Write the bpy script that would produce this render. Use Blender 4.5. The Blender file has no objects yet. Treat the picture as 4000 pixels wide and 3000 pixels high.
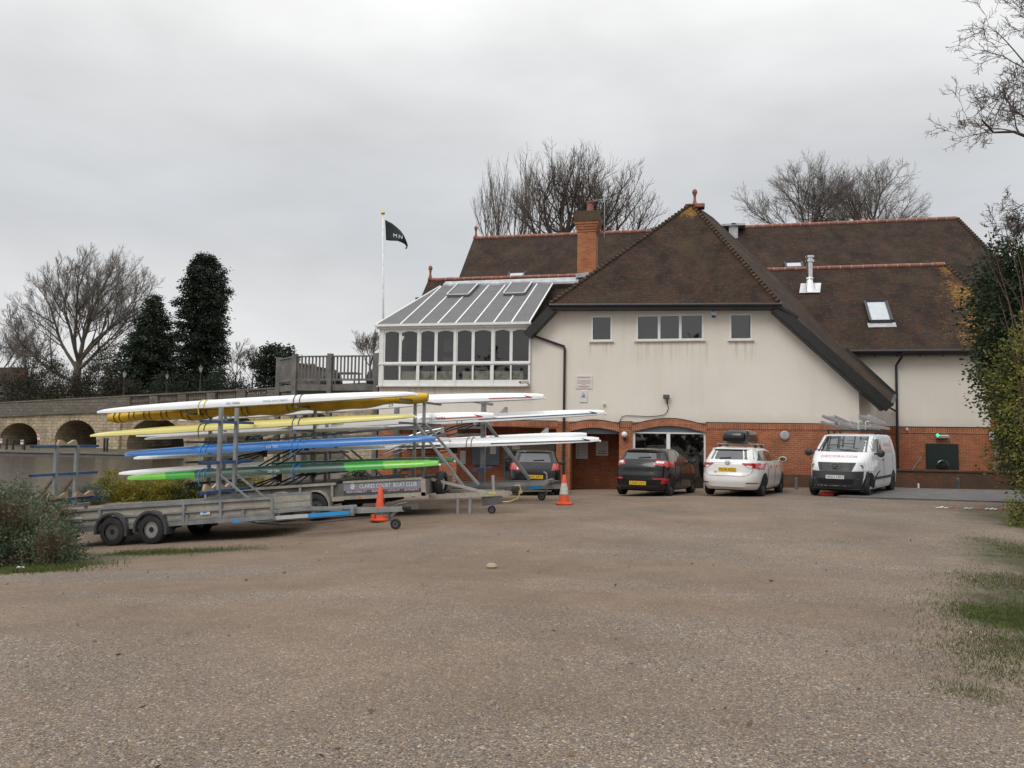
import bpy, bmesh, math, random
from mathutils import Vector, Matrix
from mathutils.geometry import tessellate_polygon
R = math.radians
C = bpy.context.scene.collection
sc = bpy.context.scene

# ------------------------------------------------------------------ camera
# World axes follow the clubhouse: X along its front wall, Y into the building.
FPX = 3111.0; YAW = R(12.5); PITCH = math.atan(205/FPX); ROLL = 0.014; CAMZ = 1.65
cam_d = bpy.data.cameras.new('camera'); cam = bpy.data.objects.new('camera', cam_d); C.objects.link(cam)
cam_d.sensor_width = 36; cam_d.lens = FPX/4000*36; cam_d.clip_end = 3000; cam_d.clip_start = .1
cam.matrix_world = Matrix.Translation((0, 0, CAMZ)) @ Matrix.Rotation(YAW, 4, 'Z') @ Matrix.Rotation(R(90)+PITCH, 4, 'X') @ Matrix.Rotation(ROLL, 4, 'Z')
sc.camera = cam

def ray(u, v):
    x = u-2000; y = 1500-v
    c, s = math.cos(ROLL), math.sin(ROLL)
    xl = x*c-y*s; yl = x*s+y*c
    fy = FPX*math.cos(PITCH)-yl*math.sin(PITCH); fz = FPX*math.sin(PITCH)+yl*math.cos(PITCH)
    return xl*math.cos(YAW)-fy*math.sin(YAW), xl*math.sin(YAW)+fy*math.cos(YAW), fz
def P(u, v, y):                      # survey point: sight line met with the upright plane Y = y
    X, Y, Z = ray(u, v); k = y/Y
    return Vector((X*k, y, CAMZ+Z*k))

# ------------------------------------------------------------------ sky and light
SUN_EL, SUN_ROT = R(48), R(205)
w = bpy.data.worlds.new("World"); sc.world = w; w.use_nodes = True
nt = w.node_tree; N = nt.nodes; L = nt.links; N.clear()
def nd(tree, t, **k):
    n = tree.nodes.new(t)
    for a, b in k.items(): setattr(n, a, b)
    return n
out = nd(nt, 'ShaderNodeOutputWorld'); bg = nd(nt, 'ShaderNodeBackground'); L.new(bg.outputs[0], out.inputs[0])
sky = nd(nt, 'ShaderNodeTexSky', sky_type='NISHITA'); sky.sun_disc = False; sky.sun_elevation = SUN_EL; sky.sun_rotation = SUN_ROT
skm = nd(nt, 'ShaderNodeMixRGB', blend_type='MULTIPLY'); skm.inputs[0].default_value = 1; skm.inputs[2].default_value = (.1, .1, .1, 1)
L.new(sky.outputs[0], skm.inputs[1])
tc = nd(nt, 'ShaderNodeTexCoord'); sp = nd(nt, 'ShaderNodeSeparateXYZ'); L.new(tc.outputs['Generated'], sp.inputs[0])
el = nd(nt, 'ShaderNodeValToRGB'); cr = el.color_ramp      # cloud deck brightness by height in the sky
cr.elements[0].position = 0; cr.elements[0].color = (.70, .705, .71, 1); cr.elements[1].position = 1; cr.elements[1].color = (1.75, 1.75, 1.78, 1)
for p_, c_ in ((.08, (.74, .74, .74)), (.17, (.72, .72, .725)), (.26, (.605, .62, .64)), (.34, (.66, .67, .68)), (.43, (.84, .84, .84)), (.6, (1.25, 1.25, 1.25))):
    e = cr.elements.new(p_); e.color = (*c_, 1)
mp = nd(nt, 'ShaderNodeMapping'); mp.inputs['Scale'].default_value = (1, 1, 2.6); L.new(tc.outputs['Generated'], mp.inputs[0])
n1 = nd(nt, 'ShaderNodeTexNoise'); n1.inputs['Scale'].default_value = 1.9; n1.inputs['Detail'].default_value = 7; n1.inputs['Roughness'].default_value = .5
L.new(mp.outputs[0], n1.inputs['Vector'])
ad = nd(nt, 'ShaderNodeMath', operation='MULTIPLY_ADD'); ad.inputs[1].default_value = .20; L.new(n1.outputs[0], ad.inputs[0])
ad2 = nd(nt, 'ShaderNodeMath', operation='SUBTRACT'); ad2.inputs[1].default_value = .10; L.new(sp.outputs[2], ad2.inputs[0]); L.new(ad2.outputs[0], ad.inputs[2])
L.new(ad.outputs[0], el.inputs[0])
n2 = nd(nt, 'ShaderNodeTexNoise'); n2.inputs['Scale'].default_value = 3.2; n2.inputs['Detail'].default_value = 8; n2.inputs['Roughness'].default_value = .52; L.new(mp.outputs[0], n2.inputs['Vector'])
rr = nd(nt, 'ShaderNodeMapRange'); rr.inputs[1].default_value = .3; rr.inputs[2].default_value = .7; rr.inputs[3].default_value = .90; rr.inputs[4].default_value = 1.10; L.new(n2.outputs[0], rr.inputs[0])
mm = nd(nt, 'ShaderNodeMixRGB', blend_type='MULTIPLY'); mm.inputs[0].default_value = 1; L.new(el.outputs[0], mm.inputs[1]); L.new(rr.outputs[0], mm.inputs[2])
fin = nd(nt, 'ShaderNodeMixRGB'); fin.inputs[0].default_value = .95; L.new(skm.outputs[0], fin.inputs[1]); L.new(mm.outputs[0], fin.inputs[2])
L.new(fin.outputs[0], bg.inputs[0]); bg.inputs[1].default_value = 1.0

sun_d = bpy.data.lights.new('sun', 'SUN'); sun_d.energy = .9; sun_d.angle = R(25); sun_d.color = (1, .97, .92)
sun = bpy.data.objects.new('sun', sun_d); C.objects.link(sun); sun.location = (-20, -30, 40)
sun.rotation_euler = (R(42), 0, R(-22))
sc.view_settings.view_transform = 'Standard'; sc.view_settings.look = 'None'
sc.view_settings.exposure = .08; sc.view_settings.gamma = 1; sc.view_settings.use_curve_mapping = False

# ------------------------------------------------------------------ materials
def newmat(name):
    m = bpy.data.materials.new(name); m.use_nodes = True
    t = m.node_tree; t.nodes.clear()
    o = nd(t, 'ShaderNodeOutputMaterial'); b = nd(t, 'ShaderNodeBsdfPrincipled'); t.links.new(b.outputs[0], o.inputs[0])
    return m, t, b
def noise(t, vec, scale, detail=5, rough=.55):
    n = nd(t, 'ShaderNodeTexNoise'); n.inputs['Scale'].default_value = scale; n.inputs['Detail'].default_value = detail; n.inputs['Roughness'].default_value = rough
    t.links.new(vec, n.inputs['Vector']); return n.outputs[0]
def ramp(t, fac, stops, interp='LINEAR'):
    r = nd(t, 'ShaderNodeValToRGB'); r.color_ramp.interpolation = interp; e = r.color_ramp.elements
    while len(e) < len(stops): e.new(.5)
    for i, (p_, c_) in enumerate(stops): e[i].position = p_
    for i, (p_, c_) in enumerate(stops): e[i].color = (*c_, 1) if not isinstance(c_, (int, float)) else (c_, c_, c_, 1)
    if fac is not None: t.links.new(fac, r.inputs[0])
    return r.outputs[0]
def mix(t, fac, a, b, mode='MIX'):
    m = nd(t, 'ShaderNodeMixRGB', blend_type=mode)
    for i, x in ((0, fac), (1, a), (2, b)):
        if isinstance(x, (int, float)): m.inputs[i].default_value = x if i == 0 else (x, x, x, 1)
        elif isinstance(x, tuple): m.inputs[i].default_value = (*x, 1)
        else: t.links.new(x, m.inputs[i])
    return m.outputs[0]
def mth(t, op, a, b=None, c=None):
    m = nd(t, 'ShaderNodeMath', operation=op)
    for i, x in enumerate((a, b, c)):
        if x is None: continue
        if isinstance(x, (int, float)): m.inputs[i].default_value = x
        else: t.links.new(x, m.inputs[i])
    return m.outputs[0]
def maprange(t, x, a, b, c=0, d=1):
    m = nd(t, 'ShaderNodeMapRange'); m.clamp = True
    for i, k in enumerate((a, b, c, d)): m.inputs[i+1].default_value = k
    t.links.new(x, m.inputs[0]); return m.outputs[0]
def setbump(t, b, h, strength=.3, dist=.02):
    n = nd(t, 'ShaderNodeBump'); n.inputs['Strength'].default_value = strength; n.inputs['Distance'].default_value = dist
    t.links.new(h, n.inputs['Height']); t.links.new(n.outputs[0], b.inputs['Normal'])
def objvec(t): return nd(t, 'ShaderNodeTexCoord').outputs['Object']
def posvec(t): return nd(t, 'ShaderNodeNewGeometry').outputs['Position']
def sepxyz(t, v):
    s = nd(t, 'ShaderNodeSeparateXYZ'); t.links.new(v, s.inputs[0]); return s.outputs
def comb(t, x, y, z=0.0):
    c = nd(t, 'ShaderNodeCombineXYZ')
    for i, k in enumerate((x, y, z)):
        if isinstance(k, (int, float)): c.inputs[i].default_value = k
        else: t.links.new(k, c.inputs[i])
    return c.outputs[0]

def pm(name, col, rough=.6, metal=0., var=.12, scale=5., bump=0., bscale=60., dirt=0., coat=0., spec=.5):
    m, t, b = newmat(name); v = objvec(t)
    n = noise(t, v, scale); n2_ = noise(t, v, scale*6)
    a = tuple(max(0, x*(1-var)) for x in col); c = tuple(min(1, x*(1+var)) for x in col)
    k = mix(t, maprange(t, n, .3, .7), a, c)
    if dirt: k = mix(t, mth(t, 'MULTIPLY', maprange(t, n2_, .45, .75), dirt), k, (.12, .10, .08))
    t.links.new(k, b.inputs['Base Color'])
    t.links.new(maprange(t, n2_, .3, .7, max(.02, rough*.85), min(1, rough*1.15)), b.inputs['Roughness'])
    b.inputs['Metallic'].default_value = metal; b.inputs['Coat Weight'].default_value = coat; b.inputs['Coat Roughness'].default_value = .05
    b.inputs['Specular IOR Level'].default_value = spec
    if bump: setbump(t, b, noise(t, v, bscale), bump)
    return m

def brick_mat(name, c1, c2, mortar, swap=False, bw=.225, bh=.075, moss=0.):
    m, t, b = newmat(name); p_ = posvec(t); s = sepxyz(t, p_)
    h = mth(t, 'ADD', s[0], s[1])
    vec = comb(t, s[2], h) if swap else comb(t, h, s[2])
    br = nd(t, 'ShaderNodeTexBrick'); t.links.new(vec, br.inputs['Vector'])
    br.inputs['Scale'].default_value = 1; br.inputs['Brick Width'].default_value = bw; br.inputs['Row Height'].default_value = bh
    br.inputs['Mortar Size'].default_value = .008; br.inputs['Mortar Smooth'].default_value = .2; br.inputs['Bias'].default_value = 0
    br.inputs['Color1'].default_value = (*c1, 1); br.inputs['Color2'].default_value = (*c2, 1); br.inputs['Mortar'].default_value = (*mortar, 1)
    if swap: br.offset = 0
    n = noise(t, p_, 1.4, 6); n2_ = noise(t, p_, 22, 3)
    k = mix(t, 1, br.outputs[0], maprange(t, n, .3, .7, .72, 1.2), 'MULTIPLY')
    k = mix(t, .8, k, maprange(t, n2_, .3, .7, .75, 1.2), 'MULTIPLY')
    if moss: k = mix(t, mth(t, 'MULTIPLY', maprange(t, noise(t, p_, 2.2, 6), .35, .6), moss), k, (.055, .05, .03))
    t.links.new(k, b.inputs['Base Color']); b.inputs['Roughness'].default_value = .9
    setbump(t, b, mth(t, 'SUBTRACT', 1, br.outputs['Fac']), .5, .008)
    return m

def roof_mat(name, lichens=(), base=1.0):
    m, t, b = newmat(name); p_ = posvec(t); s = sepxyz(t, p_)
    h = mth(t, 'MULTIPLY_ADD', s[1], .5, s[0])
    br = nd(t, 'ShaderNodeTexBrick'); t.links.new(comb(t, h, s[2]), br.inputs['Vector'])
    br.inputs['Scale'].default_value = 1; br.inputs['Brick Width'].default_value = .17; br.inputs['Row Height'].default_value = .082
    br.inputs['Mortar Size'].default_value = .008; br.inputs['Mortar Smooth'].default_value = .3
    br.inputs['Color1'].default_value = (.060, .030, .017, 1); br.inputs['Color2'].default_value = (.030, .018, .013, 1); br.inputs['Mortar'].default_value = (.035, .028, .024, 1)
    # exposed lower edge of every course: a darker line
    fr = mth(t, 'FRACT', mth(t, 'DIVIDE', s[2], .082))
    line = maprange(t, fr, 0, .35, .25, 1.08)
    k = mix(t, 1, br.outputs[0], line, 'MULTIPLY')
    st = nd(t, 'ShaderNodeMapping'); st.inputs['Scale'].default_value = (1.2, 1.2, .45); t.links.new(p_, st.inputs[0])
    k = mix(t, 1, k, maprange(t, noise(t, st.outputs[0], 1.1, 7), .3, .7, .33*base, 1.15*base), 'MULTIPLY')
    k = mix(t, mth(t, 'MULTIPLY', maprange(t, noise(t, p_, .9, 6), .5, .72), .55), k, (.055, .046, .024))
    k = mix(t, mth(t, 'MULTIPLY', maprange(t, noise(t, st.outputs[0], 2.3, 6, .6), .5, .68), .5), k, (.070, .029, .014))
    sp_ = noise(t, p_, 16, 2)
    k = mix(t, mth(t, 'MULTIPLY', maprange(t, sp_, .62, .72), .45), k, (.22, .14, .06))
    for (cx, cy, cz, rad, amt) in lichens:
        d = nd(t, 'ShaderNodeVectorMath', operation='DISTANCE'); t.links.new(p_, d.inputs[0]); d.inputs[1].default_value = (cx, cy, cz)
        msk = maprange(t, d.outputs['Value'], rad*.25, rad, 1, 0)
        lm = nd(t, 'ShaderNodeMapping'); lm.inputs['Scale'].default_value = (1, 1, 2.2); t.links.new(p_, lm.inputs[0]); nn = mth(t, 'ADD', mth(t, 'MULTIPLY', noise(t, lm.outputs[0], 9, 4, .7), .65), mth(t, 'MULTIPLY', noise(t, p_, 1.6, 4), .35))
        f = maprange(t, mth(t, 'ADD', nn, mth(t, 'MULTIPLY', msk, .17)), .63, .70)
        k = mix(t, mth(t, 'MULTIPLY', mth(t, 'MULTIPLY', f, amt), mth(t, 'POWER', msk, .5)), k, (.33, .16, .03))
    t.links.new(k, b.inputs['Base Color']); b.inputs['Roughness'].default_value = .85; b.inputs['Specular IOR Level'].default_value = .3
    setbump(t, b, fr, .5, .02)
    return m

def glass_mat(name, tint=(.02, .024, .026), refl=.08, rough=.02, clear=.75):
    m, t, b = newmat(name); t.nodes.remove(b); o = t.nodes[0]
    tr = nd(t, 'ShaderNodeBsdfTransparent'); tr.inputs[0].default_value = (clear, clear*1.01, clear, 1)
    gl = nd(t, 'ShaderNodeBsdfGlossy'); gl.inputs['Roughness'].default_value = rough
    fr = nd(t, 'ShaderNodeFresnel'); fr.inputs[0].default_value = 1.5
    f = mth(t, 'MULTIPLY_ADD', fr.outputs[0], 1.0, refl)
    ms = nd(t, 'ShaderNodeMixShader'); t.links.new(f, ms.inputs[0]); t.links.new(tr.outputs[0], ms.inputs[1]); t.links.new(gl.outputs[0], ms.inputs[2])
    t.links.new(ms.outputs[0], o.inputs[0]); return m

def gravel_mat():
    m, t, b = newmat('gravel'); p_ = posvec(t); s = sepxyz(t, p_)
    def vor(scale):
        v = nd(t, 'ShaderNodeTexVoronoi'); v.inputs['Scale'].default_value = scale; t.links.new(p_, v.inputs['Vector']); return v
    stones = [(0, (.07, .063, .058)), (.15, (.14, .131, .127)), (.36, (.205, .19, .182)), (.52, (.255, .187, .12)), (.67, (.15, .104, .07)), (.79, (.31, .268, .22)), (.92, (.48, .425, .355))]
    va = vor(130); vb = vor(70)
    sa = nd(t, 'ShaderNodeSeparateColor'); t.links.new(va.outputs['Color'], sa.inputs[0])
    sb = nd(t, 'ShaderNodeSeparateColor'); t.links.new(vb.outputs['Color'], sb.inputs[0])
    ca = ramp(t, sa.outputs[0], stones, 'CONSTANT'); cb = ramp(t, sb.outputs[0], stones, 'CONSTANT')
    pick = maprange(t, sb.outputs[1], .66, .68)
    k = mix(t, pick, ca, cb)
    # earth shows where wheels have worn the gravel thin: long patches across the yard
    str_ = nd(t, 'ShaderNodeMapping'); str_.inputs['Scale'].default_value = (.16, .55, 1); str_.inputs['Rotation'].default_value = (0, 0, -.2); t.links.new(p_, str_.inputs[0])
    worn = maprange(t, noise(t, str_.outputs[0], 1.0, 9, .62), .34, .52)
    tr2 = nd(t, 'ShaderNodeMapping'); tr2.inputs['Scale'].default_value = (.10, 1.3, 1); tr2.inputs['Rotation'].default_value = (0, 0, .35); t.links.new(p_, tr2.inputs[0])
    tracks = maprange(t, noise(t, tr2.outputs[0], .9, 7, .6), .48, .60)
    near = maprange(t, mth(t, 'ADD', s[1], mth(t, 'MULTIPLY', noise(t, p_, .5, 5), 3)), 4.5, 9.5, .35, 1)
    rt = maprange(t, mth(t, 'ADD', s[0], mth(t, 'MULTIPLY', noise(t, p_, .25, 4), 6)), 2, 8, 1, .3)
    cover = mth(t, 'MULTIPLY', mth(t, 'MULTIPLY', mth(t, 'MAXIMUM', worn, mth(t, 'MULTIPLY', tracks, .75)), near), rt)
    cover = mth(t, 'MULTIPLY', cover, maprange(t, sa.outputs[2], 0, 1, 1, .55))
    earth = mix(t, maprange(t, noise(t, p_, 2.2, 8, .65), .35, .65), (.160, .113, .078), (.215, .157, .112))
    k = mix(t, mth(t, 'MULTIPLY', cover, .9), k, earth)
    k = mix(t, 1, k, maprange(t, noise(t, p_, .45, 7, .6), .3, .7, .78, 1.16), 'MULTIPLY')
    # dark mossy soil along the verge on the right and round the corner bush
    vg = None
    for (cx, cy, rx, ry) in ((3.5, 8.7, .95, 1.7), (4.9, 12, 1.0, 3), (2.65, 6.3, .3, .35), (7.3, 18, 1.3, 5), (-11.2, 11.9, 1.9, 1.3), (-9.3, 12.9, 2.0, .45)):
        dx = mth(t, 'DIVIDE', mth(t, 'SUBTRACT', s[0], cx), rx); dy = mth(t, 'DIVIDE', mth(t, 'SUBTRACT', s[1], cy), ry)
        d = mth(t, 'SQRT', mth(t, 'ADD', mth(t, 'MULTIPLY', dx, dx), mth(t, 'MULTIPLY', dy, dy)))
        d = mth(t, 'ADD', d, mth(t, 'MULTIPLY_ADD', noise(t, p_, 1.6, 8, .7), 1.4, -.7)); f = maprange(t, d, .55, 1.15, 1, 0)
        vg = f if vg is None else mth(t, 'MAXIMUM', vg, f)
    soil = mix(t, maprange(t, noise(t, p_, 5, 6, .7), .35, .65), (.046, .038, .026), (.062, .072, .022))
    k = mix(t, 1, k, (.94, .905, .86), 'MULTIPLY')
    k = mix(t, mth(t, 'MULTIPLY', vg, .92), k, soil)
    # mossy, grassy soil where cars never drive
    t.links.new(k, b.inputs['Base Color']); b.inputs['Roughness'].default_value = .85; b.inputs['Specular IOR Level'].default_value = .25
    hh = mix(t, pick, maprange(t, va.outputs['Distance'], 0, .7, 1, 0), maprange(t, vb.outputs['Distance'], 0, .7, 1, 0))
    setbump(t, b, hh, .6, .007)
    return m

def water_mat():
    m, t, b = newmat('river'); p_ = posvec(t)
    b.inputs['Base Color'].default_value = (.07, .056, .036, 1); b.inputs['Roughness'].default_value = .09; b.inputs['IOR'].default_value = 1.33
    mp_ = nd(t, 'ShaderNodeMapping'); mp_.inputs['Scale'].default_value = (.5, 1.6, 1); t.links.new(p_, mp_.inputs[0])
    h = mth(t, 'ADD', noise(t, mp_.outputs[0], .55, 8, .6), mth(t, 'MULTIPLY', noise(t, mp_.outputs[0], .08, 3), 1.2))
    setbump(t, b, h, .55, .35); return m

def stone_mat(name, dark=False):
    m, t, b = newmat(name); p_ = posvec(t); s = sepxyz(t, p_)
    br = nd(t, 'ShaderNodeTexBrick'); t.links.new(comb(t, mth(t, 'ADD', s[0], s[1]), s[2]), br.inputs['Vector'])
    br.inputs['Scale'].default_value = 1; br.inputs['Brick Width'].default_value = .95; br.inputs['Row Height'].default_value = .42; br.inputs['Mortar Size'].default_value = .025
    a, c, mo = ((.19, .165, .13), (.13, .115, .095), (.09, .08, .07)) if dark else ((.52, .425, .285), (.39, .31, .205), (.2, .165, .12))
    br.inputs['Color1'].default_value = (*a, 1); br.inputs['Color2'].default_value = (*c, 1); br.inputs['Mortar'].default_value = (*mo, 1)
    st = nd(t, 'ShaderNodeMapping'); st.inputs['Scale'].default_value = (1, 1, .22); t.links.new(p_, st.inputs[0])
    k = mix(t, mth(t, 'MULTIPLY', maprange(t, noise(t, st.outputs[0], .55, 7, .65), .47, .70), .6), br.outputs[0], (.12, .10, .08))
    k = mix(t, 1, k, maprange(t, noise(t, p_, 2.5, 5), .3, .7, .75, 1.2), 'MULTIPLY')
    t.links.new(k, b.inputs['Base Color']); b.inputs['Roughness'].default_value = .95
    setbump(t, b, mth(t, 'SUBTRACT', 1, br.outputs['Fac']), .5, .04); return m

def render_mat(name, col):
    m, t, b = newmat(name); p_ = posvec(t)
    st = nd(t, 'ShaderNodeMapping'); st.inputs['Scale'].default_value = (2.2, 2.2, .22); t.links.new(p_, st.inputs[0])
    k = mix(t, maprange(t, noise(t, p_, .5, 6), .3, .7), tuple(x*.94 for x in col), tuple(x*1.04 for x in col))
    k = mix(t, mth(t, 'MULTIPLY', maprange(t, noise(t, st.outputs[0], 1.3, 7, .6), .52, .74), .17), k, tuple(x*y for x, y in zip(col, (.72, .68, .62))))
    s = sepxyz(t, p_); sx = nd(t, 'ShaderNodeMapping'); sx.inputs['Scale'].default_value = (7, 7, .35); t.links.new(p_, sx.inputs[0])
    drip = maprange(t, noise(t, sx.outputs[0], 1.0, 4, .6), .48, .66); wmask = None      # rain streaks hanging from the sills
    for xa, xb, zt, h in ((-3.85, -2.75, 5.36, .9), (-2.15, .75, 5.36, 1.1), (1.4, 2.5, 5.34, .9), (-12.5, -6.1, 3.62, .9)):
        m1 = mth(t, 'MULTIPLY', mth(t, 'MULTIPLY', mth(t, 'GREATER_THAN', s[0], xa), mth(t, 'LESS_THAN', s[0], xb)), mth(t, 'MULTIPLY', mth(t, 'LESS_THAN', s[2], zt), maprange(t, s[2], zt-h, zt, 0, 1)))
        wmask = m1 if wmask is None else mth(t, 'MAXIMUM', wmask, m1)
    foot = mth(t, 'MULTIPLY', maprange(t, mth(t, 'SUBTRACT', s[2], mth(t, 'MULTIPLY', noise(t, p_, 3.5, 6), .5)), 2.05, 2.4, 1, 0), .16)
    k = mix(t, mth(t, 'MULTIPLY', mth(t, 'MAXIMUM', mth(t, 'MULTIPLY', mth(t, 'MULTIPLY', wmask, drip), .42), foot), 1), k, (.33, .25, .17))
    k = mix(t, mth(t, 'MULTIPLY', maprange(t, noise(t, p_, 30, 3), .4, .7), .07), k, (.2, .17, .13))
    t.links.new(k, b.inputs['Base Color']); b.inputs['Roughness'].default_value = .9; b.inputs['Specular IOR Level'].default_value = .2
    setbump(t, b, noise(t, p_, 90, 3), .12, .004); return m

def leaf_mat(name, c1, c2, c3=None, scale=1.2, trans=.2):
    m, t, b = newmat(name); p_ = posvec(t)
    g = nd(t, 'ShaderNodeNewGeometry'); rnd = g.outputs['Random Per Island']
    k = mix(t, maprange(t, rnd, 0, 1), c1, c2)
    if c3: k = mix(t, maprange(t, noise(t, p_, scale, 3), .5, .62), k, c3)
    k = mix(t, 1, k, maprange(t, noise(t, p_, scale*2.5, 3), .3, .7, .7, 1.3), 'MULTIPLY')
    t.links.new(k, b.inputs['Base Color']); b.inputs['Roughness'].default_value = .55; b.inputs['Specular IOR Level'].default_value = .3
    tl = nd(t, 'ShaderNodeBsdfTranslucent'); t.links.new(k, tl.inputs[0]); ms = nd(t, 'ShaderNodeMixShader'); ms.inputs[0].default_value = trans
    o = t.nodes[0]; t.links.new(b.outputs[0], ms.inputs[1]); t.links.new(tl.outputs[0], ms.inputs[2]); t.links.new(ms.outputs[0], o.inputs[0]); return m

def emit_mat(name, col, s):
    m, t, b = newmat(name); b.inputs['Base Color'].default_value = (*col, 1); b.inputs['Emission Color'].default_value = (*col, 1); b.inputs['Emission Strength'].default_value = s; return m

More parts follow.
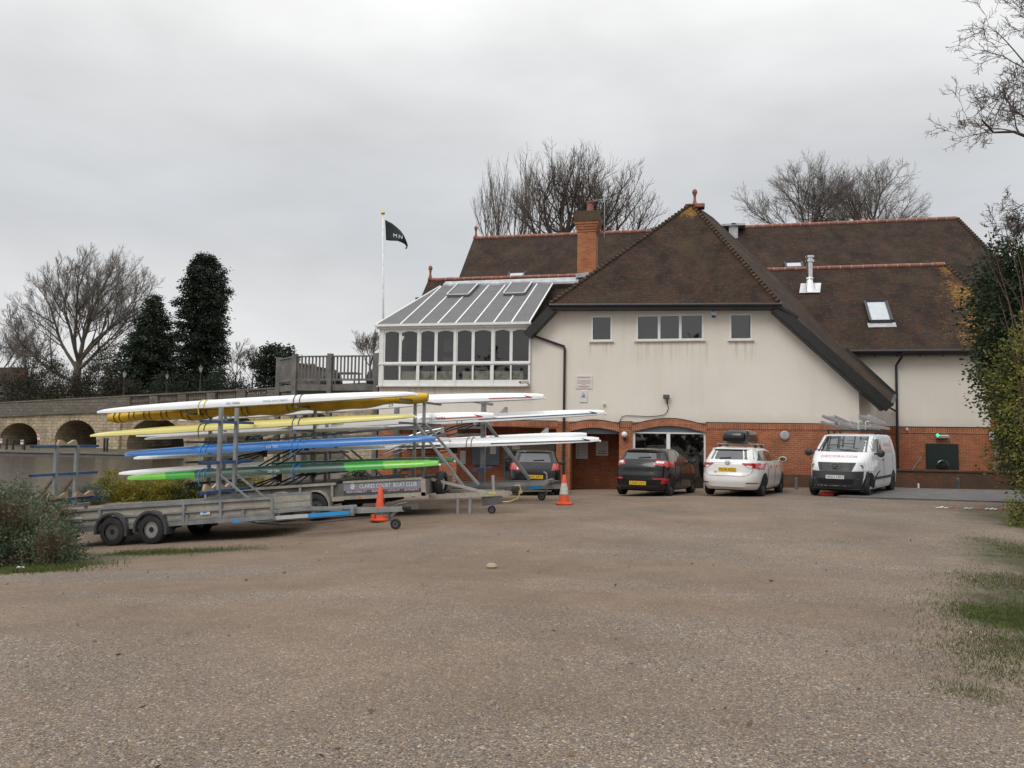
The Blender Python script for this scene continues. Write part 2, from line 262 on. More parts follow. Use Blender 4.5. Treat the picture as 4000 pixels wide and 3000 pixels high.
M = dict(
 gravel=gravel_mat(), water=water_mat(), stone=stone_mat('bridge stone'), stone_dark=stone_mat('weathered parapet stone', True),
 render=render_mat('cream render', (.785, .73, .645)), brick=brick_mat('red brick', (.40, .125, .050), (.29, .082, .034), (.36, .22, .14)),
 soldier=brick_mat('soldier course', (.40, .125, .055), (.29, .085, .038), (.42, .27, .18), True),
 oldbrick=brick_mat('mossy brick', (.17, .06, .03), (.11, .045, .028), (.10, .07, .05), moss=.7),
 chimbrick=brick_mat('chimney brick', (.43, .145, .05), (.33, .10, .038), (.40, .24, .14)),
 capbrick=brick_mat('stained chimney cap', (.13, .07, .04), (.085, .055, .035), (.07, .055, .04), moss=.6),
 roof=roof_mat('clay roof tiles', [(.13, 34.3, 11.6, 1.3, .8)], 1.12), roofd=roof_mat('shaded clay roof tiles', (), .92),  # roofd: the same tiles with shade put into a darker base
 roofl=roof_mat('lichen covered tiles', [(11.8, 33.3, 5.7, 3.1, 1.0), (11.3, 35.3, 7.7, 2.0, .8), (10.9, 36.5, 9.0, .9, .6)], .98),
 ridge=pm('terracotta ridge', (.27, .105, .075), .85, var=.3, scale=3, dirt=.5), mortar=pm('mortar', (.42, .38, .34), .9),
 hiptile=pm('hip tile', (.065, .040, .021), .85, var=.5, scale=4),
 black=pm('black paint', (.018, .017, .016), .45, var=.3), white=pm('white plastic frame', (.78, .78, .76), .4, var=.05, dirt=.08), offwhite=pm('cream paint', (.6, .57, .5), .6, var=.06),
 greyglass=pm('grey roof panel', (.15, .148, .152), .75, var=.08, scale=2, dirt=.2, spec=.15), lead=pm('lead flashing', (.40, .41, .42), .5, metal=.2, var=.25, scale=4),
 pane=glass_mat('window pane', refl=.06, clear=.8), panel=pm('slate blue panel', (.14, .18, .21), .5),
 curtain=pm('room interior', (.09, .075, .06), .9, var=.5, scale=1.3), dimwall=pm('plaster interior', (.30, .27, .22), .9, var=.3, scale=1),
 steel=pm('galvanised steel', (.30, .31, .31), .5, metal=.45, var=.25, scale=3, dirt=.3), darksteel=pm('dull steel', (.13, .13, .13), .5, metal=.5, var=.3, dirt=.35),
 alu=pm('aluminium', (.55, .55, .55), .35, metal=.8, var=.12), shiny=pm('stainless flue', (.7, .7, .7), .18, metal=1, var=.06),
 board=pm('weathered trailer board', (.36, .325, .265), .7, var=.18, scale=2.5, dirt=.4), darkboard=pm('grimy side panel', (.15, .145, .13), .7, var=.3, scale=2.5, dirt=.5),
 bluepaint=pm('blue padded arm', (.035, .09, .22), .6, var=.25), tape=pm('blue tape', (.03, .30, .68), .4, var=.1), silvertape=pm('silver tape', (.5, .51, .52), .35, var=.1),
 rubber=pm('tyre rubber', (.02, .02, .02), .8, var=.3, bump=.1), plastic=pm('black plastic', (.03, .03, .032), .5, var=.2), guard=pm('grey plastic guard', (.055, .055, .058), .55, var=.25, dirt=.2),
 bwhite=pm('white gelcoat', (.74, .745, .75), .22, var=.04, scale=1.2, coat=.3, dirt=.05), byellow=pm('yellow hull', (.70, .62, .20), .25, var=.05, scale=1.2, coat=.3), bblue=pm('blue hull', (.025, .15, .44), .25, var=.06, scale=1.2, coat=.4),
 blime=pm('lime hull', (.16, .50, .04), .25, var=.05, coat=.4), bgreen=pm('green hull', (.035, .33, .025), .25, var=.05, coat=.4), bdark=pm('dark green hull', (.035, .075, .055), .28, var=.1, coat=.4), bforest=pm('forest hull', (.012, .13, .05), .3, coat=.3),
 cover=pm('yellow boat cover', (.55, .34, .025), .6, var=.25, scale=2.5, bump=.3, bscale=6), red=pm('red trim', (.5, .02, .02), .4), navy=pm('navy trim', (.03, .06, .16), .4),
 webbing=pm('dark webbing', (.05, .05, .055), .8), orange=pm('faded cone orange', (.62, .075, .022), .5, var=.15, dirt=.08), conewhite=pm('scuffed reflective sleeve', (.55, .53, .48), .5, var=.3, scale=14, dirt=.5),
 wood=pm('weathered decking', (.15, .142, .13), .85, var=.3, scale=3), ply=pm('plywood', (.36, .27, .18), .8, var=.15), tan=pm('tan cable', (.6, .5, .1), .6),
 signwhite=pm('sign board', (.70, .69, .66), .5, var=.06, dirt=.1), signred=pm('sign red', (.40, .03, .04), .5), text_white=pm('white lettering', (.8, .8, .8), .5, var=.02), text_black=pm('black lettering', (.02, .02, .02), .5),
 bannergrey=pm('banner grey', (.23, .25, .29), .55, var=.1), bannermaroon=pm('banner maroon', (.13, .025, .07), .55), bannergreen=pm('banner green', (.05, .085, .075), .55), maroon=pm('maroon ink', (.2, .03, .05), .5),
 platey=pm('yellow plate', (.72, .45, .02), .4, var=.05), platew=pm('white plate', (.7, .7, .68), .4, var=.05),
 carblack=pm('black car paint', (.009, .009, .010), .2, var=.1, coat=.35, dirt=.02, spec=.3), carbrown=pm('very dark car paint', (.012, .011, .011), .2, coat=.35, dirt=.02, spec=.3), carwhite=pm('pearl white paint', (.72, .71, .69), .25, var=.03, coat=.8), vanwhite=pm('white van paint', (.74, .75, .76), .4, var=.04, coat=.12, dirt=.06),
 carglass=pm('dark car glass', (.012, .014, .016), .06, var=.1, coat=1, spec=.8), screen=pm('windscreen', (.02, .025, .03), .04, coat=.6, spec=.6), lamp_red=pm('red lamp lens', (.42, .012, .012), .12, coat=1, var=.2, scale=9), lamp_clear=pm('clear lamp lens', (.75, .75, .76), .15, coat=1, var=.25, scale=9), chrome=pm('chrome', (.7, .7, .7), .12, metal=1),
 alloy=pm('alloy wheel', (.35, .35, .36), .3, metal=.7), dark=pm('flat black', (.01, .01, .01), .9), bumper=pm('grey bumper', (.035, .036, .04), .6, var=.15), pinkink=pm('faded pink lettering', (.55, .28, .26), .6),  # dark: flat black, also paints the shade of openings left uncut
 bark=pm('bark', (.115, .095, .072), .9, var=.35, scale=1.2), barkd=pm('dark bark', (.062, .048, .040), .9, var=.3), twig=pm('twigs', (.14, .122, .108), .9, var=.3), twigd=pm('dark twigs', (.095, .075, .062), .9, var=.3), redtwig=pm('ruddy twigs', (.11, .06, .05), .8, var=.3),
 conifer=leaf_mat('dark conifer', (.012, .020, .012), (.022, .034, .018), scale=.5, trans=.05), fir=leaf_mat('fir green', (.018, .030, .018), (.034, .050, .027), scale=.5, trans=.08),
 brownbush=leaf_mat('brown thicket', (.040, .034, .022), (.062, .052, .032), (.035, .04, .02), scale=.4, trans=.05),
 sage=leaf_mat('sage shrub', (.055, .082, .042), (.14, .172, .105), (.095, .07, .04), scale=1.6), goldhedge=leaf_mat('golden hedge', (.15, .145, .018), (.30, .245, .028), (.07, .09, .02), scale=1.4), greyleaf=leaf_mat('grey shrub', (.10, .12, .09), (.16, .18, .13)),
 holly=leaf_mat('dark evergreen', (.014, .027, .014), (.048, .072, .030), (.045, .055, .02), scale=1), olive=leaf_mat('olive evergreen', (.045, .062, .018), (.085, .10, .028), (.16, .13, .02), scale=2.5), privet=leaf_mat('yellow green shrub', (.09, .11, .022), (.27, .25, .04), (.05, .07, .018), scale=2.5), deadstem=pm('dry stems', (.16, .10, .06), .9),
 grass=leaf_mat('grass blades', (.042, .070, .012), (.10, .13, .026), (.10, .088, .038), scale=2.0), grass_ground=pm('grassy soil', (.06, .07, .028), .95, var=.4, scale=2), tarmac=pm('worn asphalt', (.125, .12, .115), .8, var=.25, scale=2, bump=.2, bscale=150), concrete=pm('concrete', (.32, .31, .29), .85, var=.2), litter=pm('litter', (.55, .58, .62), .4, var=.2, scale=20),
 cream=pm('cream cupboard', (.72, .70, .56), .5, var=.06), bank=pm('bank earth', (.085, .075, .05), .95, var=.35, scale=.6), greendoor=pm('dark green door', (.008, .020, .017), .5), gold=pm('gold ball', (.55, .4, .12), .3, metal=.7), flag=pm('black flag', (.012, .02, .022), .8), pole=pm('white pole', (.7, .7, .72), .4), globe=pm('opal globe', (.8, .79, .76), .3, var=.03), ledgreen=emit_mat('green led', (.02, 1, .25), 2.2), skyglass=pm('pale rooflight', (.40, .43, .46), .08, coat=1, spec=1), tarp=pm('dark cover', (.02, .02, .022), .7), amber=pm('amber lens', (.6, .2, .02), .2, coat=1),
)
# ------------------------------------------------------------------ mesh building
class MB:
    def __init__(s): s.v = []; s.f = []; s.m = []; s.mi = 0
    def add(s, verts, faces):
        o = len(s.v); s.v += [tuple(x) for x in verts]
        for f in faces: s.f.append(tuple(i+o for i in f)); s.m.append(s.mi)
        return s
    def box(s, a, b):
        x0, y0, z0 = [min(p, q) for p, q in zip(a, b)]; x1, y1, z1 = [max(p, q) for p, q in zip(a, b)]
        return s.add([(x0, y0, z0), (x1, y0, z0), (x1, y1, z0), (x0, y1, z0), (x0, y0, z1), (x1, y0, z1), (x1, y1, z1), (x0, y1, z1)],
              [(3, 2, 1, 0), (4, 5, 6, 7), (0, 1, 5, 4), (1, 2, 6, 5), (2, 3, 7, 6), (3, 0, 4, 7)])
    def bar(s, p, q, w_, h=None, up=(0, 0, 1)):
        h = h or w_; p = Vector(p); q = Vector(q); d = (q-p).normalized(); up = Vector(up)
        if abs(d.dot(up)) > .98: up = Vector((0, 1, 0))
        r = d.cross(up).normalized(); u = r.cross(d).normalized(); vs = []
        for e in (p, q):
            for a, b in ((-1, -1), (1, -1), (1, 1), (-1, 1)): vs.append(e+r*a*w_/2+u*b*h/2)
        return s.add(vs, [(0, 1, 2, 3), (7, 6, 5, 4), (0, 4, 5, 1), (1, 5, 6, 2), (2, 6, 7, 3), (3, 7, 4, 0)])
    def tube(s, pts, rad, n=8, caps=True):
        pts = [Vector(p) for p in pts]
        if isinstance(rad, (int, float)): rad = [rad]*len(pts)
        o = len(s.v); ref = None
        for i, p in enumerate(pts):
            d = (pts[min(i+1, len(pts)-1)]-pts[max(i-1, 0)]).normalized()
            if ref is None: ref = Vector((0, 0, 1)) if abs(d.z) < .9 else Vector((1, 0, 0))
            r = d.cross(ref).normalized(); u = r.cross(d).normalized(); ref = u
            for k in range(n):
                a = 2*math.pi*k/n; s.v.append(tuple(p+(r*math.cos(a)+u*math.sin(a))*rad[i]))
        for i in range(len(pts)-1):
            for k in range(n):
                k2 = (k+1) % n; s.f.append((o+i*n+k, o+i*n+k2, o+(i+1)*n+k2, o+(i+1)*n+k)); s.m.append(s.mi)
        if caps:
            s.f.append(tuple(o+k for k in range(n))[::-1]); s.m.append(s.mi)
            s.f.append(tuple(o+(len(pts)-1)*n+k for k in range(n))); s.m.append(s.mi)
        return s
    def lathe(s, prof, n=20, loc=(0, 0, 0), axis='Z', caps=True):      # prof: (radius, height)
        o = len(s.v)
        for r_, h in prof:
            for k in range(n):
                a = 2*math.pi*k/n; c, d = r_*math.cos(a), r_*math.sin(a)
                p = {'Z': (c, d, h), 'X': (h, c, d), 'Y': (d, h, c)}[axis]
                s.v.append(tuple(x+y for x, y in zip(p, loc)))
        for i in range(len(prof)-1):
            for k in range(n):
                k2 = (k+1) % n; s.f.append((o+i*n+k, o+i*n+k2, o+(i+1)*n+k2, o+(i+1)*n+k)); s.m.append(s.mi)
        for i, rev in ((0, True), (len(prof)-1, False)):
            if caps and prof[i][0] > 1e-5:
                f = tuple(o+i*n+k for k in range(n)); s.f.append(f[::-1] if rev else f); s.m.append(s.mi)
        return s
    def poly(s, pts, thick=None, direc=(0, 0, -1)):          # flat polygon, optionally extruded
        pts = [Vector(p) for p in pts]; n = len(pts)
        if thick is None: return s.add(pts, [tuple(range(n))])
        d = Vector(direc)*thick; q = [p+d for p in pts]
        fs = [tuple(range(n)), tuple(range(2*n-1, n-1, -1))]+[(i, n+i, n+(i+1) % n, (i+1) % n) for i in range(n)]
        return s.add(pts+q, fs)
    def wall(s, outer, holes, y, depth=0., reveal=True, yfun=None):   # outline in (x,z) on plane Y=y with openings and reveals
        loops = [[Vector((a, y, b)) for a, b in lp] for lp in [outer]+list(holes)]
        flat = [p for lp in loops for p in lp]
        tri = tessellate_polygon(loops)
        s.add(flat, [tuple(t) for t in tri])
        if reveal and depth:
            for lp in loops[1:]:
                n = len(lp); s.add(lp+[p+Vector((0, depth, 0)) for p in lp], [(i, (i+1) % n, n+(i+1) % n, n+i) for i in range(n)])
        return s
    def grid(s, rows):
        o = len(s.v); n = len(rows[0])
        for r_ in rows: s.v += [tuple(p) for p in r_]
        for i in range(len(rows)-1):
            for k in range(n-1):
                s.f.append((o+i*n+k, o+i*n+k+1, o+(i+1)*n+k+1, o+(i+1)*n+k)); s.m.append(s.mi)
        return s

def T(o, label=None, cat=None, group=None, kind=None):
    if label: o['label'] = label
    if cat: o['category'] = cat
    if group: o['group'] = group
    if kind: o['kind'] = kind
    return o
def thing(name, label, cat, loc=(0, 0, 0), rot=(0, 0, 0), group=None):
    o = bpy.data.objects.new(name, None); C.objects.link(o); o.empty_display_size = .3
    o.location = loc; o.rotation_euler = rot; return T(o, label, cat, group)
def base_of(o):
    v = Vector((0, 0, 0))
    while o: v += Vector(o.location); o = o.parent
    return v
def part(name, mb, mat, parent=None, local=False, smooth=False, label=None, bevel=0, kind=None, auto=None):
    me = bpy.data.meshes.new(name)
    off = Vector((0, 0, 0)); loc = None
    if parent and not local: off = base_of(parent)
    if not parent:
        xs = [p[0] for p in mb.v]; ys = [p[1] for p in mb.v]; zs = [p[2] for p in mb.v]
        off = Vector(((min(xs)+max(xs))/2, (min(ys)+max(ys))/2, min(zs))); loc = off
    me.from_pydata([(x-off.x, y-off.y, z-off.z) for x, y, z in mb.v], [], mb.f)
    mats = mat if isinstance(mat, (list, tuple)) else [mat]
    for k in mats: me.materials.append(k)
    if len(mats) > 1: me.polygons.foreach_set('material_index', mb.m)
    if smooth: me.polygons.foreach_set('use_smooth', [True]*len(me.polygons))
    me.update(); o = bpy.data.objects.new(name, me); C.objects.link(o)
    if loc: o.location = loc
    if parent: o.parent = parent
    if bevel:
        b = o.modifiers.new('bevel', 'BEVEL'); b.width = bevel; b.segments = 2; b.limit_method = 'ANGLE'
    if smooth and auto:
        es = o.modifiers.new('edges', 'EDGE_SPLIT'); es.split_angle = R(auto)
    if label: o['label'] = label
    if kind: o['kind'] = kind
    return o
def recalc(o):
    bm = bmesh.new(); bm.from_mesh(o.data); bmesh.ops.recalc_face_normals(bm, faces=bm.faces); bm.to_mesh(o.data); bm.free(); return o
def single(name, mb, mat, label, cat, group=None, kind=None, smooth=False, bevel=0):
    return T(part(name, mb, mat, smooth=smooth, bevel=bevel), label, cat, group, kind)
def structure(name, mb, mat, smooth=False):
    o = part(name, mb, mat, smooth=smooth); o['kind'] = 'structure'; return o
def copy_tree(o, parent=None):
    c = o.copy(); C.objects.link(c)
    if parent: c.parent = parent
    for ch in [x for x in C.objects if x.parent == o]: copy_tree(ch, c)
    return c

_tx = {}
def text_pts(body, size):            # lettering outline, centred, in its own (x, y)
    key = (body, size)
    if key not in _tx:
        cu = bpy.data.curves.new('t', 'FONT'); cu.body = body; cu.size = size; cu.resolution_u = 2; cu.align_x = 'CENTER'; cu.align_y = 'CENTER'
        ob = bpy.data.objects.new('t', cu); C.objects.link(ob)
        me = bpy.data.meshes.new_from_object(ob.evaluated_get(bpy.context.evaluated_depsgraph_get()))
        _tx[key] = ([tuple(v.co) for v in me.vertices], [tuple(p.vertices) for p in me.polygons])
        bpy.data.objects.remove(ob); bpy.data.curves.remove(cu); bpy.data.meshes.remove(me)
    return _tx[key]
def text_mb(body, size, f, width=None, mb=None):   # f maps lettering (x, y) to a point
    v, fc = text_pts(body, size); k = 1
    if width:
        xs = [p[0] for p in v]; k = width/(max(xs)-min(xs))
    mb = mb or MB(); mb.add([f(p[0]*k, p[1]) for p in v], fc); return mb

def sstep(a, b, x):
    t = min(1, max(0, (x-a)/(b-a))); return t*t*(3-2*t)
def soft(x, k=1.2): return k*math.log1p(math.exp(min(40, x/k)))
def gz(x, y):                        # ground height of the yard
    z = .02-.088*soft(-2.9-x)*sstep(2, 13, y)*(1-.36*sstep(16.1, 16.95, y)-.19*sstep(18, 26, y))
    z -= .036*max(0, y-21.5)*(1-.9*sstep(-3, 5, x)) if y < 34 else .036*12.5*(1-.9*sstep(-3, 5, x))
    z -= 3.0*sstep(27, 46, y)*sstep(-13, -19, x)
    z += .015*math.sin(x*.7+y*.3)+.012*math.sin(y*.9-x*.2)
    return z

# ------------------------------------------------------------------ ground, water, far bank
def axis_steps(a, b, fine_a, fine_b, fine, coarse):
    r_ = []; x = a
    while x < b:
        r_.append(x); x += fine if fine_a <= x < fine_b else coarse
    r_.append(b); return r_
gx = axis_steps(-400, 400, -24, 24, .6, 16); gy = axis_steps(-60, 700, -4, 50, .6, 16)
mb = MB(); mb.grid([[(x, y, gz(x, y) if y < 60 else (gz(x, 60) if x > -17 else gz(-40, 60))) for x in gx] for y in gy])
structure('ground', mb, M['gravel'], True)
WZ = -1.75
structure('river_water', MB().poly([(-420, 30, WZ), (-13.2, 30, WZ), (-13.2, 110, WZ), (60, 110, WZ), (60, 700, WZ), (-420, 700, WZ)]), M['water'])
# ------------------------------------------------------------------ clubhouse
G_ = 31.0
club = thing('clubhouse', 'cream rendered boat club house with red brick base and brown tiled roofs', 'building', (0, 31, -.4))
def cb(name, mb, mat, parent=None, **k): return part(name, mb, mat, parent or club, **k)
def px(u, v, y=G_): return P(u, v, y).x
def pz(u, v, y=G_): return P(u, v, y).z

# gable wall and its openings
wins = [(px(2310, 1285), px(2391, 1285), 5.42, 6.42), (px(2486, 1280), px(2748, 1280), 5.42, 6.42), (px(2850, 1280), px(2938, 1280), 5.40, 6.40)]
wh = [[(a, c), (b, c), (b, d), (a, d)] for a, b, c, d in wins]
mb = MB(); mb.wall([(-12.5, 2.27), (6.07, 2.27), (6.07, 3.75), (3.2, 6.62), (-5.2, 6.68), (-6.21, 5.72), (-6.21, 3.66), (-12.5, 3.66)], wh, G_, .14)
mb.add([(6.07, 31, 2.27), (7.17, 33.3, 2.27), (7.17, 33.3, 3.8), (6.07, 31, 3.75)], [(0, 1, 2, 3)])           # splayed return under the low eave
recalc(cb('wall', mb, M['render']))
mb = MB(); mb.wall([(4.5, 2.22), (11.15, 2.22), (11.15, 5.2), (4.5, 5.2)], [], 33.3)
mb.add([(11.15, 33.3, 2.2), (11.15, 41, 2.2), (11.15, 41, 5.2), (11.15, 33.3, 5.2)], [(0, 1, 2, 3)]); cb('wall', mb, M['render'])
# brick ground floor
def arch(x0, x1, zs, za, n=10):
    return [(x0+(x1-x0)*i/n, zs+(za-zs)*math.sin(math.pi*i/n)) for i in range(n, -1, -1)]
xo1, xo2 = px(1555, 1750), px(1717, 1750); xo3, xo4 = px(1784, 1750), px(2172, 1750); xo5, xo6 = px(2227, 1750), px(2418, 1750); xc1, xc2 = px(2471, 1750), px(2757, 1750)
outer = [(-12.5, -1.2), (xo1, -1.2)]
for a, b, zs, za in ((xo1, xo2, 1.97, 2.03), (xo3, xo4, 1.97, 2.03), (xo5, xo6, 1.88, 2.04)):
    outer += [(a, -1.2)] + arch(a, b, zs, za)[::-1] + [(b, -1.2)]
outer += [(6.07, -1.2), (6.07, 2.27), (-12.5, 2.27)]
mb = MB(); mb.wall(outer, [[(xc1, -.35)] + [(xc2, -.35)] + arch(xc1, xc2, 1.88, 2.14)], G_+.004, .14)
for a, b in ((-12.5, xo1), (xo2, xo3), (xo4, xo5)):                                  # piers have depth
    mb.add([(a, G_, -1.2), (a, G_+.5, -1.2), (a, G_+.5, 2.27), (a, G_, 2.27), (b, G_, -1.2), (b, G_+.5, -1.2), (b, G_+.5, 2.27), (b, G_, 2.27)], [(0, 1, 2, 3), (4, 7, 6, 5), (1, 5, 6, 2)])
mb.add([(xo6, G_, -1.2), (xo6, 33.2, -1.2), (xo6, 33.2, 2.27), (xo6, G_, 2.27)], [(0, 1, 2, 3)])
mb.add([(6.07, 31, -1.2), (7.17, 33.3, -1.2), (7.17, 33.3, 2.268), (6.07, 31, 2.268)], [(0, 1, 2, 3)])
mb.wall([(-12.5, -1.2), (xo6, -1.2), (xo6, 2.27), (-12.5, 2.27)], [], 33.2)               # back of the open ground floor
mb.add([(xo4+.2, 31.5, -1.2), (xo4+.2, 33.2, -1.2), (xo4+.2, 33.2, 2.27), (xo4+.2, 31.5, 2.27)], [(0, 1, 2, 3)])
mb.wall([(6.0, -1.2), (11.15, -1.2), (11.15, 2.216), (6.0, 2.216)], [], 33.304)
mb.box((11.153, 33.29, -1.2), (11.40, 41, 5.15)); cb('brick_base', mb, M['brick'])
# soldier courses over the openings and along the top
mb = MB()
def band(pts_lo, pts_hi, y=G_-.022):
    n = len(pts_lo); mb.add([(x, y, z) for x, z in pts_lo]+[(x, y, z) for x, z in pts_hi]+[(x, G_, z) for x, z in pts_hi], [(i, i+1, n+i+1, n+i) for i in range(n-1)]+[(n+i, n+i+1, 2*n+i+1, 2*n+i) for i in range(n-1)])
def aband(a, b, zs, za, h): p = arch(a, b, zs, za)[::-1]; q = [(x, z+h) for x, z in p]; band(p, q)
aband(xc1-.03, xc2+.03, 1.88, 2.14, .28); aband(xo5-.03, xo6+.03, 1.88, 2.04, .30)
band([(-12.5, 2.05), (xo4+.06, 2.05)], [(-12.5, 2.30), (xo4+.06, 2.28)]); band([(xo6+.035, 2.06), (xc1-.035, 2.06)], [(xo6+.035, 2.275), (xc1-.035, 2.275)]); band([(xc2+.035, 2.05), (6.07, 2.05)], [(xc2+.035, 2.275), (6.07, 2.265)])
mb.add([(7.17, 33.28, 2.0), (11.15, 33.28, 2.0), (11.15, 33.28, 2.23), (7.17, 33.28, 2.23)], [(0, 1, 2, 3)])
cb('soldier_course', mb, M['soldier'])
mb = MB()                                                                       # black bead where render meets brick
def bead(pts): mb.tube([(x, G_-.03, z) for x, z in pts], .012, 4)
bead([(-12.5, 2.31), (xo4+.06, 2.29)]); bead([(x, z+.30) for x, z in arch(xo5-.03, xo6+.03, 1.895, 2.05)[::-1]]); bead([(xo6, 2.285), (xc1, 2.285)]); bead([(x, z+.28) for x, z in arch(xc1, xc2, 1.9, 2.155)[::-1]]); bead([(xc2, 2.285), (6.07, 2.275)])
mb.tube([(7.17, 33.27, 2.24), (11.15, 33.27, 2.24)], .012, 4); cb('render_bead', mb, M['black'])
# floors, ceilings and dim rooms so the openings have something behind them
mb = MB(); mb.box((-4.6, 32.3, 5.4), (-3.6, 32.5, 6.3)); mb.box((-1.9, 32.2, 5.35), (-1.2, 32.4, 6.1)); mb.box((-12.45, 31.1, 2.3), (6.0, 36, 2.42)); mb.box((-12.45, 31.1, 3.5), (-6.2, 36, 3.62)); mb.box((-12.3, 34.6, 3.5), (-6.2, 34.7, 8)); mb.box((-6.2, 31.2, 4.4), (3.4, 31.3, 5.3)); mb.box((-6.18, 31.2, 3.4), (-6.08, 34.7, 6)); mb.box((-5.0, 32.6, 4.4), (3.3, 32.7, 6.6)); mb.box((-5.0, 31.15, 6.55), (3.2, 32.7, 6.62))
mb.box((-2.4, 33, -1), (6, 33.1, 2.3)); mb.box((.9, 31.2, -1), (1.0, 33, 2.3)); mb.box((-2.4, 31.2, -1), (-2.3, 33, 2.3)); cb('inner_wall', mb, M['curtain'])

def window(x0, x1, z0, z1, lights, y=G_, sill=True, fw=.065):
    fr = MB(); fr.box((x0-.012, y-.02, z0-.012), (x0+fw, y+.05, z1+.012)); fr.box((x1-fw, y-.02, z0-.012), (x1+.012, y+.05, z1+.012))
    fr.box((x0+fw, y-.017, z1-fw), (x1-fw, y+.05, z1+.009)); fr.box((x0+fw, y-.017, z0-.009), (x1-fw, y+.05, z0+fw))
    pw = (x1-x0-2*fw)/lights
    for i in range(1, lights): fr.box((x0+fw+pw*i-.05, y-.014, z0+fw), (x0+fw+pw*i+.05, y+.05, z1-fw))
    for i in range(lights): fr.box((x0+fw+pw*i+pw*.25, y-.03, z1-.035), (x0+fw+pw*i+pw*.75, y-.015, z1-.012))
    f = cb('window', fr, M['white'])
    for i in range(lights): cb('pane', MB().add([(x0+fw+pw*i+.02, y+.03, z0+fw), (x0+fw+pw*(i+1)-.02, y+.03, z0+fw), (x0+fw+pw*(i+1)-.02, y+.03, z1-fw), (x0+fw+pw*i+.02, y+.03, z1-fw)], [(0, 1, 2, 3)]), M['panew'], f)
    if sill: cb('sill', MB().box((x0-.07, y-.09, z0-.05), (x1+.07, y+.02, z0-.012)), M['offwhite'], f)
M['panew'] = glass_mat('upstairs pane', refl=.09, clear=.7)
for (a, b, c, d), n in zip(wins, (1, 3, 1)): window(a, b, c, d, n)
# large shop-front window under the brick arch
fr = MB(); y = G_+.08
for a, b in ((xc1, xc1+.09), (xc2-.07, xc2), ((xc1+xc2)/2-.09, (xc1+xc2)/2+.05)): fr.box((a, y, -.35), (b, y+.06, 1.84))
fr.box((xc1, y-.005, 1.84), (xc2, y+.065, 1.89)); f = cb('shop_window', fr, M['white'])
cb('arch_panel', MB().poly([(x, y+.03, z) for x, z in [(xc2, 1.89)]+arch(xc1, xc2, 1.89, 2.14)]), M['panel'], f)
for a, b in ((xc1+.09, (xc1+xc2)/2-.09), ((xc1+xc2)/2+.05, xc2-.07)): cb('pane', MB().add([(a, y+.03, -.35), (b, y+.03, -.35), (b, y+.03, 1.84), (a, y+.03, 1.84)], [(0, 1, 2, 3)]), M['panew'], f)
cb('arch_panel', MB().poly([(x, G_+.2, z) for x, z in [(xo6, 1.80), (xo5, 1.80)]+arch(xo5, xo6, 1.86, 2.03)[::-1]]), M['panel'])
# doors and boards inside the open ground floor
bx_ = lambda u0, v0, u1, v1, y: ((px(u0, v1, y), pz(u0, v1, y)), (px(u1, v0, y), pz(u1, v0, y)))
(a, c), (b, d) = bx_(1972, 1712, 2170, 1900, 33.15); fd = cb('shop_window', MB().box((a-.05, 33.1, -.9), (b+.3, 33.18, d+.1)), M['panel']); cb('pane', MB().box((a, 33.08, -.8), (b+.25, 33.09, d)), M['pane'], fd)
(a, c), (b, d) = bx_(1783, 1760, 1820, 1812, 33.15); cb('door_panel', MB().box((a, 33.1, c), (b, 33.19, d)), M['signwhite'])

# conservatory
CY = 30.9; xl, xr = -12.5, -6.12
zz = lambda v: pz(1775, v, CY); xx = lambda c: px(c/2.074+1400, 1350, CY)
holes = []; cons_panes = []
for a, b in ((217, 328), (350, 475), (508, 616), (641, 770), (803, 917), (941, 1075), (1107, 1225), (1249, 1381)):
    x0, x1 = xx(a), xx(b); z0, z1 = zz(1412), zz(1291)
    holes.append([(x0, z0), (x1, z0)]+arch(x0, x1, z1-.07, z1, 8)); cons_panes.append((x0, x1, z0, z1))
for a, b in ((210, 332), (345, 472), (497, 624), (636, 767), (792, 922), (936, 1070), (1096, 1231), (1243, 1377)):
    x0, x1 = xx(a), xx(b); z0, z1 = zz(1484), zz(1427)
    holes.append([(x0, z0), (x1, z0), (x1, z1), (x0, z1)]); cons_panes.append((x0, x1, z0, z1))
mb = MB(); mb.wall([(xl, 3.66), (xr, 3.66), (xr, zz(1275)), (xl, zz(1275))], holes, CY, .06)
for a in (196, 489, 785, 1090): mb.box((xx(a)-.05, CY-.03, 3.68), (xx(a)+.05, CY-.003, zz(1280)))
mb.box((xl-.02, CY-.05, zz(1420)-.03), (xr, CY-.004, zz(1420)+.02)); mb.box((xl-.02, CY+.003, 3.66), (xl+.07, 33, zz(1275)))
cons = recalc(cb('conservatory_frame', mb, M['white']))
for x0, x1, z0, z1 in cons_panes: cb('pane', MB().add([(x0-.02, CY+.04, z0-.02), (x1+.02, CY+.04, z0-.02), (x1+.02, CY+.04, z1+.01), (x0-.02, CY+.04, z1+.01)], [(0, 1, 2, 3)]), M['pane'], cons)
cb('sill', MB().box((xl-.06, CY-.12, 3.62), (xr, CY+.02, 3.66)), M['offwhite'], cons)
mb = MB(); mb.box((xl-.15, 30.66, 6.10), (xr+.05, 30.78, 6.20)); mb.box((xl-.1, 30.79, 6.02), (xr, 30.9, 6.12)); cb('gutter', mb, M['white'])
mb = MB()
for a, b in ((-11.7, -10.32), (-10.3, -9.22), (-8.95, -7.62), (-7.6, -6.45)): mb.box((a, 31.05, 3.63), (b, 31.5, 4.27))
cb('cupboard', mb, M['cream'])
mb = MB()
for a, z in ((-8.3, 5.25), (-8.2, 4.7)): mb.box((a-.2, 34.5, z), (a+.25, 34.56, z+.4))
cb('picture_frame', mb, M['dimwall'])
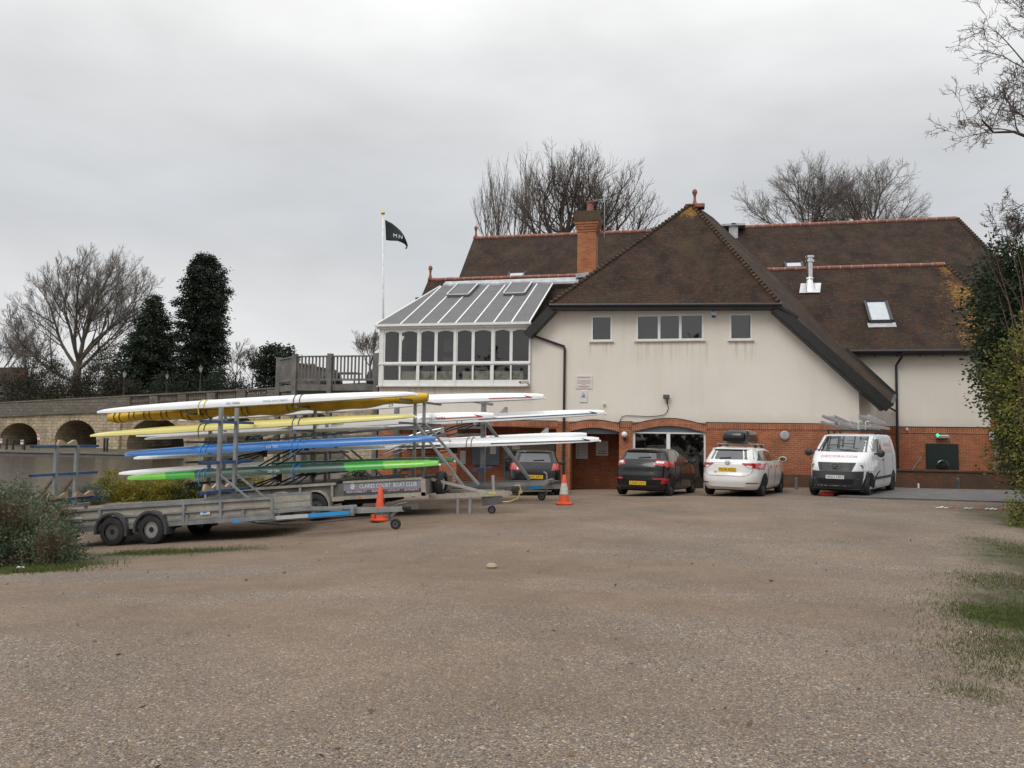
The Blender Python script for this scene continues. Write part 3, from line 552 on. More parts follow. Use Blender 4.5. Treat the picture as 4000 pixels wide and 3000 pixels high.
mb = MB(); mb.box((-11.6, 33, 3.6), (-11.4, 33.1, 5.9)); mb.box((-10.4, 33, 3.6), (-9.9, 33.1, 5.9)); cb('inner_door', mb, M['dimwall'])
eL = Vector((-12.62, 30.72, 6.17)); eR = Vector((-6.12, 30.72, 6.17)); tL = P(1720, 1119, 36.2); tR = P(2138, 1105, 36.2); tR.x = -6.1
mb = MB(); mb.poly([eL, eR, tR, tL], .05); mb.poly([eL, tL, (-12.62, 36.2, 6.17)], .05); croof = cb('conservatory_roof', mb, M['greyglass'])
def on_croof(x, k):           # point at plan x, k of the way up the pane
    z = eL.z+(tL.z-eL.z)*k; return Vector((x, eL.y+(36.2-eL.y)*k, z+.01))
ue = [1564, 1636, 1709, 1779, 1853, 1928, 1998, 2068]
for i, u in enumerate(ue):
    x = px(u, 1265, 30.72); kx = min(1, (x-eL.x)/(tL.x-eL.x))
    cb('glazing_bar', MB().bar(on_croof(x, .0), on_croof(x, kx*.985), .055, .05), M['white'], croof)
cb('glazing_bar', MB().bar(eL+Vector((0, 0, .02)), tL+Vector((0, 0, .02)), .06, .05), M['white'], croof)
for u0, u1 in ((1768, 1850), (1984, 2064)):
    k0, k1 = .66, .97; x0 = px(u0, 1130, 35.2); x1 = px(u1, 1130, 35.2)
    q = [on_croof(x0, k0), on_croof(x1, k0), on_croof(x1, k1), on_croof(x0, k1)]; q = [p+Vector((0, -.02, .12)) for p in q]
    v_ = cb('roof_vent', MB().poly(q, .1), M['greyglass'], croof)
    mb = MB()
    for i in range(4): mb.bar(q[i]+Vector((0, 0, .01)), q[(i+1) % 4]+Vector((0, 0, .01)), .07, .06)
    cb('vent_frame', mb, M['alu'], croof)
mb = MB(); mb.poly([P(1730, 1112, 36.1), P(2260, 1098, 36.1), P(2262, 1080, 36.25)+Vector((0, .1, 0)), P(1738, 1098, 36.25)+Vector((0, .1, 0))], .1); mb.bar(P(2250, 1080, 36.3), P(2300, 1073, 36.3), .3, .2); cb('lead_flashing', mb, M['lead'])

# roofs -----------------------------------------------------------
A_ = P(2700, 800, 34.5); L1 = P(2148, 1188, 30.55); R1 = P(3040, 1183, 30.55); L2 = P(2050, 1292, 30.55); R2 = P(3480, 1572, 30.55)
nrm = (R2-R1).cross(A_-R1).normalized(); cam0 = Vector((0, 0, CAMZ))
def onplane(u, v, p0=R1, n=nrm):
    r_ = Vector(ray(u, v)); return cam0+r_*(n.dot(p0-cam0)/n.dot(r_))
def onslope(u, v, y0=32.9, z0=5.2):            # low range front slope, 45 degrees
    return onplane(u, v, Vector((0, y0, z0)), Vector((0, -1, 1)))
A2 = A_+Vector((.5, .94, 0)); B1, B2, B3, B4 = onplane(2785, 849), onplane(3002, 1052), onplane(3298, 1363), onplane(3491, 1540)
cb('roof', MB().poly([L1+Vector((-.05, 0, 0)), R1, A_], .16), M['roof'], label='hipped gable front slope')
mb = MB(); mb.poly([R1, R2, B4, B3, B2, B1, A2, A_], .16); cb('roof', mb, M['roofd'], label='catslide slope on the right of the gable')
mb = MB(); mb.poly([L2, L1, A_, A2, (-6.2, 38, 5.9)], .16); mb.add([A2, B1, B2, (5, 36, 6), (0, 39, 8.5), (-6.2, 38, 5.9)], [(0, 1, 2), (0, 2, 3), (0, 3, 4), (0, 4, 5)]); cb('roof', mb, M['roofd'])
# low range along the front
LY, LZ = 37.0, 9.28
cb('roof', MB().poly([(-12.5, 32.9, 5.18), (4, 32.9, 5.18), (4, LY, LZ), (-12.5, LY, LZ)], .14), M['roof'])
mb = MB(); mb.poly([(4.005, 32.9, 5.18), (12.9, 32.9, 5.18), (10.7, LY, LZ), (4.005, LY, LZ)], .14); mb.poly([(12.9, 32.9, 5.18), (12.9, 41, 5.18), (10.7, LY, LZ)], .14); cb('roof', mb, M['roofl'], label='lower right slope with orange lichen')
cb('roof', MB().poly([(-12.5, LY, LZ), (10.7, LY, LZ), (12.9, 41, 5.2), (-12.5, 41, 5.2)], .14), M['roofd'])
mb = MB(); mb.add([(-12.4, 33.2, 5), (-12.4, LY, 9.1), (-12.4, 40.8, 5), (-12.4, 33.2, 2), (-12.4, 40.8, 2)], [(0, 1, 2), (0, 2, 4, 3)]); mb.box((-12.4, 40.5, -1), (11.1, 40.6, 5)); mb.box((-12.4, 33.25, 2.3), (-6, 33.3, 3.5)); cb('wall', mb, M['render'])
# tall main range
MY, MZ = 43.0, 12.83
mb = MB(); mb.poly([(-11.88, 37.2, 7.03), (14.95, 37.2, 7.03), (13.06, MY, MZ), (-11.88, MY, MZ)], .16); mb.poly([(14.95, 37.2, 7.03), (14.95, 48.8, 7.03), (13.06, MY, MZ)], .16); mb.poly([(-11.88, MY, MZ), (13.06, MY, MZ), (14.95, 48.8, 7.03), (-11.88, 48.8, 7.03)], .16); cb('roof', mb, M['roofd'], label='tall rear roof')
mb = MB(); mb.add([(-11.7, 37.6, 7), (-11.7, MY, 12.6), (-11.7, 48.4, 7), (-11.7, 37.6, -1), (-11.7, 48.4, -1)], [(0, 1, 2), (0, 2, 4, 3)]); mb.box((-11.7, 48.3, -1), (14.6, 48.4, 7)); mb.box((14.5, 37.6, -1), (14.6, 48.3, 7)); cb('wall', mb, M['render'])
def ridge_tiles(a, b, r_=.10, step=.46):
    a = Vector(a); b = Vector(b); n = max(1, int((b-a).length/step)); mb = MB()
    for i in range(n):
        p = a+(b-a)*(i/n); q = a+(b-a)*((i+.94)/n); k = random.Random(i).uniform(-.006, .006)
        mb.mi = 0; mb.tube([p+Vector((0, 0, k)), q+Vector((0, 0, k))], r_, 8); mb.mi = 1; mb.tube([q, a+(b-a)*((i+1)/n)], r_*.96, 8, False)
    return cb('ridge_tiles', mb, [M['ridge'], M['mortar']], smooth=True, auto=50)
ridge_tiles((-12.5, LY, LZ), (-4.6, LY, LZ)); ridge_tiles((3.3, LY, LZ), (10.75, LY, LZ)); ridge_tiles((-11.88, MY, MZ), (13.1, MY, MZ), .115)
def finial(p, s=1.0, base=True):
    p = Vector(p); mb = MB(); mb.lathe([(.13*s, -.05), (.14*s, .1*s), (.09*s, .2*s), (.06*s, .34*s), (.06*s, .5*s), (.09*s, .53*s), (.06*s, .56*s), (.10*s, .6*s), (.125*s, .68*s), (.11*s, .77*s), (.05*s, .84*s), (0, .86*s)], 14, p)
    cb('finial', mb, M['ridge'], smooth=True)
finial((-12.4, LY, LZ), .85); finial((-11.75, MY, MZ), .85); fa = A_+Vector((.15, .3, -.05))
mb = MB(); mb.box(fa+Vector((-.42, -.25, -.05)), fa+Vector((.42, .25, .13))); cb('ridge_cap', mb, M['ridge'], bevel=.04); finial(fa+Vector((0, 0, .06)), .9)
def hip_tiles(a, b, step=.2, r_=.08, mat='hiptile', up=(0, 0, 1)):
    a = Vector(a); b = Vector(b); n = int((b-a).length/step); mb = MB(); d = (b-a)/n
    for i in range(n):
        p = a+d*i; mb.tube([p+Vector((0, -.02, .075)), p+d*1.15+Vector((0, 0, .005))], [r_, r_*.72], 7)
    cb('hip_tiles', mb, M[mat])
hip_tiles(L1+Vector((0, 0, -.02)), A_+Vector((0, 0, -.02))); hip_tiles(R1+Vector((0, 0, -.02)), A_+Vector((0, 0, -.02))); hip_tiles((12.9, 32.9, 5.15), (10.75, LY, LZ-.02), mat='hiptile'); hip_tiles((14.95, 37.2, 7.0), (13.1, MY, MZ))
# eaves, gutters and black boards
mb = MB(); mb.bar(L1+Vector((-.02, -.06, -.12)), R1+Vector((.1, -.06, -.12)), .04, .2); mb.bar(L1+Vector((.3, .2, -.2)), R1+Vector((-.2, .2, -.2)), .45, .03); cb('fascia', mb, M['black'])
mb = MB(); mb.tube([L1+Vector((0, -.13, -.06)), R1+Vector((.12, -.13, -.08))], .065, 8); mb.bar(R1+Vector((-.05, -.1, -.12)), R1+Vector((.7, .0, -.55)), .08, .1); cb('gutter', mb, M['black'])
for mb in (MB().bar(L1+Vector((.06, -.03, -.2)), L2+Vector((.06, -.03, -.2)), .05, .34), MB().bar(R1+Vector((-.05, -.03, -.2)), R2+Vector((-.05, -.03, -.2)), .05, .36)): cb('bargeboard', mb, M['black'])
for mb in (MB().bar(L1+Vector((.2, .2, -.26)), L2+Vector((.2, .2, -.26)), .45, .06), MB().bar(R1+Vector((-.2, .2, -.3)), R2+Vector((-.25, .2, -.28)), .45, .06)): cb('soffit', mb, M['black'])
mb = MB(); mb.bar(B3+Vector((.02, .02, -.02)), B4+Vector((.02, .02, -.02)), .06, .22); cb('bargeboard', mb, M['black'])
mb = MB(); mb.bar(R2+Vector((.02, 0, -.07)), B4+Vector((.02, 0, -.07)), .12, .13); cb('gutter', mb, M['darksteel'])
mb = MB(); mb.tube([(5.6, 32.78, 5.12), (12.9, 32.78, 5.10)], .065, 8); mb.bar((5.6, 32.88, 5.05), (12.9, 32.88, 5.03), .05, .16); mb.bar((5.6, 33.1, 5.0), (12.9, 33.1, 5.0), .4, .03)
for i in range(8): mb.bar((6.3+i*.8, 32.8, 4.98), (6.3+i*.8, 33.2, 4.98), .05, .07)
cb('gutter', mb, M['black'])
def pipe(pts, r_=.045): cb('downpipe', MB().tube(pts, r_, 8), M['black'], smooth=True, auto=40)
pipe([P(2058, 1296, 30.7), P(2085, 1312, 30.9), P(2203, 1353, 30.92), P(2206, 1362, 30.92), P(2199, 1930, 30.92)], .05)
xw = px(3502, 1500, 33.2); pipe([(xw+.12, 32.8, 5.08), (xw+.12, 32.85, 4.9), (xw, 33.2, 4.6), (xw, 33.2, -.3)], .05); pipe([R2+Vector((.2, .9, .1)), Vector((xw-.25, 33.15, 2.95)), Vector((xw, 33.18, 2.8))], .04)
# chimney
zc = lambda v: pz(2290, v, 37.3); c0, c1 = px(2255, 1000, 37.3), px(2327, 1000, 37.3); cy0, cy1 = 37.3, 38.25
mb = MB(); mb.box((c0, cy0, 8), (c1, cy1, zc(905)))
for i in range(4): e = .03+.035*i; mb.box((c0-e, cy0-e, zc(905)+i*.12), (c1+e, cy1+e, zc(905)+(i+1)*.12-.002))
ch = cb('chimney', mb, M['chimbrick'])
mb = MB(); zt = zc(905)+.48; mb.box((c0-.16, cy0-.16, zt), (c1+.16, cy1+.16, zt+.42)); mb.box((c0-.08, cy0-.08, zt+.42), (c1+.08, cy1+.08, zt+.52)); cb('chimney_cap', mb, M['capbrick'], ch)
mb = MB(); mb.lathe([(.19, 0), (.17, .1), (.15, .5), (.19, .54), (.19, .6), (.13, .6), (.12, .3)], 16, ((c0+c1)/2+.1, (cy0+cy1)/2, zt+.5)); cb('chimney_pot', mb, M['ridge'], ch, smooth=True, auto=40)
# stainless flue, rooflights
fb = onslope(3165, 1133); mb = MB(); q = [onslope(3122, 1148), onslope(3203, 1146), onslope(3207, 1110), onslope(3128, 1112)]; mb.poly([p+Vector((0, -.03, .05)) for p in q], .02); fl = cb('flue', MB().lathe([(.30, -.15), (.12, .48), (.17, .5), (.15, .56), (.125, .56), (.125, 1.0), (.14, 1.0), (.14, 1.06), (.125, 1.06), (.125, 1.22), (.20, 1.22), (.20, 1.32), (.13, 1.34), (.13, 1.4), (.20, 1.42), (.20, 1.5), (0, 1.52)], 20, fb+Vector((0, .1, 0))), M['shiny'], smooth=True, auto=40); cb('flashing', mb, M['alu'], fl)
def rooflight(u0, v0, u1, v1, y0, z0, dark=True):
    q = [onslope(u0, v1, y0, z0), onslope(u1, v1, y0, z0)]; t = onslope((u0+u1)/2, v0, y0, z0); dy = t.y-q[0].y; q[1].y = q[0].y; q[1].z = q[0].z; q += [q[1]+Vector((0, dy, dy)), q[0]+Vector((0, dy, dy))]
    e = Vector((0, -.05, .06)); mb = MB()
    for i in range(4): mb.bar(q[i]+e, q[(i+1) % 4]+e, .10, .12)
    r_ = cb('rooflight', mb, M['plastic']); cb('pane', MB().poly([p+Vector((0, -.06, .07)) for p in q]), M['skyglass'], r_)
    cb('flashing', MB().poly([q[0]+Vector((-.12, -.25, -.19)), q[1]+Vector((.12, -.25, -.19)), q[1]+Vector((.12, -.06, .0)), q[0]+Vector((-.12, -.06, .0))], .02), M['lead'], r_)
rooflight(3399, 1184, 3484, 1262, 32.9, 5.18)
rooflight(3070, 1030, 3135, 1052, 37.2, 7.03); rooflight(1985, 1070, 2045, 1092, 37.2, 7.03)
mb = MB(); p = onslope(2865, 925, 37.2, 7.03); mb.box(p+Vector((-.22, -.1, -.3)), p+Vector((.22, .5, .55))); mb.box(p+Vector((-.6, -.2, .55)), p+Vector((.6, .6, .66))); mb.lathe([(.55, .66), (0, .9)], 4, p+Vector((0, .2, 0))); cb('roof_vent', mb, M['lead'])

# ------------------------------------------------------------------ fittings on and around the clubhouse (each its own thing)
def sgl(name, mb, mat, label, cat, **k): return single(name, mb, mat, label, cat, **k)
def flat_text(body, size, cx_, y, cz_, width=None): return text_mb(body, size, lambda a, b: (cx_+a, y, cz_+b), width)
a, b = P(2249, 1518, G_-.03), P(2313, 1467, G_-.03); cx_ = (a.x+b.x)/2; cz_ = (a.z+b.z)/2
s = thing('warning_sign', 'white warning notice high on the cream wall beside the black downpipe', 'sign', (cx_, G_-.03, a.z)); part('sign_board', MB().box((a.x, G_-.03, a.z), (b.x, G_-.002, b.z)), M['signwhite'], s); mb = flat_text('WARNING', .1, cx_, G_-.034, b.z-.08)
for i, (wd, z) in enumerate(((.5, .2), (.52, .25), (.52, .30), (.16, .36), (.48, .42), (.36, .45))): mb.box((cx_-wd/2, G_-.034, b.z-z-.006), (cx_+wd/2, G_-.031, b.z-z+.006))
part('lettering', mb, M['signred'], s)
a, b = P(2264, 1572, G_-.03), P(2295, 1524, G_-.03); cx_ = (a.x+b.x)/2; cz_ = (a.z+b.z)/2
s = thing('camera_notice', 'white notice with a black triangle pictogram below the warning notice', 'sign', (cx_, G_-.03, a.z)); part('sign_board', MB().box((a.x, G_-.03, a.z), (b.x, G_-.002, b.z)), M['signwhite'], s, bevel=.02)
mb = MB(); t_ = [Vector((cx_-.1, G_-.033, cz_-.04)), Vector((cx_+.1, G_-.033, cz_-.04)), Vector((cx_, G_-.033, cz_+.14))]
for i in range(3): mb.bar(t_[i], t_[(i+1) % 3], .004, .014, (0, 1, 0))
mb.poly([(cx_-.06, G_-.034, cz_-.02), (cx_+.05, G_-.034, cz_-.01), (cx_+.02, G_-.034, cz_+.06)]); part('pictogram', mb, M['text_black'], s)
# alarm box
p = P(2788, 1218, G_-.05); s = thing('alarm_box', 'white hexagonal alarm box between the middle and right upstairs windows', 'alarm', (p.x, G_, p.z-.15))
mb = MB(); hx = [(p.x+.14*math.sin(k*math.pi/3)*(1 if k % 3 else .8), p.z+.16*math.cos(k*math.pi/3)) for k in range(6)]
mb.poly([(x, G_-.1, z) for x, z in hx], .09, (0, 1, 0)); part('housing', mb, M['white'], s); part('badge', MB().box((p.x-.08, G_-.105, p.z+.01), (p.x+.08, G_-.101, p.z+.09)), M['tape'], s); part('strobe', MB().lathe([(.07, 0), (.06, -.06), (0, -.07)], 12, (p.x, G_-.05, p.z-.15)), M['navy'], s)
# floodlight with its cable
p = P(2603, 1551, G_-.15); s = thing('floodlight', 'black floodlight on the cream wall above the arched window', 'floodlight', (p.x, G_, p.z-.2))
mb = MB(); mb.box((p.x-.12, G_-.22, p.z-.07), (p.x+.12, G_-.08, p.z+.09)); part('housing', mb, M['plastic'], s, bevel=.02); part('lens', MB().box((p.x-.10, G_-.228, p.z-.05), (p.x+.10, G_-.222, p.z+.07)), M['carglass'], s); part('bracket', MB().bar((p.x+.03, G_-.1, p.z-.06), (p.x+.03, G_-.02, p.z-.24), .05, .04), M['plastic'], s)
cp = [(850, 205), (860, 270), (845, 300), (820, 330), (750, 345), (640, 352), (520, 345), (400, 341), (355, 355), (335, 400), (330, 470)]
part('cable', MB().tube([P(2300+x/2.765, 1500+y_/2.765, G_-.045) for x, y_ in cp], .014, 5), M['plastic'], s)
p = P(2360, 1580, G_-.08); sgl('sensor', MB().lathe([(.04, -.04), (.05, .0), (.045, .05), (0, .07)], 12, (p.x, G_-.06, p.z)).box((p.x-.03, G_-.05, p.z-.03), (p.x+.05, G_-.002, p.z+.02)), M['offwhite'], 'small round sensor on the cream wall left of the floodlight', 'sensor', smooth=False)
p = P(2055, 1492, CY-.3); s = thing('security_camera', 'beige security camera under the right end of the conservatory windows', 'camera', (p.x, CY-.1, p.z-.1)); part('housing', MB().bar((p.x-.2, CY-.45, p.z-.02), (p.x+.06, CY-.2, p.z+.02), .13, .13), M['offwhite'], s, bevel=.02); part('bracket', MB().bar((p.x+.03, CY-.25, p.z), (p.x+.1, CY-.06, p.z-.14), .06, .06), M['offwhite'], s); part('lens', MB().lathe([(.045, 0), (.045, -.012), (0, -.013)], 12, (p.x-.2, CY-.455, p.z-.02), 'Y'), M['dark'], s)
# globe lamp, disc lamp, emergency light
p = P(2439, 1697, G_-.15); s = thing('globe_lamp', 'white globe wall lamp on the brick pier left of the arched window', 'lamp', (p.x, G_, p.z-.2)); part('globe', MB().lathe([(.0, -.115)]+[(.115*math.sin(k*math.pi/10), -.115*math.cos(k*math.pi/10)) for k in range(1, 10)]+[(0, .115)], 16, (p.x, G_-.15, p.z)), M['globe'], s, smooth=True); part('bracket', MB().lathe([(.05, -.09), (.06, -.12), (.05, -.2), (.03, -.22)], 12, (p.x, G_-.12, p.z)).box((p.x-.05, G_-.1, p.z-.22), (p.x+.05, G_-.002, p.z-.1)), M['plastic'], s)
p = P(3065, 1700, G_-.05); sgl('wall_vent', MB().lathe([(.0, -.09), (.12, -.085), (.165, -.07), (.17, -.02), (.17, 0)], 24, (p.x, G_, p.z), 'Y').box((p.x-.02, G_-.04, p.z-.2), (p.x+.02, G_-.002, p.z-.16)), M['lead'], 'round grey disc on the brick wall between the white estate car and the van', 'vent')
p = P(3680, 1706, 33.15); s = thing('emergency_light', 'slim white emergency light with a green lamp above the dark green hatch', 'lamp', (p.x, 33.28, p.z)); part('housing', MB().box((p.x-.22, 33.1, p.z-.07), (p.x+.24, 33.275, p.z+.07)), M['alu'], s, bevel=.03); part('indicator', MB().lathe([(.05, .02), (.05, -.01), (.02, -.03), (0, -.032)], 10, (p.x-.17, 33.1, p.z+.06), 'Y'), M['ledgreen'], s)
p = P(3543, 1673, 33.2); sgl('sensor', MB().lathe([(.05, 0), (.05, .05), (.03, .1), (0, .11)], 10, (p.x, 33.22, p.z-.08)).box((p.x-.02, 33.2, p.z-.04), (p.x+.02, 33.276, p.z)), M['offwhite'], 'small pale sensor on the brick top course right of the corner downpipe', 'sensor')
# dark green hatch, meter box, rails
a, b = P(3626, 1842, 33.2), P(3739, 1740, 33.2); s = thing('hatch_door', 'dark green hatch door with a round vent in the right brick wall', 'door', ((a.x+b.x)/2, 33.3, a.z)); part('door_leaf', MB().box((a.x, 33.22, a.z-.3), (b.x, 33.296, b.z)), M['greendoor'], s); part('round_vent', MB().lathe([(0, -.03), (.19, -.03), (.21, -.02), (.21, 0)], 20, ((a.x+b.x)/2+.0, 33.22, a.z+.24), 'Y'), M['carglass'], s); part('frame', MB().box((a.x-.05, 33.23, a.z-.3), (a.x-.002, 33.29, b.z+.05)).box((b.x+.002, 33.23, a.z-.3), (b.x+.05, 33.29, b.z+.05)).box((a.x-.002, 33.23, b.z+.002), (b.x+.002, 33.29, b.z+.05)), M['greendoor'], s)
p = P(3876, 1700, 33.2); sgl('meter_box', MB().box((p.x-.06, 33.18, p.z-.16), (p.x+.1, 33.27, p.z+.16)).box((p.x-.09, 33.2, p.z-.18), (p.x-.062, 33.27, p.z+.18)), M['offwhite'], 'small grey box on the brick corner at the far right of the club house', 'box')
def rail(pts, label, r_=.03): sgl('handrail', MB().tube(pts, r_, 8), M['darksteel'], label, 'handrail')
rail([P(3562, 1838, 32), P(3598, 1787, 32.3), P(3604, 1783, 32.6)], 'short slanting handrail behind the low wall left of the green hatch')
rail([P(3880, 1845, 31.9), P(3893, 1715, 32.6), P(3895, 1712, 33)], 'tall handrail beside the steps at the right corner of the club house')
# notice boards in the porch
def board(u0, v0, u1, v1, y, label, mat, deco=None, name='notice_board'):
    a, b = P(u0, v1, y), P(u1, v0, y); s = thing(name, label, 'sign', ((a.x+b.x)/2, y, a.z)); part('panel', MB().box((a.x, y, a.z), (b.x, y+.04, b.z)), mat, s)
    if deco: deco(s, a, b, y-.003)
    return s
def deco1(s, a, b, y):
    mb = MB(); cx_ = (a.x+b.x)/2
    for i in range(5): z = b.z-.14-.11*i; mb.box((a.x+.06, y, z), (a.x+.12, y+.002, z+.03)); mb.box((cx_+.04, y, z), (b.x-.06, y+.002, z+.012))
    mb.box((a.x+.03, y, b.z-.07), (b.x-.03, y+.002, b.z-.02)); part('print', mb, M['navy'], s)
def deco2(s, a, b, y):
    cx_ = (a.x+b.x)/2; cz_ = b.z-.2; mb = MB(); n = 16
    for k in range(n):
        q = [Vector((cx_+.13*math.cos(t), y, cz_+.13*math.sin(t))) for t in (2*math.pi*k/n, 2*math.pi*(k+1)/n)]; mb.bar(q[0], q[1], .004, .04, (0, 1, 0))
    for k in range(3): t = math.pi/2+k*2*math.pi/3; mb.bar((cx_, y, cz_), (cx_+.1*math.cos(t), y, cz_+.1*math.sin(t)), .004, .03, (0, 1, 0))
    part('emblem', mb, M['signred'], s); mb = MB(); mb.box((cx_-.15, y, cz_-.25), (cx_+.15, y+.002, cz_-.21)); part('print', mb, M['navy'], s); mb = MB(); mb.box((cx_-.2, y, cz_-.34), (cx_+.2, y+.002, cz_-.30)); part('print', mb, M['signred'], s)
board(2249, 1724, 2296, 1792, 33.1, 'white notice board with dark list in the porch, left of the red emblem board', M['signwhite'], deco1)
board(2328, 1722, 2376, 1779, 33.1, 'white sign with a red round emblem on the porch back wall', M['signwhite'], deco2)
board(1843, 1732, 1952, 1815, 33.05, 'wide grey notice board on the brick wall left of the black hatchback', M['panel'], lambda s, a, b, y: part('poster', MB().box((b.x-.42, y, b.z-.45), (b.x-.16, y+.002, b.z-.12)), M['signwhite'], s))
board(1985, 1738, 2168, 1762, 33.0, 'pale sign strip with lettering above the black hatchback', M['dimwall'], None)
board(2000, 1741, 2030, 1755, 32.95, 'small white sign in front of the pale strip above the black hatchback', M['signwhite'], None)
# tv aerial
p = P(2360, 925, 37.8); q = P(2362, 745, 37.8); s = thing('tv_aerial', 'thin television aerial on a pole beside the brick chimney', 'aerial', (p.x, p.y, p.z)); part('mast', MB().tube([p, q], .016, 6), M['alu'], s)
mb = MB(); b0 = q+Vector((-.5, 0, -.45)); b1 = q+Vector((.15, 0, -.42)); mb.bar(b0, b1, .02)
for k in range(6): c_ = b0+(b1-b0)*k/5; mb.bar(c_+Vector((0, -.25, 0)), c_+Vector((0, .25, 0)), .012)
part('antenna', mb, M['alu'], s); part('bracket', MB().bar(p+Vector((-.35, 0, .25)), p+Vector((.02, 0, .25)), .04), M['darksteel'], s)

# ------------------------------------------------------------------ terrace deck left of the conservatory
s = thing('terrace_deck', 'grey timber roof terrace with slatted balustrade left of the conservatory', 'terrace', (-15, 34, -1))
d0, d1, d2, d3 = P(1088, 1500, 34.6), P(1150, 1498, 33.2), P(1288, 1496, 33.2), P(1471, 1495, 33.2)
zf = d3.z-.02
for p in (d0, d1, d2, d3): p.z = zf
top = [Vector((p.x, p.y, 5.22)) for p in (d0, d1, d2, d3)]; end = Vector((-12.6, 33.2, zf)); lo = [d0, d1, d2, d3]
part('floor', MB().poly([(d0.x, d0.y, zf-.05), (d1.x, d1.y, zf-.05), (end.x+.1, end.y, zf-.05), (end.x+.1, 41, zf-.05), (d0.x, 41, zf-.05)], .28), M['wood'], s)
for p in lo+[Vector((d0.x, 38, zf))]: part('post', MB().box((p.x-.11, p.y-.11, -1.2), (p.x+.11, p.y+.11, 5.27)), M['wood'], s)
spans = [(lo[0], lo[1]), (lo[1], lo[2]), (lo[2], lo[3]), (lo[3], end), (Vector((d0.x, 41, zf)), lo[0])]
for a, b in spans:
    d = (b-a).normalized(); e = Vector((0, 0, 1.22)); part('top_rail', MB().bar(a+e, b+e, .12, .06), M['wood'], s); part('bottom_rail', MB().bar(a+e*.13, b+e*.13, .09, .09), M['wood'], s)
    mb = MB(); n = int((b-a).length/.17)
    for i in range(1, n): c_ = a+(b-a)*i/n; mb.box((c_.x-.035, c_.y-.02, zf+.17), (c_.x+.035, c_.y+.02, zf+1.2))
    part('balusters', mb, M['wood'], s)
def covered(name, x, y, w_, h, label, cat): 
    mb = MB(); mb.lathe([(w_*.5, 0), (w_*.56, h*.25), (w_*.5, h*.6), (w_*.22, h*.9), (w_*.12, h), (0, h*1.01)], 10, (x, y, zf-.03)); single(name, mb, M['tarp'], label, cat)
covered('covered_furniture', -13.9, 35.2, 1.7, 1.12, 'dark covered furniture behind the terrace slats next to the conservatory', 'furniture')
covered('covered_parasol', -17.2, 36.4, 1.0, .95, 'dark covered shape on the middle of the timber terrace', 'furniture')
mb = MB(); tb = (-16.2, 36, zf-.04); mb.box((tb[0]-.6, tb[1]-.35, tb[2]+.68), (tb[0]+.6, tb[1]+.35, tb[2]+.74))
t_ = thing('terrace_table', 'low table standing behind the terrace balustrade', 'table', tb); part('table_top', mb, M['darksteel'], t_)
for a in (-.5, .5):
    for b in (-.28, .28): part('leg', MB().box((tb[0]+a-.03, tb[1]+b-.03, tb[2]), (tb[0]+a+.03, tb[1]+b+.03, tb[2]+.68)), M['darksteel'], t_)

# flag on its pole
p = P(1503, 1290, 34.5); q = P(1496, 838, 34.5); fp_ = thing('flagpole', 'slender white flagpole with a gold ball behind the conservatory', 'flagpole', (p.x, 34.5, 3.7)); part('pole', MB().tube([(p.x, 34.5, 3.7), q], [.055, .04], 10), M['pole'], fp_, smooth=True); part('finial', MB().lathe([(.03, 0), (.09, .03), (.10, .08), (.06, .14), (.02, .2), (0, .24)], 12, q), M['gold'], fp_, smooth=True)
fpx = lambda x, y_: P(1400+x/2.074, 700+y_/2.074, 34.5)
topc = [(215, 328), (265, 352), (310, 388), (345, 420), (378, 462), (395, 505), (398, 535), (383, 558)]; botc = [(215, 487), (250, 494), (290, 500), (325, 506), (350, 514), (370, 522), (380, 538), (374, 560)]
rows = []
for i in range(9):
    k = i/8; rows.append([fpx(*a).lerp(fpx(*b), k)+Vector((0, .14*math.sin(j*1.1+k*1.2), 0)) for j, (a, b) in enumerate(zip(topc, botc))])
fg = MB().grid(rows); fo = T(part('flag', fg, M['flag'], smooth=True), 'black flag with white letters flying from the white flagpole', 'flag'); so = fo.modifiers.new('cloth', 'SOLIDIFY'); so.thickness = .012; so.offset = 0
mb = text_mb('M.N', .42, lambda a, b: fpx(330+a*105, 470-b*95-abs(a)*0+a*26)+Vector((0, -.16, 0))); part('lettering', mb, M['text_white'], fo, local=False)
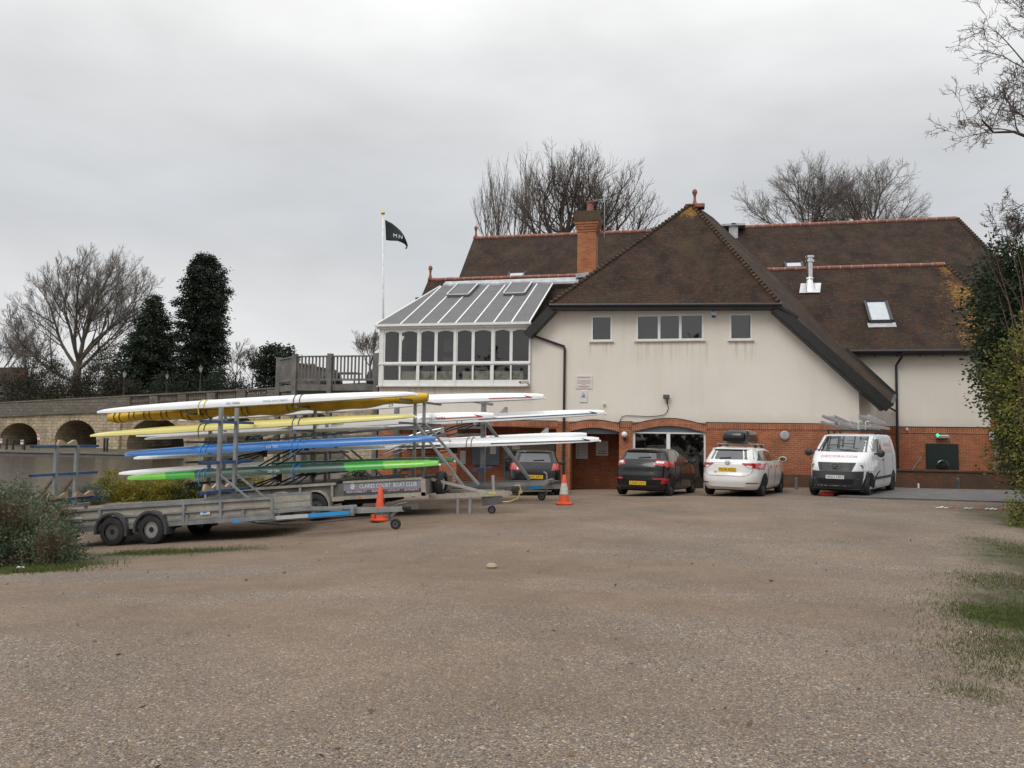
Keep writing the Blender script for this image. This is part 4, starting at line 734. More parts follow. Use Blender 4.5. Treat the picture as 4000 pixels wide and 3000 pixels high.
# ------------------------------------------------------------------ vehicles
class Shape:
    """Body made of rounded outlines, one per height: (z, half width, rear y, front y, roundness rear, roundness front)."""
    def __init__(s, rows, mid): s.rows = rows; s.mid = mid
    def at(s, z):
        r_ = s.rows
        if z <= r_[0][0]: return r_[0]
        for a, b in zip(r_, r_[1:]):
            if z <= b[0]:
                k = (z-a[0])/(b[0]-a[0]); return tuple(x+(y-x)*k for x, y in zip(a, b))
        return r_[-1]
    def y(s, x, z, front):
        _, w_, yr, yf, nr, nf = s.at(z); n = nf if front else nr; e = max(0, 1-min(1, abs(x)/w_)**n)**(1/n)
        return s.mid+((yf-s.mid) if front else (yr-s.mid))*e
    def x(s, y, z):
        _, w_, yr, yf, nr, nf = s.at(z); n, yy = (nf, yf) if y > s.mid else (nr, yr)
        return w_*max(0, 1-min(1, abs((y-s.mid)/(yy-s.mid)))**n)**(1/n)
    def body(s, zs, n=56):
        mb = MB(); rows = []
        for z in zs:
            _, w_, yr, yf, nr, nf = s.at(z); row = []
            for k in range(n+1):
                t = 2*math.pi*k/n; c, d = math.cos(t), math.sin(t); e = nf if d > 0 else nr; yy = yf if d > 0 else yr
                row.append((w_*math.copysign(abs(c)**(2/e), c), s.mid+(yy-s.mid)*abs(d)**(2/e), z))
            rows.append(row)
        mb.grid(rows); o = len(mb.v); top = rows[-1][:-1]; bot = rows[0][:-1]
        mb.add(top, [tuple(range(n))]); mb.add(bot, [tuple(range(n))[::-1]]); return mb
    def end(s, q, front, off=.006, n=8, m=5):     # panel on the nose or tail; q = 4 corners (x, z): low left, low right, high right, high left
        rows = []; sg = 1 if front else -1
        for j in range(m+1):
            b = j/m; row = []
            for i in range(n+1):
                a = i/n; x = (q[0][0]*(1-a)+q[1][0]*a)*(1-b)+(q[3][0]*(1-a)+q[2][0]*a)*b; z = (q[0][1]*(1-a)+q[1][1]*a)*(1-b)+(q[3][1]*(1-a)+q[2][1]*a)*b
                w_ = s.at(z)[1]; xc = max(-w_*.995, min(w_*.995, x)); row.append((xc+math.copysign(off*(abs(xc)/w_)**6, xc), s.y(xc, z, front)+sg*off, z))
            rows.append(row)
        return MB().grid(rows)
    def side(s, q, sg, off=.006, n=8, m=5):        # panel on a flank; q corners as (y, z)
        rows = []
        for j in range(m+1):
            b = j/m; row = []
            for i in range(n+1):
                a = i/n; y = (q[0][0]*(1-a)+q[1][0]*a)*(1-b)+(q[3][0]*(1-a)+q[2][0]*a)*b; z = (q[0][1]*(1-a)+q[1][1]*a)*(1-b)+(q[3][1]*(1-a)+q[2][1]*a)*b
                row.append((sg*(s.x(y, z)+off), y, z))
            rows.append(row)
        return MB().grid(rows)

def wheel(parent, x, y, r_, width, sg, rim='alloy', spokes=8):
    e = bpy.data.objects.new('wheel', None); C.objects.link(e); e.parent = parent; e.location = (x, y, r_)
    mb = MB(); h = width/2; mb.lathe([(r_*.66, -h), (r_*.9, -h), (r_*.985, -h*.8), (r_, -h*.4), (r_, h*.4), (r_*.985, h*.8), (r_*.9, h), (r_*.66, h)], 28, axis='X', caps=False); part('tyre', mb, M['rubber'], e, local=True, smooth=True, auto=40)
    mb = MB(); o = sg*h*.72; mb.lathe([(r_*.68, o), (r_*.62, o), (r_*.58, o-sg*.035), (.0, o-sg*.05)], 28, axis='X'); part('wheel_well', mb, M['dark'], e, local=True)
    mb = MB()
    for k in range(spokes):
        t = 2*math.pi*k/spokes; d = Vector((0, math.cos(t), math.sin(t))); mb.bar(d*r_*.1+Vector((o-sg*.005, 0, 0)), d*r_*.62+Vector((o-sg*.012, 0, 0)), r_*.13, .02, (1, 0, 0))
    mb.lathe([(r_*.68, o-sg*.01), (r_*.68, o+sg*.008), (r_*.60, o+sg*.008), (r_*.60, o-sg*.01)], 28, axis='X'); mb.lathe([(r_*.17, o-sg*.01), (r_*.15, o+sg*.012), (0, o+sg*.014)], 14, axis='X'); part('rim', mb, M[rim], e, local=True)
    return e
def axle_pose(x, y, rot, ya, yb):            # tilt so that both axles sit on the ground
    f = Vector((-math.sin(rot), math.cos(rot))); pa = Vector((x, y))+f*ya; pb = Vector((x, y))+f*yb; za, zb = gz(*pa), gz(*pb); s = (zb-za)/(yb-ya)
    return (x, y, za-s*ya), (math.atan(s), 0, rot)
def plate(car, sh, body, z, front, mat, mbadd=None, x0=0, w_=.52, h=.112):
    y = sh.y(x0, z, front); sg = 1 if front else -1; p = part('number_plate', MB().box((x0-w_/2, y+sg*.004, z-h/2), (x0+w_/2, y+sg*.02, z+h/2)), M[mat], car, local=True)
    part('lettering', text_mb(body, .1, lambda a, b: (x0-sg*a, y+sg*.0225, z+b), w_*.86), M['text_black'], p, local=True); return p
def common(car, sh, axles, rad, wx, arch_r, mat_arch='dark', rim='alloy', spokes=8):
    for y in axles:
        for sg in (-1, 1):
            wheel(car, sg*(sh.x(y, rad)-.085), y, rad, .2, sg, rim, spokes); z0 = sh.rows[0][0]+.01; pts = []
            a0 = math.asin(max(-1, min(1, (z0-rad)/arch_r))); n = 22; rows = []
            for j in range(5):
                rr_ = arch_r*(j/4); rows.append([])
                for k in range(n+1):
                    t = a0+(math.pi-2*a0)*k/n; yy = y+rr_*math.cos(t); z = max(z0, rad+rr_*math.sin(t)); rows[-1].append((sg*(sh.x(yy, z)+.005), yy, z))
            part('wheel_arch_shade', MB().grid(rows), M[mat_arch], car, local=True)  # dark disc on the flank, painted shade of the uncut wheel opening
    part('underbody', MB().box((-wx+.2, axles[0]-.5, .17), (wx-.2, axles[1]+.4, .34)), M['dark'], car, local=True)
def mirror(car, sh, y, z, mat, s=1.):
    for sg in (-1, 1):
        x = sg*sh.x(y, z); m = MB(); m.bar((x-sg*.03, y, z), (x+sg*.08*s, y-.02, z+.02), .04, .03)
        for (a, b, h) in ((-.045, .055, .06),): m.lathe([(.03, .07), (.075*s, .05), (.095*s, .0), (.095*s, -.035), (.085*s, -.04)], 14, (0, 0, 0), 'Y')
        n0 = 8; m.v[n0:] = [(x+sg*.15*s+vx*1.15, y+vy, z+.055+vz*.78) for vx, vy, vz in m.v[n0:]]
        o = part('mirror', m, M[mat], car, local=True, smooth=True, auto=50); g = MB(); g.lathe([(.078*s, -.044), (0, -.045)], 14, (0, 0, 0), 'Y'); g.v = [(x+sg*.15*s+vx*1.15, y+vy, z+.055+vz*.78) for vx, vy, vz in g.v]; part('mirror_glass', g, M['carglass'], o, local=True)
def zlist(sh, extra=()):
    z = []; r_ = sh.rows
    for a, b in zip(r_, r_[1:]):
        n = max(1, int((b[0]-a[0])/.05)); z += [a[0]+(b[0]-a[0])*i/n for i in range(n)]
    return z+[r_[-1][0]]
def panel_line(car, pts, mat='dark', name='door_seam', w_=.012):
    mb = MB(); mb.tube(pts, w_/2, 4); part(name, mb, M[mat], car, local=True)
def side_glass(car, sh, quads, mat='carglass'):
    for sg in (-1, 1):
        for q in quads: part('side_window', sh.side(q, sg, .005), M[mat], car, local=True, smooth=True)
def seams(car, sh, ys, z0, z1):
    for sg in (-1, 1):
        for y in ys: panel_line(car, [(sg*(sh.x(y, z)+.001), y, z) for z in [z0+(z1-z0)*i/8 for i in range(9)]])
def emblem_ring(mb, cx_, y, cz_, r_, w_=.012, k=1.0, n=18):
    for i in range(n):
        a, b = 2*math.pi*i/n, 2*math.pi*(i+1)/n; mb.bar((cx_+k*r_*math.cos(a), y, cz_+r_*math.sin(a)), (cx_+k*r_*math.cos(b), y, cz_+r_*math.sin(b)), .01, w_, (0, 1, 0))

# --- small black hatchback half hidden behind the boats (tail to the camera)
def hatch_a():
    rot = R(10.5); p = P(2088, 1943, 25.0); loc, rt = axle_pose(p.x, p.y, rot, .75, 3.22); car = thing('parked_car', 'black hatchback with round silver badge, parked tail out under the brick arch behind the boats', 'car', loc, rt, 'cars parked at the club house')
    sh = Shape([(.2, .76, .10, 3.82, 7, 5), (.32, .83, .01, 3.95, 6, 4), (.55, .845, .0, 3.97, 6, 4), (.75, .845, .03, 3.95, 6, 4), (.88, .835, .07, 3.85, 6, 4), (.97, .82, .13, 3.3, 6, 5), (1.05, .79, .19, 2.95, 6, 6), (1.25, .70, .33, 2.5, 6, 6), (1.38, .63, .40, 2.1, 6, 5), (1.43, .57, .42, 1.9, 5, 4), (1.455, .46, .62, 1.6, 4, 4), (1.465, .3, .8, 1.4, 3, 3)], 1.7)
    part('body', sh.body(zlist(sh)), M['carblack'], car, local=True, smooth=True, auto=35)
    part('rear_window', sh.end([(-.66, 1.06), (.66, 1.06), (.56, 1.37), (-.56, 1.37)], False), M['carglass'], car, local=True, smooth=True)
    for sg in (-1, 1): part('tail_light', sh.end([(sg*.52, .80), (sg*.835, .84), (sg*.80, 1.03), (sg*.58, 1.03)], False, .012), M['lamp_red'], car, local=True, smooth=True)
    mb = MB(); y = sh.y(0, .95, False)-.012; emblem_ring(mb, 0, y, .95, .062, .012); 
    for a, b in (((-.035, .05), (-.015, -.01)), ((-.015, -.01), (0, .02)), ((0, .02), (.015, -.01)), ((.015, -.01), (.035, .05)), ((-.05, .0), (-.022, -.055)), ((-.022, -.055), (0, -.012)), ((0, -.012), (.022, -.055)), ((.022, -.055), (.05, .0))): mb.bar((a[0], y, .95+a[1]), (b[0], y, .95+b[1]), .01, .012, (0, 1, 0))
    part('badge', mb, M['chrome'], car, local=True)
    plate(car, sh, 'EX63 ZKT', .60, False, 'platey'); part('wiper', MB().bar((-.05, sh.y(0, 1.12, False)-.02, 1.12), (.3, sh.y(.2, 1.14, False)-.02, 1.14), .025), M['plastic'], car, local=True)
    part('spoiler', sh.end([(-.58, 1.385), (.58, 1.385), (.54, 1.43), (-.54, 1.43)], False, .05), M['carblack'], car, local=True)
    panel_line(car, [(-.74, sh.y(-.74, .74, False)-.001, .74)]+[(x/10, sh.y(x/10, .70, False)-.001, .70) for x in range(-6, 7)]+[(.74, sh.y(.74, .74, False)-.001, .74)], name='tailgate_seam')
    part('bumper_lip', sh.end([(-.78, .22), (.78, .22), (.80, .34), (-.80, .34)], False, .012), M['plastic'], car, local=True)
    side_glass(car, sh, [[(.55, 1.03), (1.5, 1.02), (1.5, 1.36), (.85, 1.36)], [(1.58, 1.02), (2.75, 1.0), (2.2, 1.36), (1.58, 1.36)]]); mirror(car, sh, 2.6, 1.0, 'carblack'); common(car, sh, (.75, 3.22), .30, .845, .36, rim='darksteel')
hatch_a()

# --- dark hatchback with big red lamps
def hatch_b():
    rot = R(-15.5); p = P(2490, 1941, 24.2); loc, rt = axle_pose(p.x, p.y, rot, .73, 3.30); car = thing('parked_car', 'very dark brown hatchback with large red and clear tail lights by the arched window', 'car', loc, rt, 'cars parked at the club house')
    sh = Shape([(.2, .76, .12, 3.9, 6, 5), (.3, .83, .02, 4.02, 5, 4), (.5, .86, .0, 4.05, 5, 4), (.66, .862, .02, 4.04, 5, 4), (.74, .86, .06, 4.0, 5, 4), (.9, .85, .09, 3.85, 5, 4), (.98, .835, .13, 3.35, 5, 5), (1.06, .80, .17, 3.0, 5, 6), (1.2, .73, .27, 2.6, 5, 6), (1.36, .65, .36, 2.1, 5, 5), (1.41, .60, .36, 1.9, 5, 4), (1.44, .50, .55, 1.6, 4, 4), (1.455, .3, .8, 1.4, 3, 3)], 1.75)
    part('body', sh.body(zlist(sh)), M['carbrown'], car, local=True, smooth=True, auto=35)
    part('rear_window', sh.end([(-.64, 1.12), (.64, 1.12), (.57, 1.33), (-.57, 1.33)], False), M['carglass'], car, local=True, smooth=True); part('spoiler', sh.end([(-.61, 1.355), (.61, 1.355), (.56, 1.415), (-.56, 1.415)], False, .06), M['carbrown'], car, local=True)
    for sg in (-1, 1):
        l_ = part('tail_light', sh.end([(sg*.44, .97), (sg*.845, .90), (sg*.83, 1.08), (sg*.50, 1.10)], False, .012), M['lamp_red'], car, local=True, smooth=True)
        part('clear_lens', sh.end([(sg*.50, 1.015), (sg*.70, 1.0), (sg*.70, 1.065), (sg*.54, 1.075)], False, .017), M['lamp_clear'], l_, local=True)
        part('side_lamp', sh.side([(.34, .94), (.50, .97), (.49, 1.06), (.40, 1.07)], sg, .008), M['lamp_red'], car, local=True)
        part('reflector', sh.end([(sg*.66, .40), (sg*.80, .40), (sg*.82, .56), (sg*.70, .53)], False, .01), M['lamp_red'], car, local=True)
        part('reflector', sh.end([(sg*.46, .525), (sg*.72, .53), (sg*.78, .57), (sg*.46, .56)], False, .012), M['lamp_red'], car, local=True)
    mb = MB(); y = sh.y(0, .985, False)-.012; emblem_ring(mb, 0, y, .985, .04, .008, 1.7); text_mb('KIA', .055, lambda a, b: (a, y-.004, .985+b), .085, mb); part('badge', mb, M['chrome'], car, local=True)
    plate(car, sh, 'LN65 ULV', .41, False, 'platey'); part('wiper', MB().bar((-.05, sh.y(0, 1.16, False)-.02, 1.16), (.33, sh.y(.2, 1.19, False)-.02, 1.19), .025), M['plastic'], car, local=True)
    part('bumper_lip', sh.end([(-.77, .22), (.77, .22), (.80, .33), (-.80, .33)], False, .012), M['plastic'], car, local=True); part('bumper_recess', sh.end([(-.36, .50), (.36, .50), (.36, .54), (-.36, .54)], False, .006), M['dark'], car, local=True)
    panel_line(car, [(x/10, sh.y(x/10, .745, False)-.001, .745) for x in range(-8, 9)], name='tailgate_seam'); part('aerial', MB().tube([(0, .75, 1.45), (0, .62, 1.62)], .008, 5), M['plastic'], car, local=True)
    side_glass(car, sh, [[(.62, 1.08), (1.55, 1.05), (1.55, 1.37), (.95, 1.37)], [(1.62, 1.05), (2.85, 1.02), (2.25, 1.37), (1.62, 1.37)]]); seams(car, sh, (1.05, 1.6, 2.75), .35, 1.05); mirror(car, sh, 2.65, 1.02, 'carbrown'); common(car, sh, (.73, 3.30), .31, .86, .365)
hatch_b()

# --- white estate car with a roof box
def estate():
    rot = R(-17); p = P(2838, 1937, 24.2); loc, rt = axle_pose(p.x, p.y, rot, 1.0, 3.70); car = thing('parked_car', 'pearl white estate car with a black roof box, parked tail towards the gravel', 'car', loc, rt, 'cars parked at the club house')
    sh = Shape([(.22, .78, .15, 4.65, 5, 5), (.30, .85, .04, 4.76, 4.5, 4), (.46, .895, .0, 4.82, 4.5, 4), (.62, .905, .02, 4.80, 4.5, 4), (.70, .905, .07, 4.76, 4.5, 4), (.86, .90, .10, 4.6, 4.5, 4), (.98, .885, .12, 4.2, 4.5, 5), (1.04, .86, .16, 3.7, 4.5, 5), (1.2, .78, .30, 3.1, 5, 6), (1.38, .68, .46, 2.65, 5, 5), (1.43, .62, .47, 2.45, 5, 4), (1.47, .5, .7, 2.1, 4, 4), (1.485, .3, 1.0, 1.9, 3, 3)], 2.2)
    part('body', sh.body(zlist(sh)), M['carwhite'], car, local=True, smooth=True, auto=35)
    part('rear_window', sh.end([(-.70, 1.10), (.70, 1.10), (.60, 1.385), (-.60, 1.385)], False), M['carglass'], car, local=True, smooth=True); part('spoiler', sh.end([(-.63, 1.395), (.63, 1.395), (.56, 1.44), (-.56, 1.44)], False, .05), M['carwhite'], car, local=True)
    for sg in (-1, 1):
        l_ = part('tail_light', sh.end([(sg*.48, .93), (sg*.885, .80), (sg*.875, 1.0), (sg*.40, .99)], False, .012), M['lamp_red'], car, local=True, smooth=True); part('clear_lens', sh.end([(sg*.55, .88), (sg*.68, .86), (sg*.68, .91), (sg*.55, .93)], False, .017), M['lamp_clear'], l_, local=True)
        part('side_lamp', sh.side([(.30, .84), (.46, .88), (.45, .985), (.36, .985)], sg, .008), M['lamp_red'], car, local=True); part('reflector', sh.end([(sg*.52, .405), (sg*.82, .40), (sg*.80, .43), (sg*.56, .435)], False, .01), M['lamp_red'], car, local=True)
    part('chrome_strip', sh.end([(-.62, 1.005), (.62, 1.005), (.62, 1.03), (-.62, 1.03)], False, .014), M['chrome'], car, local=True)
    mb = MB(); y = sh.y(0, 1.0, False)-.03; emblem_ring(mb, 0, y, 1.0, .052, .01, 1.45); emblem_ring(mb, 0, y, 1.0, .05, .009, .55); emblem_ring(mb, 0, y, 1.02, .026, .009, 1.9); part('badge', mb, M['chrome'], car, local=True)
    plate(car, sh, 'FL16 XCS', .80, False, 'platey'); part('lettering', text_mb('GB', .075, lambda a, b: (-.35+a, sh.y(-.35, .72, False)-.008, .72+b)), M['text_black'], car, local=True); part('wiper', MB().bar((-.25, sh.y(0, 1.13, False)-.02, 1.13), (.08, sh.y(.1, 1.15, False)-.02, 1.15), .03), M['plastic'], car, local=True)
    panel_line(car, [(-.70, sh.y(-.7, .9, False)-.001, .92), (-.68, sh.y(-.68, .72, False)-.001, .72), (-.6, sh.y(-.6, .64, False)-.001, .64)]+[(x/10, sh.y(x/10, .62, False)-.001, .62) for x in range(-5, 6)]+[(.6, sh.y(.6, .64, False)-.001, .64), (.68, sh.y(.68, .72, False)-.001, .72), (.70, sh.y(.7, .9, False)-.001, .92)], name='tailgate_seam')
    side_glass(car, sh, [[(.55, 1.08), (1.35, 1.07), (1.30, 1.37), (1.0, 1.36)], [(1.42, 1.07), (2.35, 1.06), (2.35, 1.40), (1.36, 1.38)], [(2.42, 1.06), (3.45, 1.04), (2.75, 1.38), (2.42, 1.39)]]); seams(car, sh, (1.4, 2.38, 3.4), .35, 1.05); mirror(car, sh, 3.2, 1.06, 'carwhite', 1.1)
    for y in (1.7, 2.55): part('handle', sh.side([(y-.1, .88), (y+.1, .88), (y+.1, .92), (y-.1, .92)], 1, .03), M['chrome'], car, local=True)
    common(car, sh, (1.0, 3.70), .325, .905, .385)
    for y in (1.3, 2.15):
        part('roof_bar', MB().box((-.62, y-.035, 1.545), (.62, y+.035, 1.575)), M['alu'], car, local=True)
        for sg in (-1, 1): part('bar_foot', MB().bar((sg*.55, y, 1.40), (sg*.53, y, 1.55), .07, .09), M['plastic'], car, local=True)
    bx = thing('roof_box', 'glossy black roof box on the white estate car', 'roof box', loc, rt); rb = Shape([(1.58, .33, .95, 2.9, 5, 3), (1.64, .385, .80, 3.0, 5, 3), (1.74, .40, .78, 3.03, 5, 3), (1.88, .39, .82, 2.9, 5, 3), (1.96, .35, .9, 2.6, 4, 3), (1.99, .25, 1.1, 2.2, 3, 3)], 1.7)
    part('shell', rb.body(zlist(rb)), M['carblack'], bx, local=True, smooth=True, auto=40); part('lettering', text_mb('THULE', .05, lambda a, b: (-.1+a, rb.y(-.1, 1.86, False)-.006, 1.86+b)), M['chrome'], bx, local=True); panel_line(bx, [(-.38, rb.y(-.38, 1.73, False), 1.73)]+[(x/10, rb.y(x/10, 1.73, False)-.001, 1.73) for x in range(-3, 4)]+[(.38, rb.y(.38, 1.73, False), 1.73)], name='lid_seam')
estate()

# --- white decorator's van, nose to the camera
def van():
    rot = R(157.5); p = P(3262, 1930, 25.4); f = Vector((-math.sin(rot), math.cos(rot))); o = Vector((p.x, p.y))-f*4.74; loc, rt = axle_pose(o.x, o.y, rot, .85, 4.05); v_ = thing('parked_van', 'white decorator van with ladders on its roof, nose towards the gravel', 'van', loc, rt)
    sh = Shape([(.24, .88, .05, 4.62, 12, 5), (.34, .93, .02, 4.72, 12, 4), (.55, .95, .0, 4.74, 12, 4), (.78, .95, .0, 4.70, 12, 4), (.90, .95, .0, 4.64, 12, 4), (1.03, .948, .01, 4.54, 12, 4), (1.14, .945, .02, 4.32, 12, 4.5), (1.25, .94, .03, 4.08, 12, 5), (1.33, .925, .04, 3.88, 12, 6), (1.45, .90, .05, 3.68, 12, 6), (1.65, .855, .08, 3.34, 12, 6), (1.83, .81, .12, 3.02, 9, 6), (1.88, .74, .2, 2.75, 8, 5), (1.905, .5, .4, 2.3, 6, 4)], 1.9)
    part('body', sh.body(zlist(sh), 72), M['vanwhite'], v_, local=True, smooth=True, auto=35)
    part('windscreen', sh.end([(-.84, 1.345), (.84, 1.345), (.745, 1.825), (-.745, 1.825)], True, .006, 12), M['screen'], v_, local=True, smooth=True); 
    for x in (-.45, .35): part('wiper', MB().bar((x, sh.y(x, 1.37, True)+.02, 1.37), (x+.5, sh.y(min(.75, x+.5), 1.41, True)+.02, 1.41), .02), M['plastic'], v_, local=True)
    b = part('bumper', sh.end([(-.88, .245), (.88, .245), (.945, .775), (-.945, .775)], True, .012, 16, 8), M['bumper'], v_, local=True, smooth=True); part('lower_grille', sh.end([(-.48, .40), (.48, .40), (.54, .55), (-.54, .55)], True, .018), M['dark'], b, local=True)
    for sg in (-1, 1): part('bumper_end', sh.side([(4.47, .26), (4.56, .26), (4.58, .775), (4.47, .76)], sg, .012), M['bumper'], v_, local=True)
    g = part('grille', sh.end([(-.46, .785), (.46, .785), (.55, 1.035), (-.55, 1.035)], True, .014), M['plastic'], v_, local=True)
    mb = MB()
    for z in (.84, .91, .98): mb.bar((-.46, sh.y(.46, z, True)+.018, z), (0, sh.y(0, z, True)+.02, z), .012, .022); mb.bar((0, sh.y(0, z, True)+.02, z), (.46, sh.y(.46, z, True)+.018, z), .012, .022)
    part('grille_slats', mb, M['bumper'], g, local=True)
    mb = MB(); y = sh.y(0, .91, True)+.05; emblem_ring(mb, 0, y, .91, .125, .022)
    for k in range(3): t = math.pi/2+k*2*math.pi/3; mb.bar((0, y, .91), (.12*math.cos(t), y, .91+.12*math.sin(t)), .012, .03, (0, 1, 0))
    part('badge', mb, M['chrome'], v_, local=True)
    for sg in (-1, 1):
        l_ = part('headlight', sh.end([(sg*.50, .80), (sg*.93, .79), (sg*.932, 1.11), (sg*.60, 1.04)], True, .014, 8, 6), M['lamp_clear'], v_, local=True, smooth=True); mb = MB(); mb.lathe([(.075, 0), (.06, .004), (0, .005)], 14, (sg*.68, sh.y(.68, .92, True)+.016, .92), 'Y'); part('reflector', mb, M['chrome'], l_, local=True)
        part('side_stripe', sh.side([(.5, .52), (3.9, .52), (3.9, .60), (.5, .60)], sg, .012), M['bumper'], v_, local=True)
        part('side_window', sh.side([(2.6, 1.36), (3.62, 1.36), (3.25, 1.72), (2.6, 1.75)], sg, .006), M['carglass'], v_, local=True, smooth=True)
        part('handle', sh.side([(2.55, 1.08), (2.75, 1.08), (2.75, 1.13), (2.55, 1.13)], sg, .03), M['plastic'], v_, local=True)
        x = sg*sh.x(3.5, 1.36); mb = MB(); mb.bar((x-sg*.04, 3.5, 1.31), (x+sg*.1, 3.53, 1.29), .06, .05); mb.lathe([(.06, -.07), (.11, -.04), (.12, .02), (.09, .07), (.03, .09)], 12, (x+sg*.2, 3.53, 1.31), 'Y'); part('mirror', mb, M['plastic'], v_, local=True, smooth=True, auto=50)
    plate(v_, sh, 'HN12 HPU', .60, True, 'platew')
    def bon(a, b): z = 1.20+b*.5; return (-a, sh.y(a, z, True)+.01, z+.006)
    part('lettering', text_mb('DECORATOR', .17, bon, 1.05), M['pinkink'], v_, local=True)
    def sidef(yc, zc_): return lambda a, b: (-(sh.x(yc-0*a, zc_)+.008), yc+a*-1, zc_+b)
    for sg in (-1, 1):
        mb = MB(); nm = lambda yc, zc_: (lambda a, b: (sg*(sh.x(yc, zc_+b)+.008), yc+sg*a, zc_+b))
        text_mb('PAINTER &', .2, nm(1.5, 1.55), 1.1, mb); text_mb('DECORATOR', .2, nm(1.5, 1.36), 1.3, mb); part('lettering', mb, M['pinkink'], v_, local=True)
    seams(v_, sh, (.9, 2.45, 3.7), .4, 1.7); panel_line(v_, [(x/10, sh.y(x/10, 1.345, True)+.001, 1.345) for x in range(-9, 10)], name='bonnet_seam'); common(v_, sh, (.85, 4.05), .33, .95, .41, rim='darksteel')
    for y in (.8, 1.6, 2.4):
        part('rack_bar', MB().box((-.78, y-.025, 1.99), (.78, y+.025, 2.03)), M['plastic'], v_, local=True)
        for sg in (-1, 1): part('rack_foot', MB().bar((sg*.70, y, 1.84), (sg*.72, y, 2.0), .06, .06), M['plastic'], v_, local=True)
    mw = v_.matrix_basis.copy() if False else (Matrix.Translation(loc) @ Matrix.Rotation(rt[2], 4, 'Z') @ Matrix.Rotation(rt[0], 4, 'X'))
    specs = [(.02, .34, .2, 3.25, 2.10, 'wide silver ladder lying nearest the middle of the van roof', .06), (.55, .40, .1, 3.3, 2.09, 'silver ladder on the left of the van roof seen from the front, lower of two', -.08), (.55, .36, .2, 3.2, 2.22, 'silver ladder on the left of the van roof, resting on another ladder', -.05), (-.50, .32, -.3, 3.0, 2.10, 'silver ladder on the far right edge of the van roof', .02), (-.46, .30, .1, 2.9, 2.26, 'short silver ladder tilted on the right of the van roof, topmost', .02)]
    for i, (xc_, w_, y0, y1, z, lab, tw) in enumerate(specs):
        ld = thing('ladder', lab, 'ladder', tuple(mw @ Vector((xc_, y0, z))), (rt[0]+.0, tw, rt[2]), 'ladders on the van roof'); L_ = y1-y0
        tl = [.14, .16, .24, .06, .22][i]
        for sg in (-1, 1): part('rail', MB().bar((sg*w_/2, 0, 0), (sg*w_/2, L_, tl), .035, .09), M['alu'], ld, local=True)
        for k in range(10): yy = L_*(k+.5)/10; part('rung', MB().bar((-w_/2, yy, tl*yy/L_), (w_/2, yy, tl*yy/L_), .03, .03), M['alu'], ld, local=True)
    for x in (-.2, -.42):
        part('ladder_clamp', MB().tube([(x, 2.4, 2.03), (x, 2.4, 2.28), (x-.06, 2.4, 2.32), (x-.12, 2.4, 2.28)], .018, 6), M['white'], v_, local=True)
    q = mw @ Vector((.35, 4.3, 0)); single('red_cloth', MB().box((q.x-.18, q.y-.1, gz(q.x, q.y)), (q.x+.2, q.y+.1, gz(q.x, q.y)+.12)), M['red'], 'small red object on the ground under the front of the van', 'box', bevel=.03)
van()
# ------------------------------------------------------------------ boat trailers
def ycol(u, x, v=1800): X, Y, Z = ray(u, v); return x*Y/X
def arms(par, ul, vl, y0, y1, mat, w_=.07, vr=None):
    p = P(ul, vl, y0); part('arm', MB().bar((p.x, y0, p.z), (p.x, y1, p.z), w_, w_*.8), M[mat], par); part('end_cap', MB().box((p.x-w_*.4, y0-.02, p.z-w_*.35), (p.x+w_*.4, y0-.001, p.z+w_*.35)), M['plastic'], par); return p
def upright(par, x, y, z0, z1, w_=.07, mat='steel', lean=0): part('upright', MB().bar((x+lean, y, z0), (x, y, z1), w_, w_), M[mat], par)
def cradle(par, x, y, z, mat='ply'):
    mb = MB(); prof = [(-.29, 0), (.29, 0), (.29, .04), (.25, .13), (.19, .13), (0, .04), (-.19, .13), (-.25, .13), (-.29, .04)]; mb.poly([(x-.03, y+a, z+b) for a, b in prof], .06, (1, 0, 0)); part('cradle', mb, M[mat], par)
def t_wheel(par, x, y, z, r_, w_=.17, rim='alu', sg=-1):
    e = bpy.data.objects.new('wheel', None); C.objects.link(e); e.parent = par; e.location = Vector((x, y, z))-base_of(par); h = w_/2
    mb = MB(); mb.lathe([(r_*.58, -h), (r_*.88, -h), (r_*.98, -h*.75), (r_, -h*.3), (r_, h*.3), (r_*.98, h*.75), (r_*.88, h), (r_*.58, h)], 26, axis='Y', caps=False); part('tyre', mb, M['rubber'], e, local=True, smooth=True, auto=40)
    mb = MB(); o = sg*h*.55; mb.lathe([(r_*.60, o), (r_*.56, o-sg*.01), (r_*.5, o-sg*.04), (r_*.28, o-sg*.045), (r_*.22, o+sg*.005), (0, o+sg*.01)], 24, axis='Y')
    part('rim', mb, M[rim], e, local=True, smooth=True, auto=30); mb = MB()
    for k in range(12): t = 2*math.pi*k/12; c_ = Vector((r_*.46*math.cos(t), o-sg*.028, r_*.46*math.sin(t))); mb.lathe([(.024, -sg*.004), (.024, sg*.012), (0, sg*.012)], 8, c_, 'Y')
    mb.lathe([(r_*.20, o+sg*.004), (r_*.16, o+sg*.014), (0, o+sg*.015)], 14, axis='Y')
    part('rim_holes', mb, M['dark'], e, local=True)
def mudguard(par, x, y, z, r_, w_, mat, a0=-5, a1=185, thick=.035):
    mb = MB(); n = 16; ins = []; out_ = []
    for yy in (y-w_/2, y+w_/2):
        for rr_, L_ in ((r_, ins), (r_+thick, out_)): L_.append([Vector((x+rr_*math.cos(R(a0+(a1-a0)*k/n)), yy, z+rr_*math.sin(R(a0+(a1-a0)*k/n)))) for k in range(n+1)])
    for a, b in ((ins[0], ins[1]), (out_[1], out_[0]), (out_[0], ins[0]), (ins[1], out_[1])): mb.grid([a, b])
    part('mudguard', mb, M[mat], par, smooth=True, auto=40)

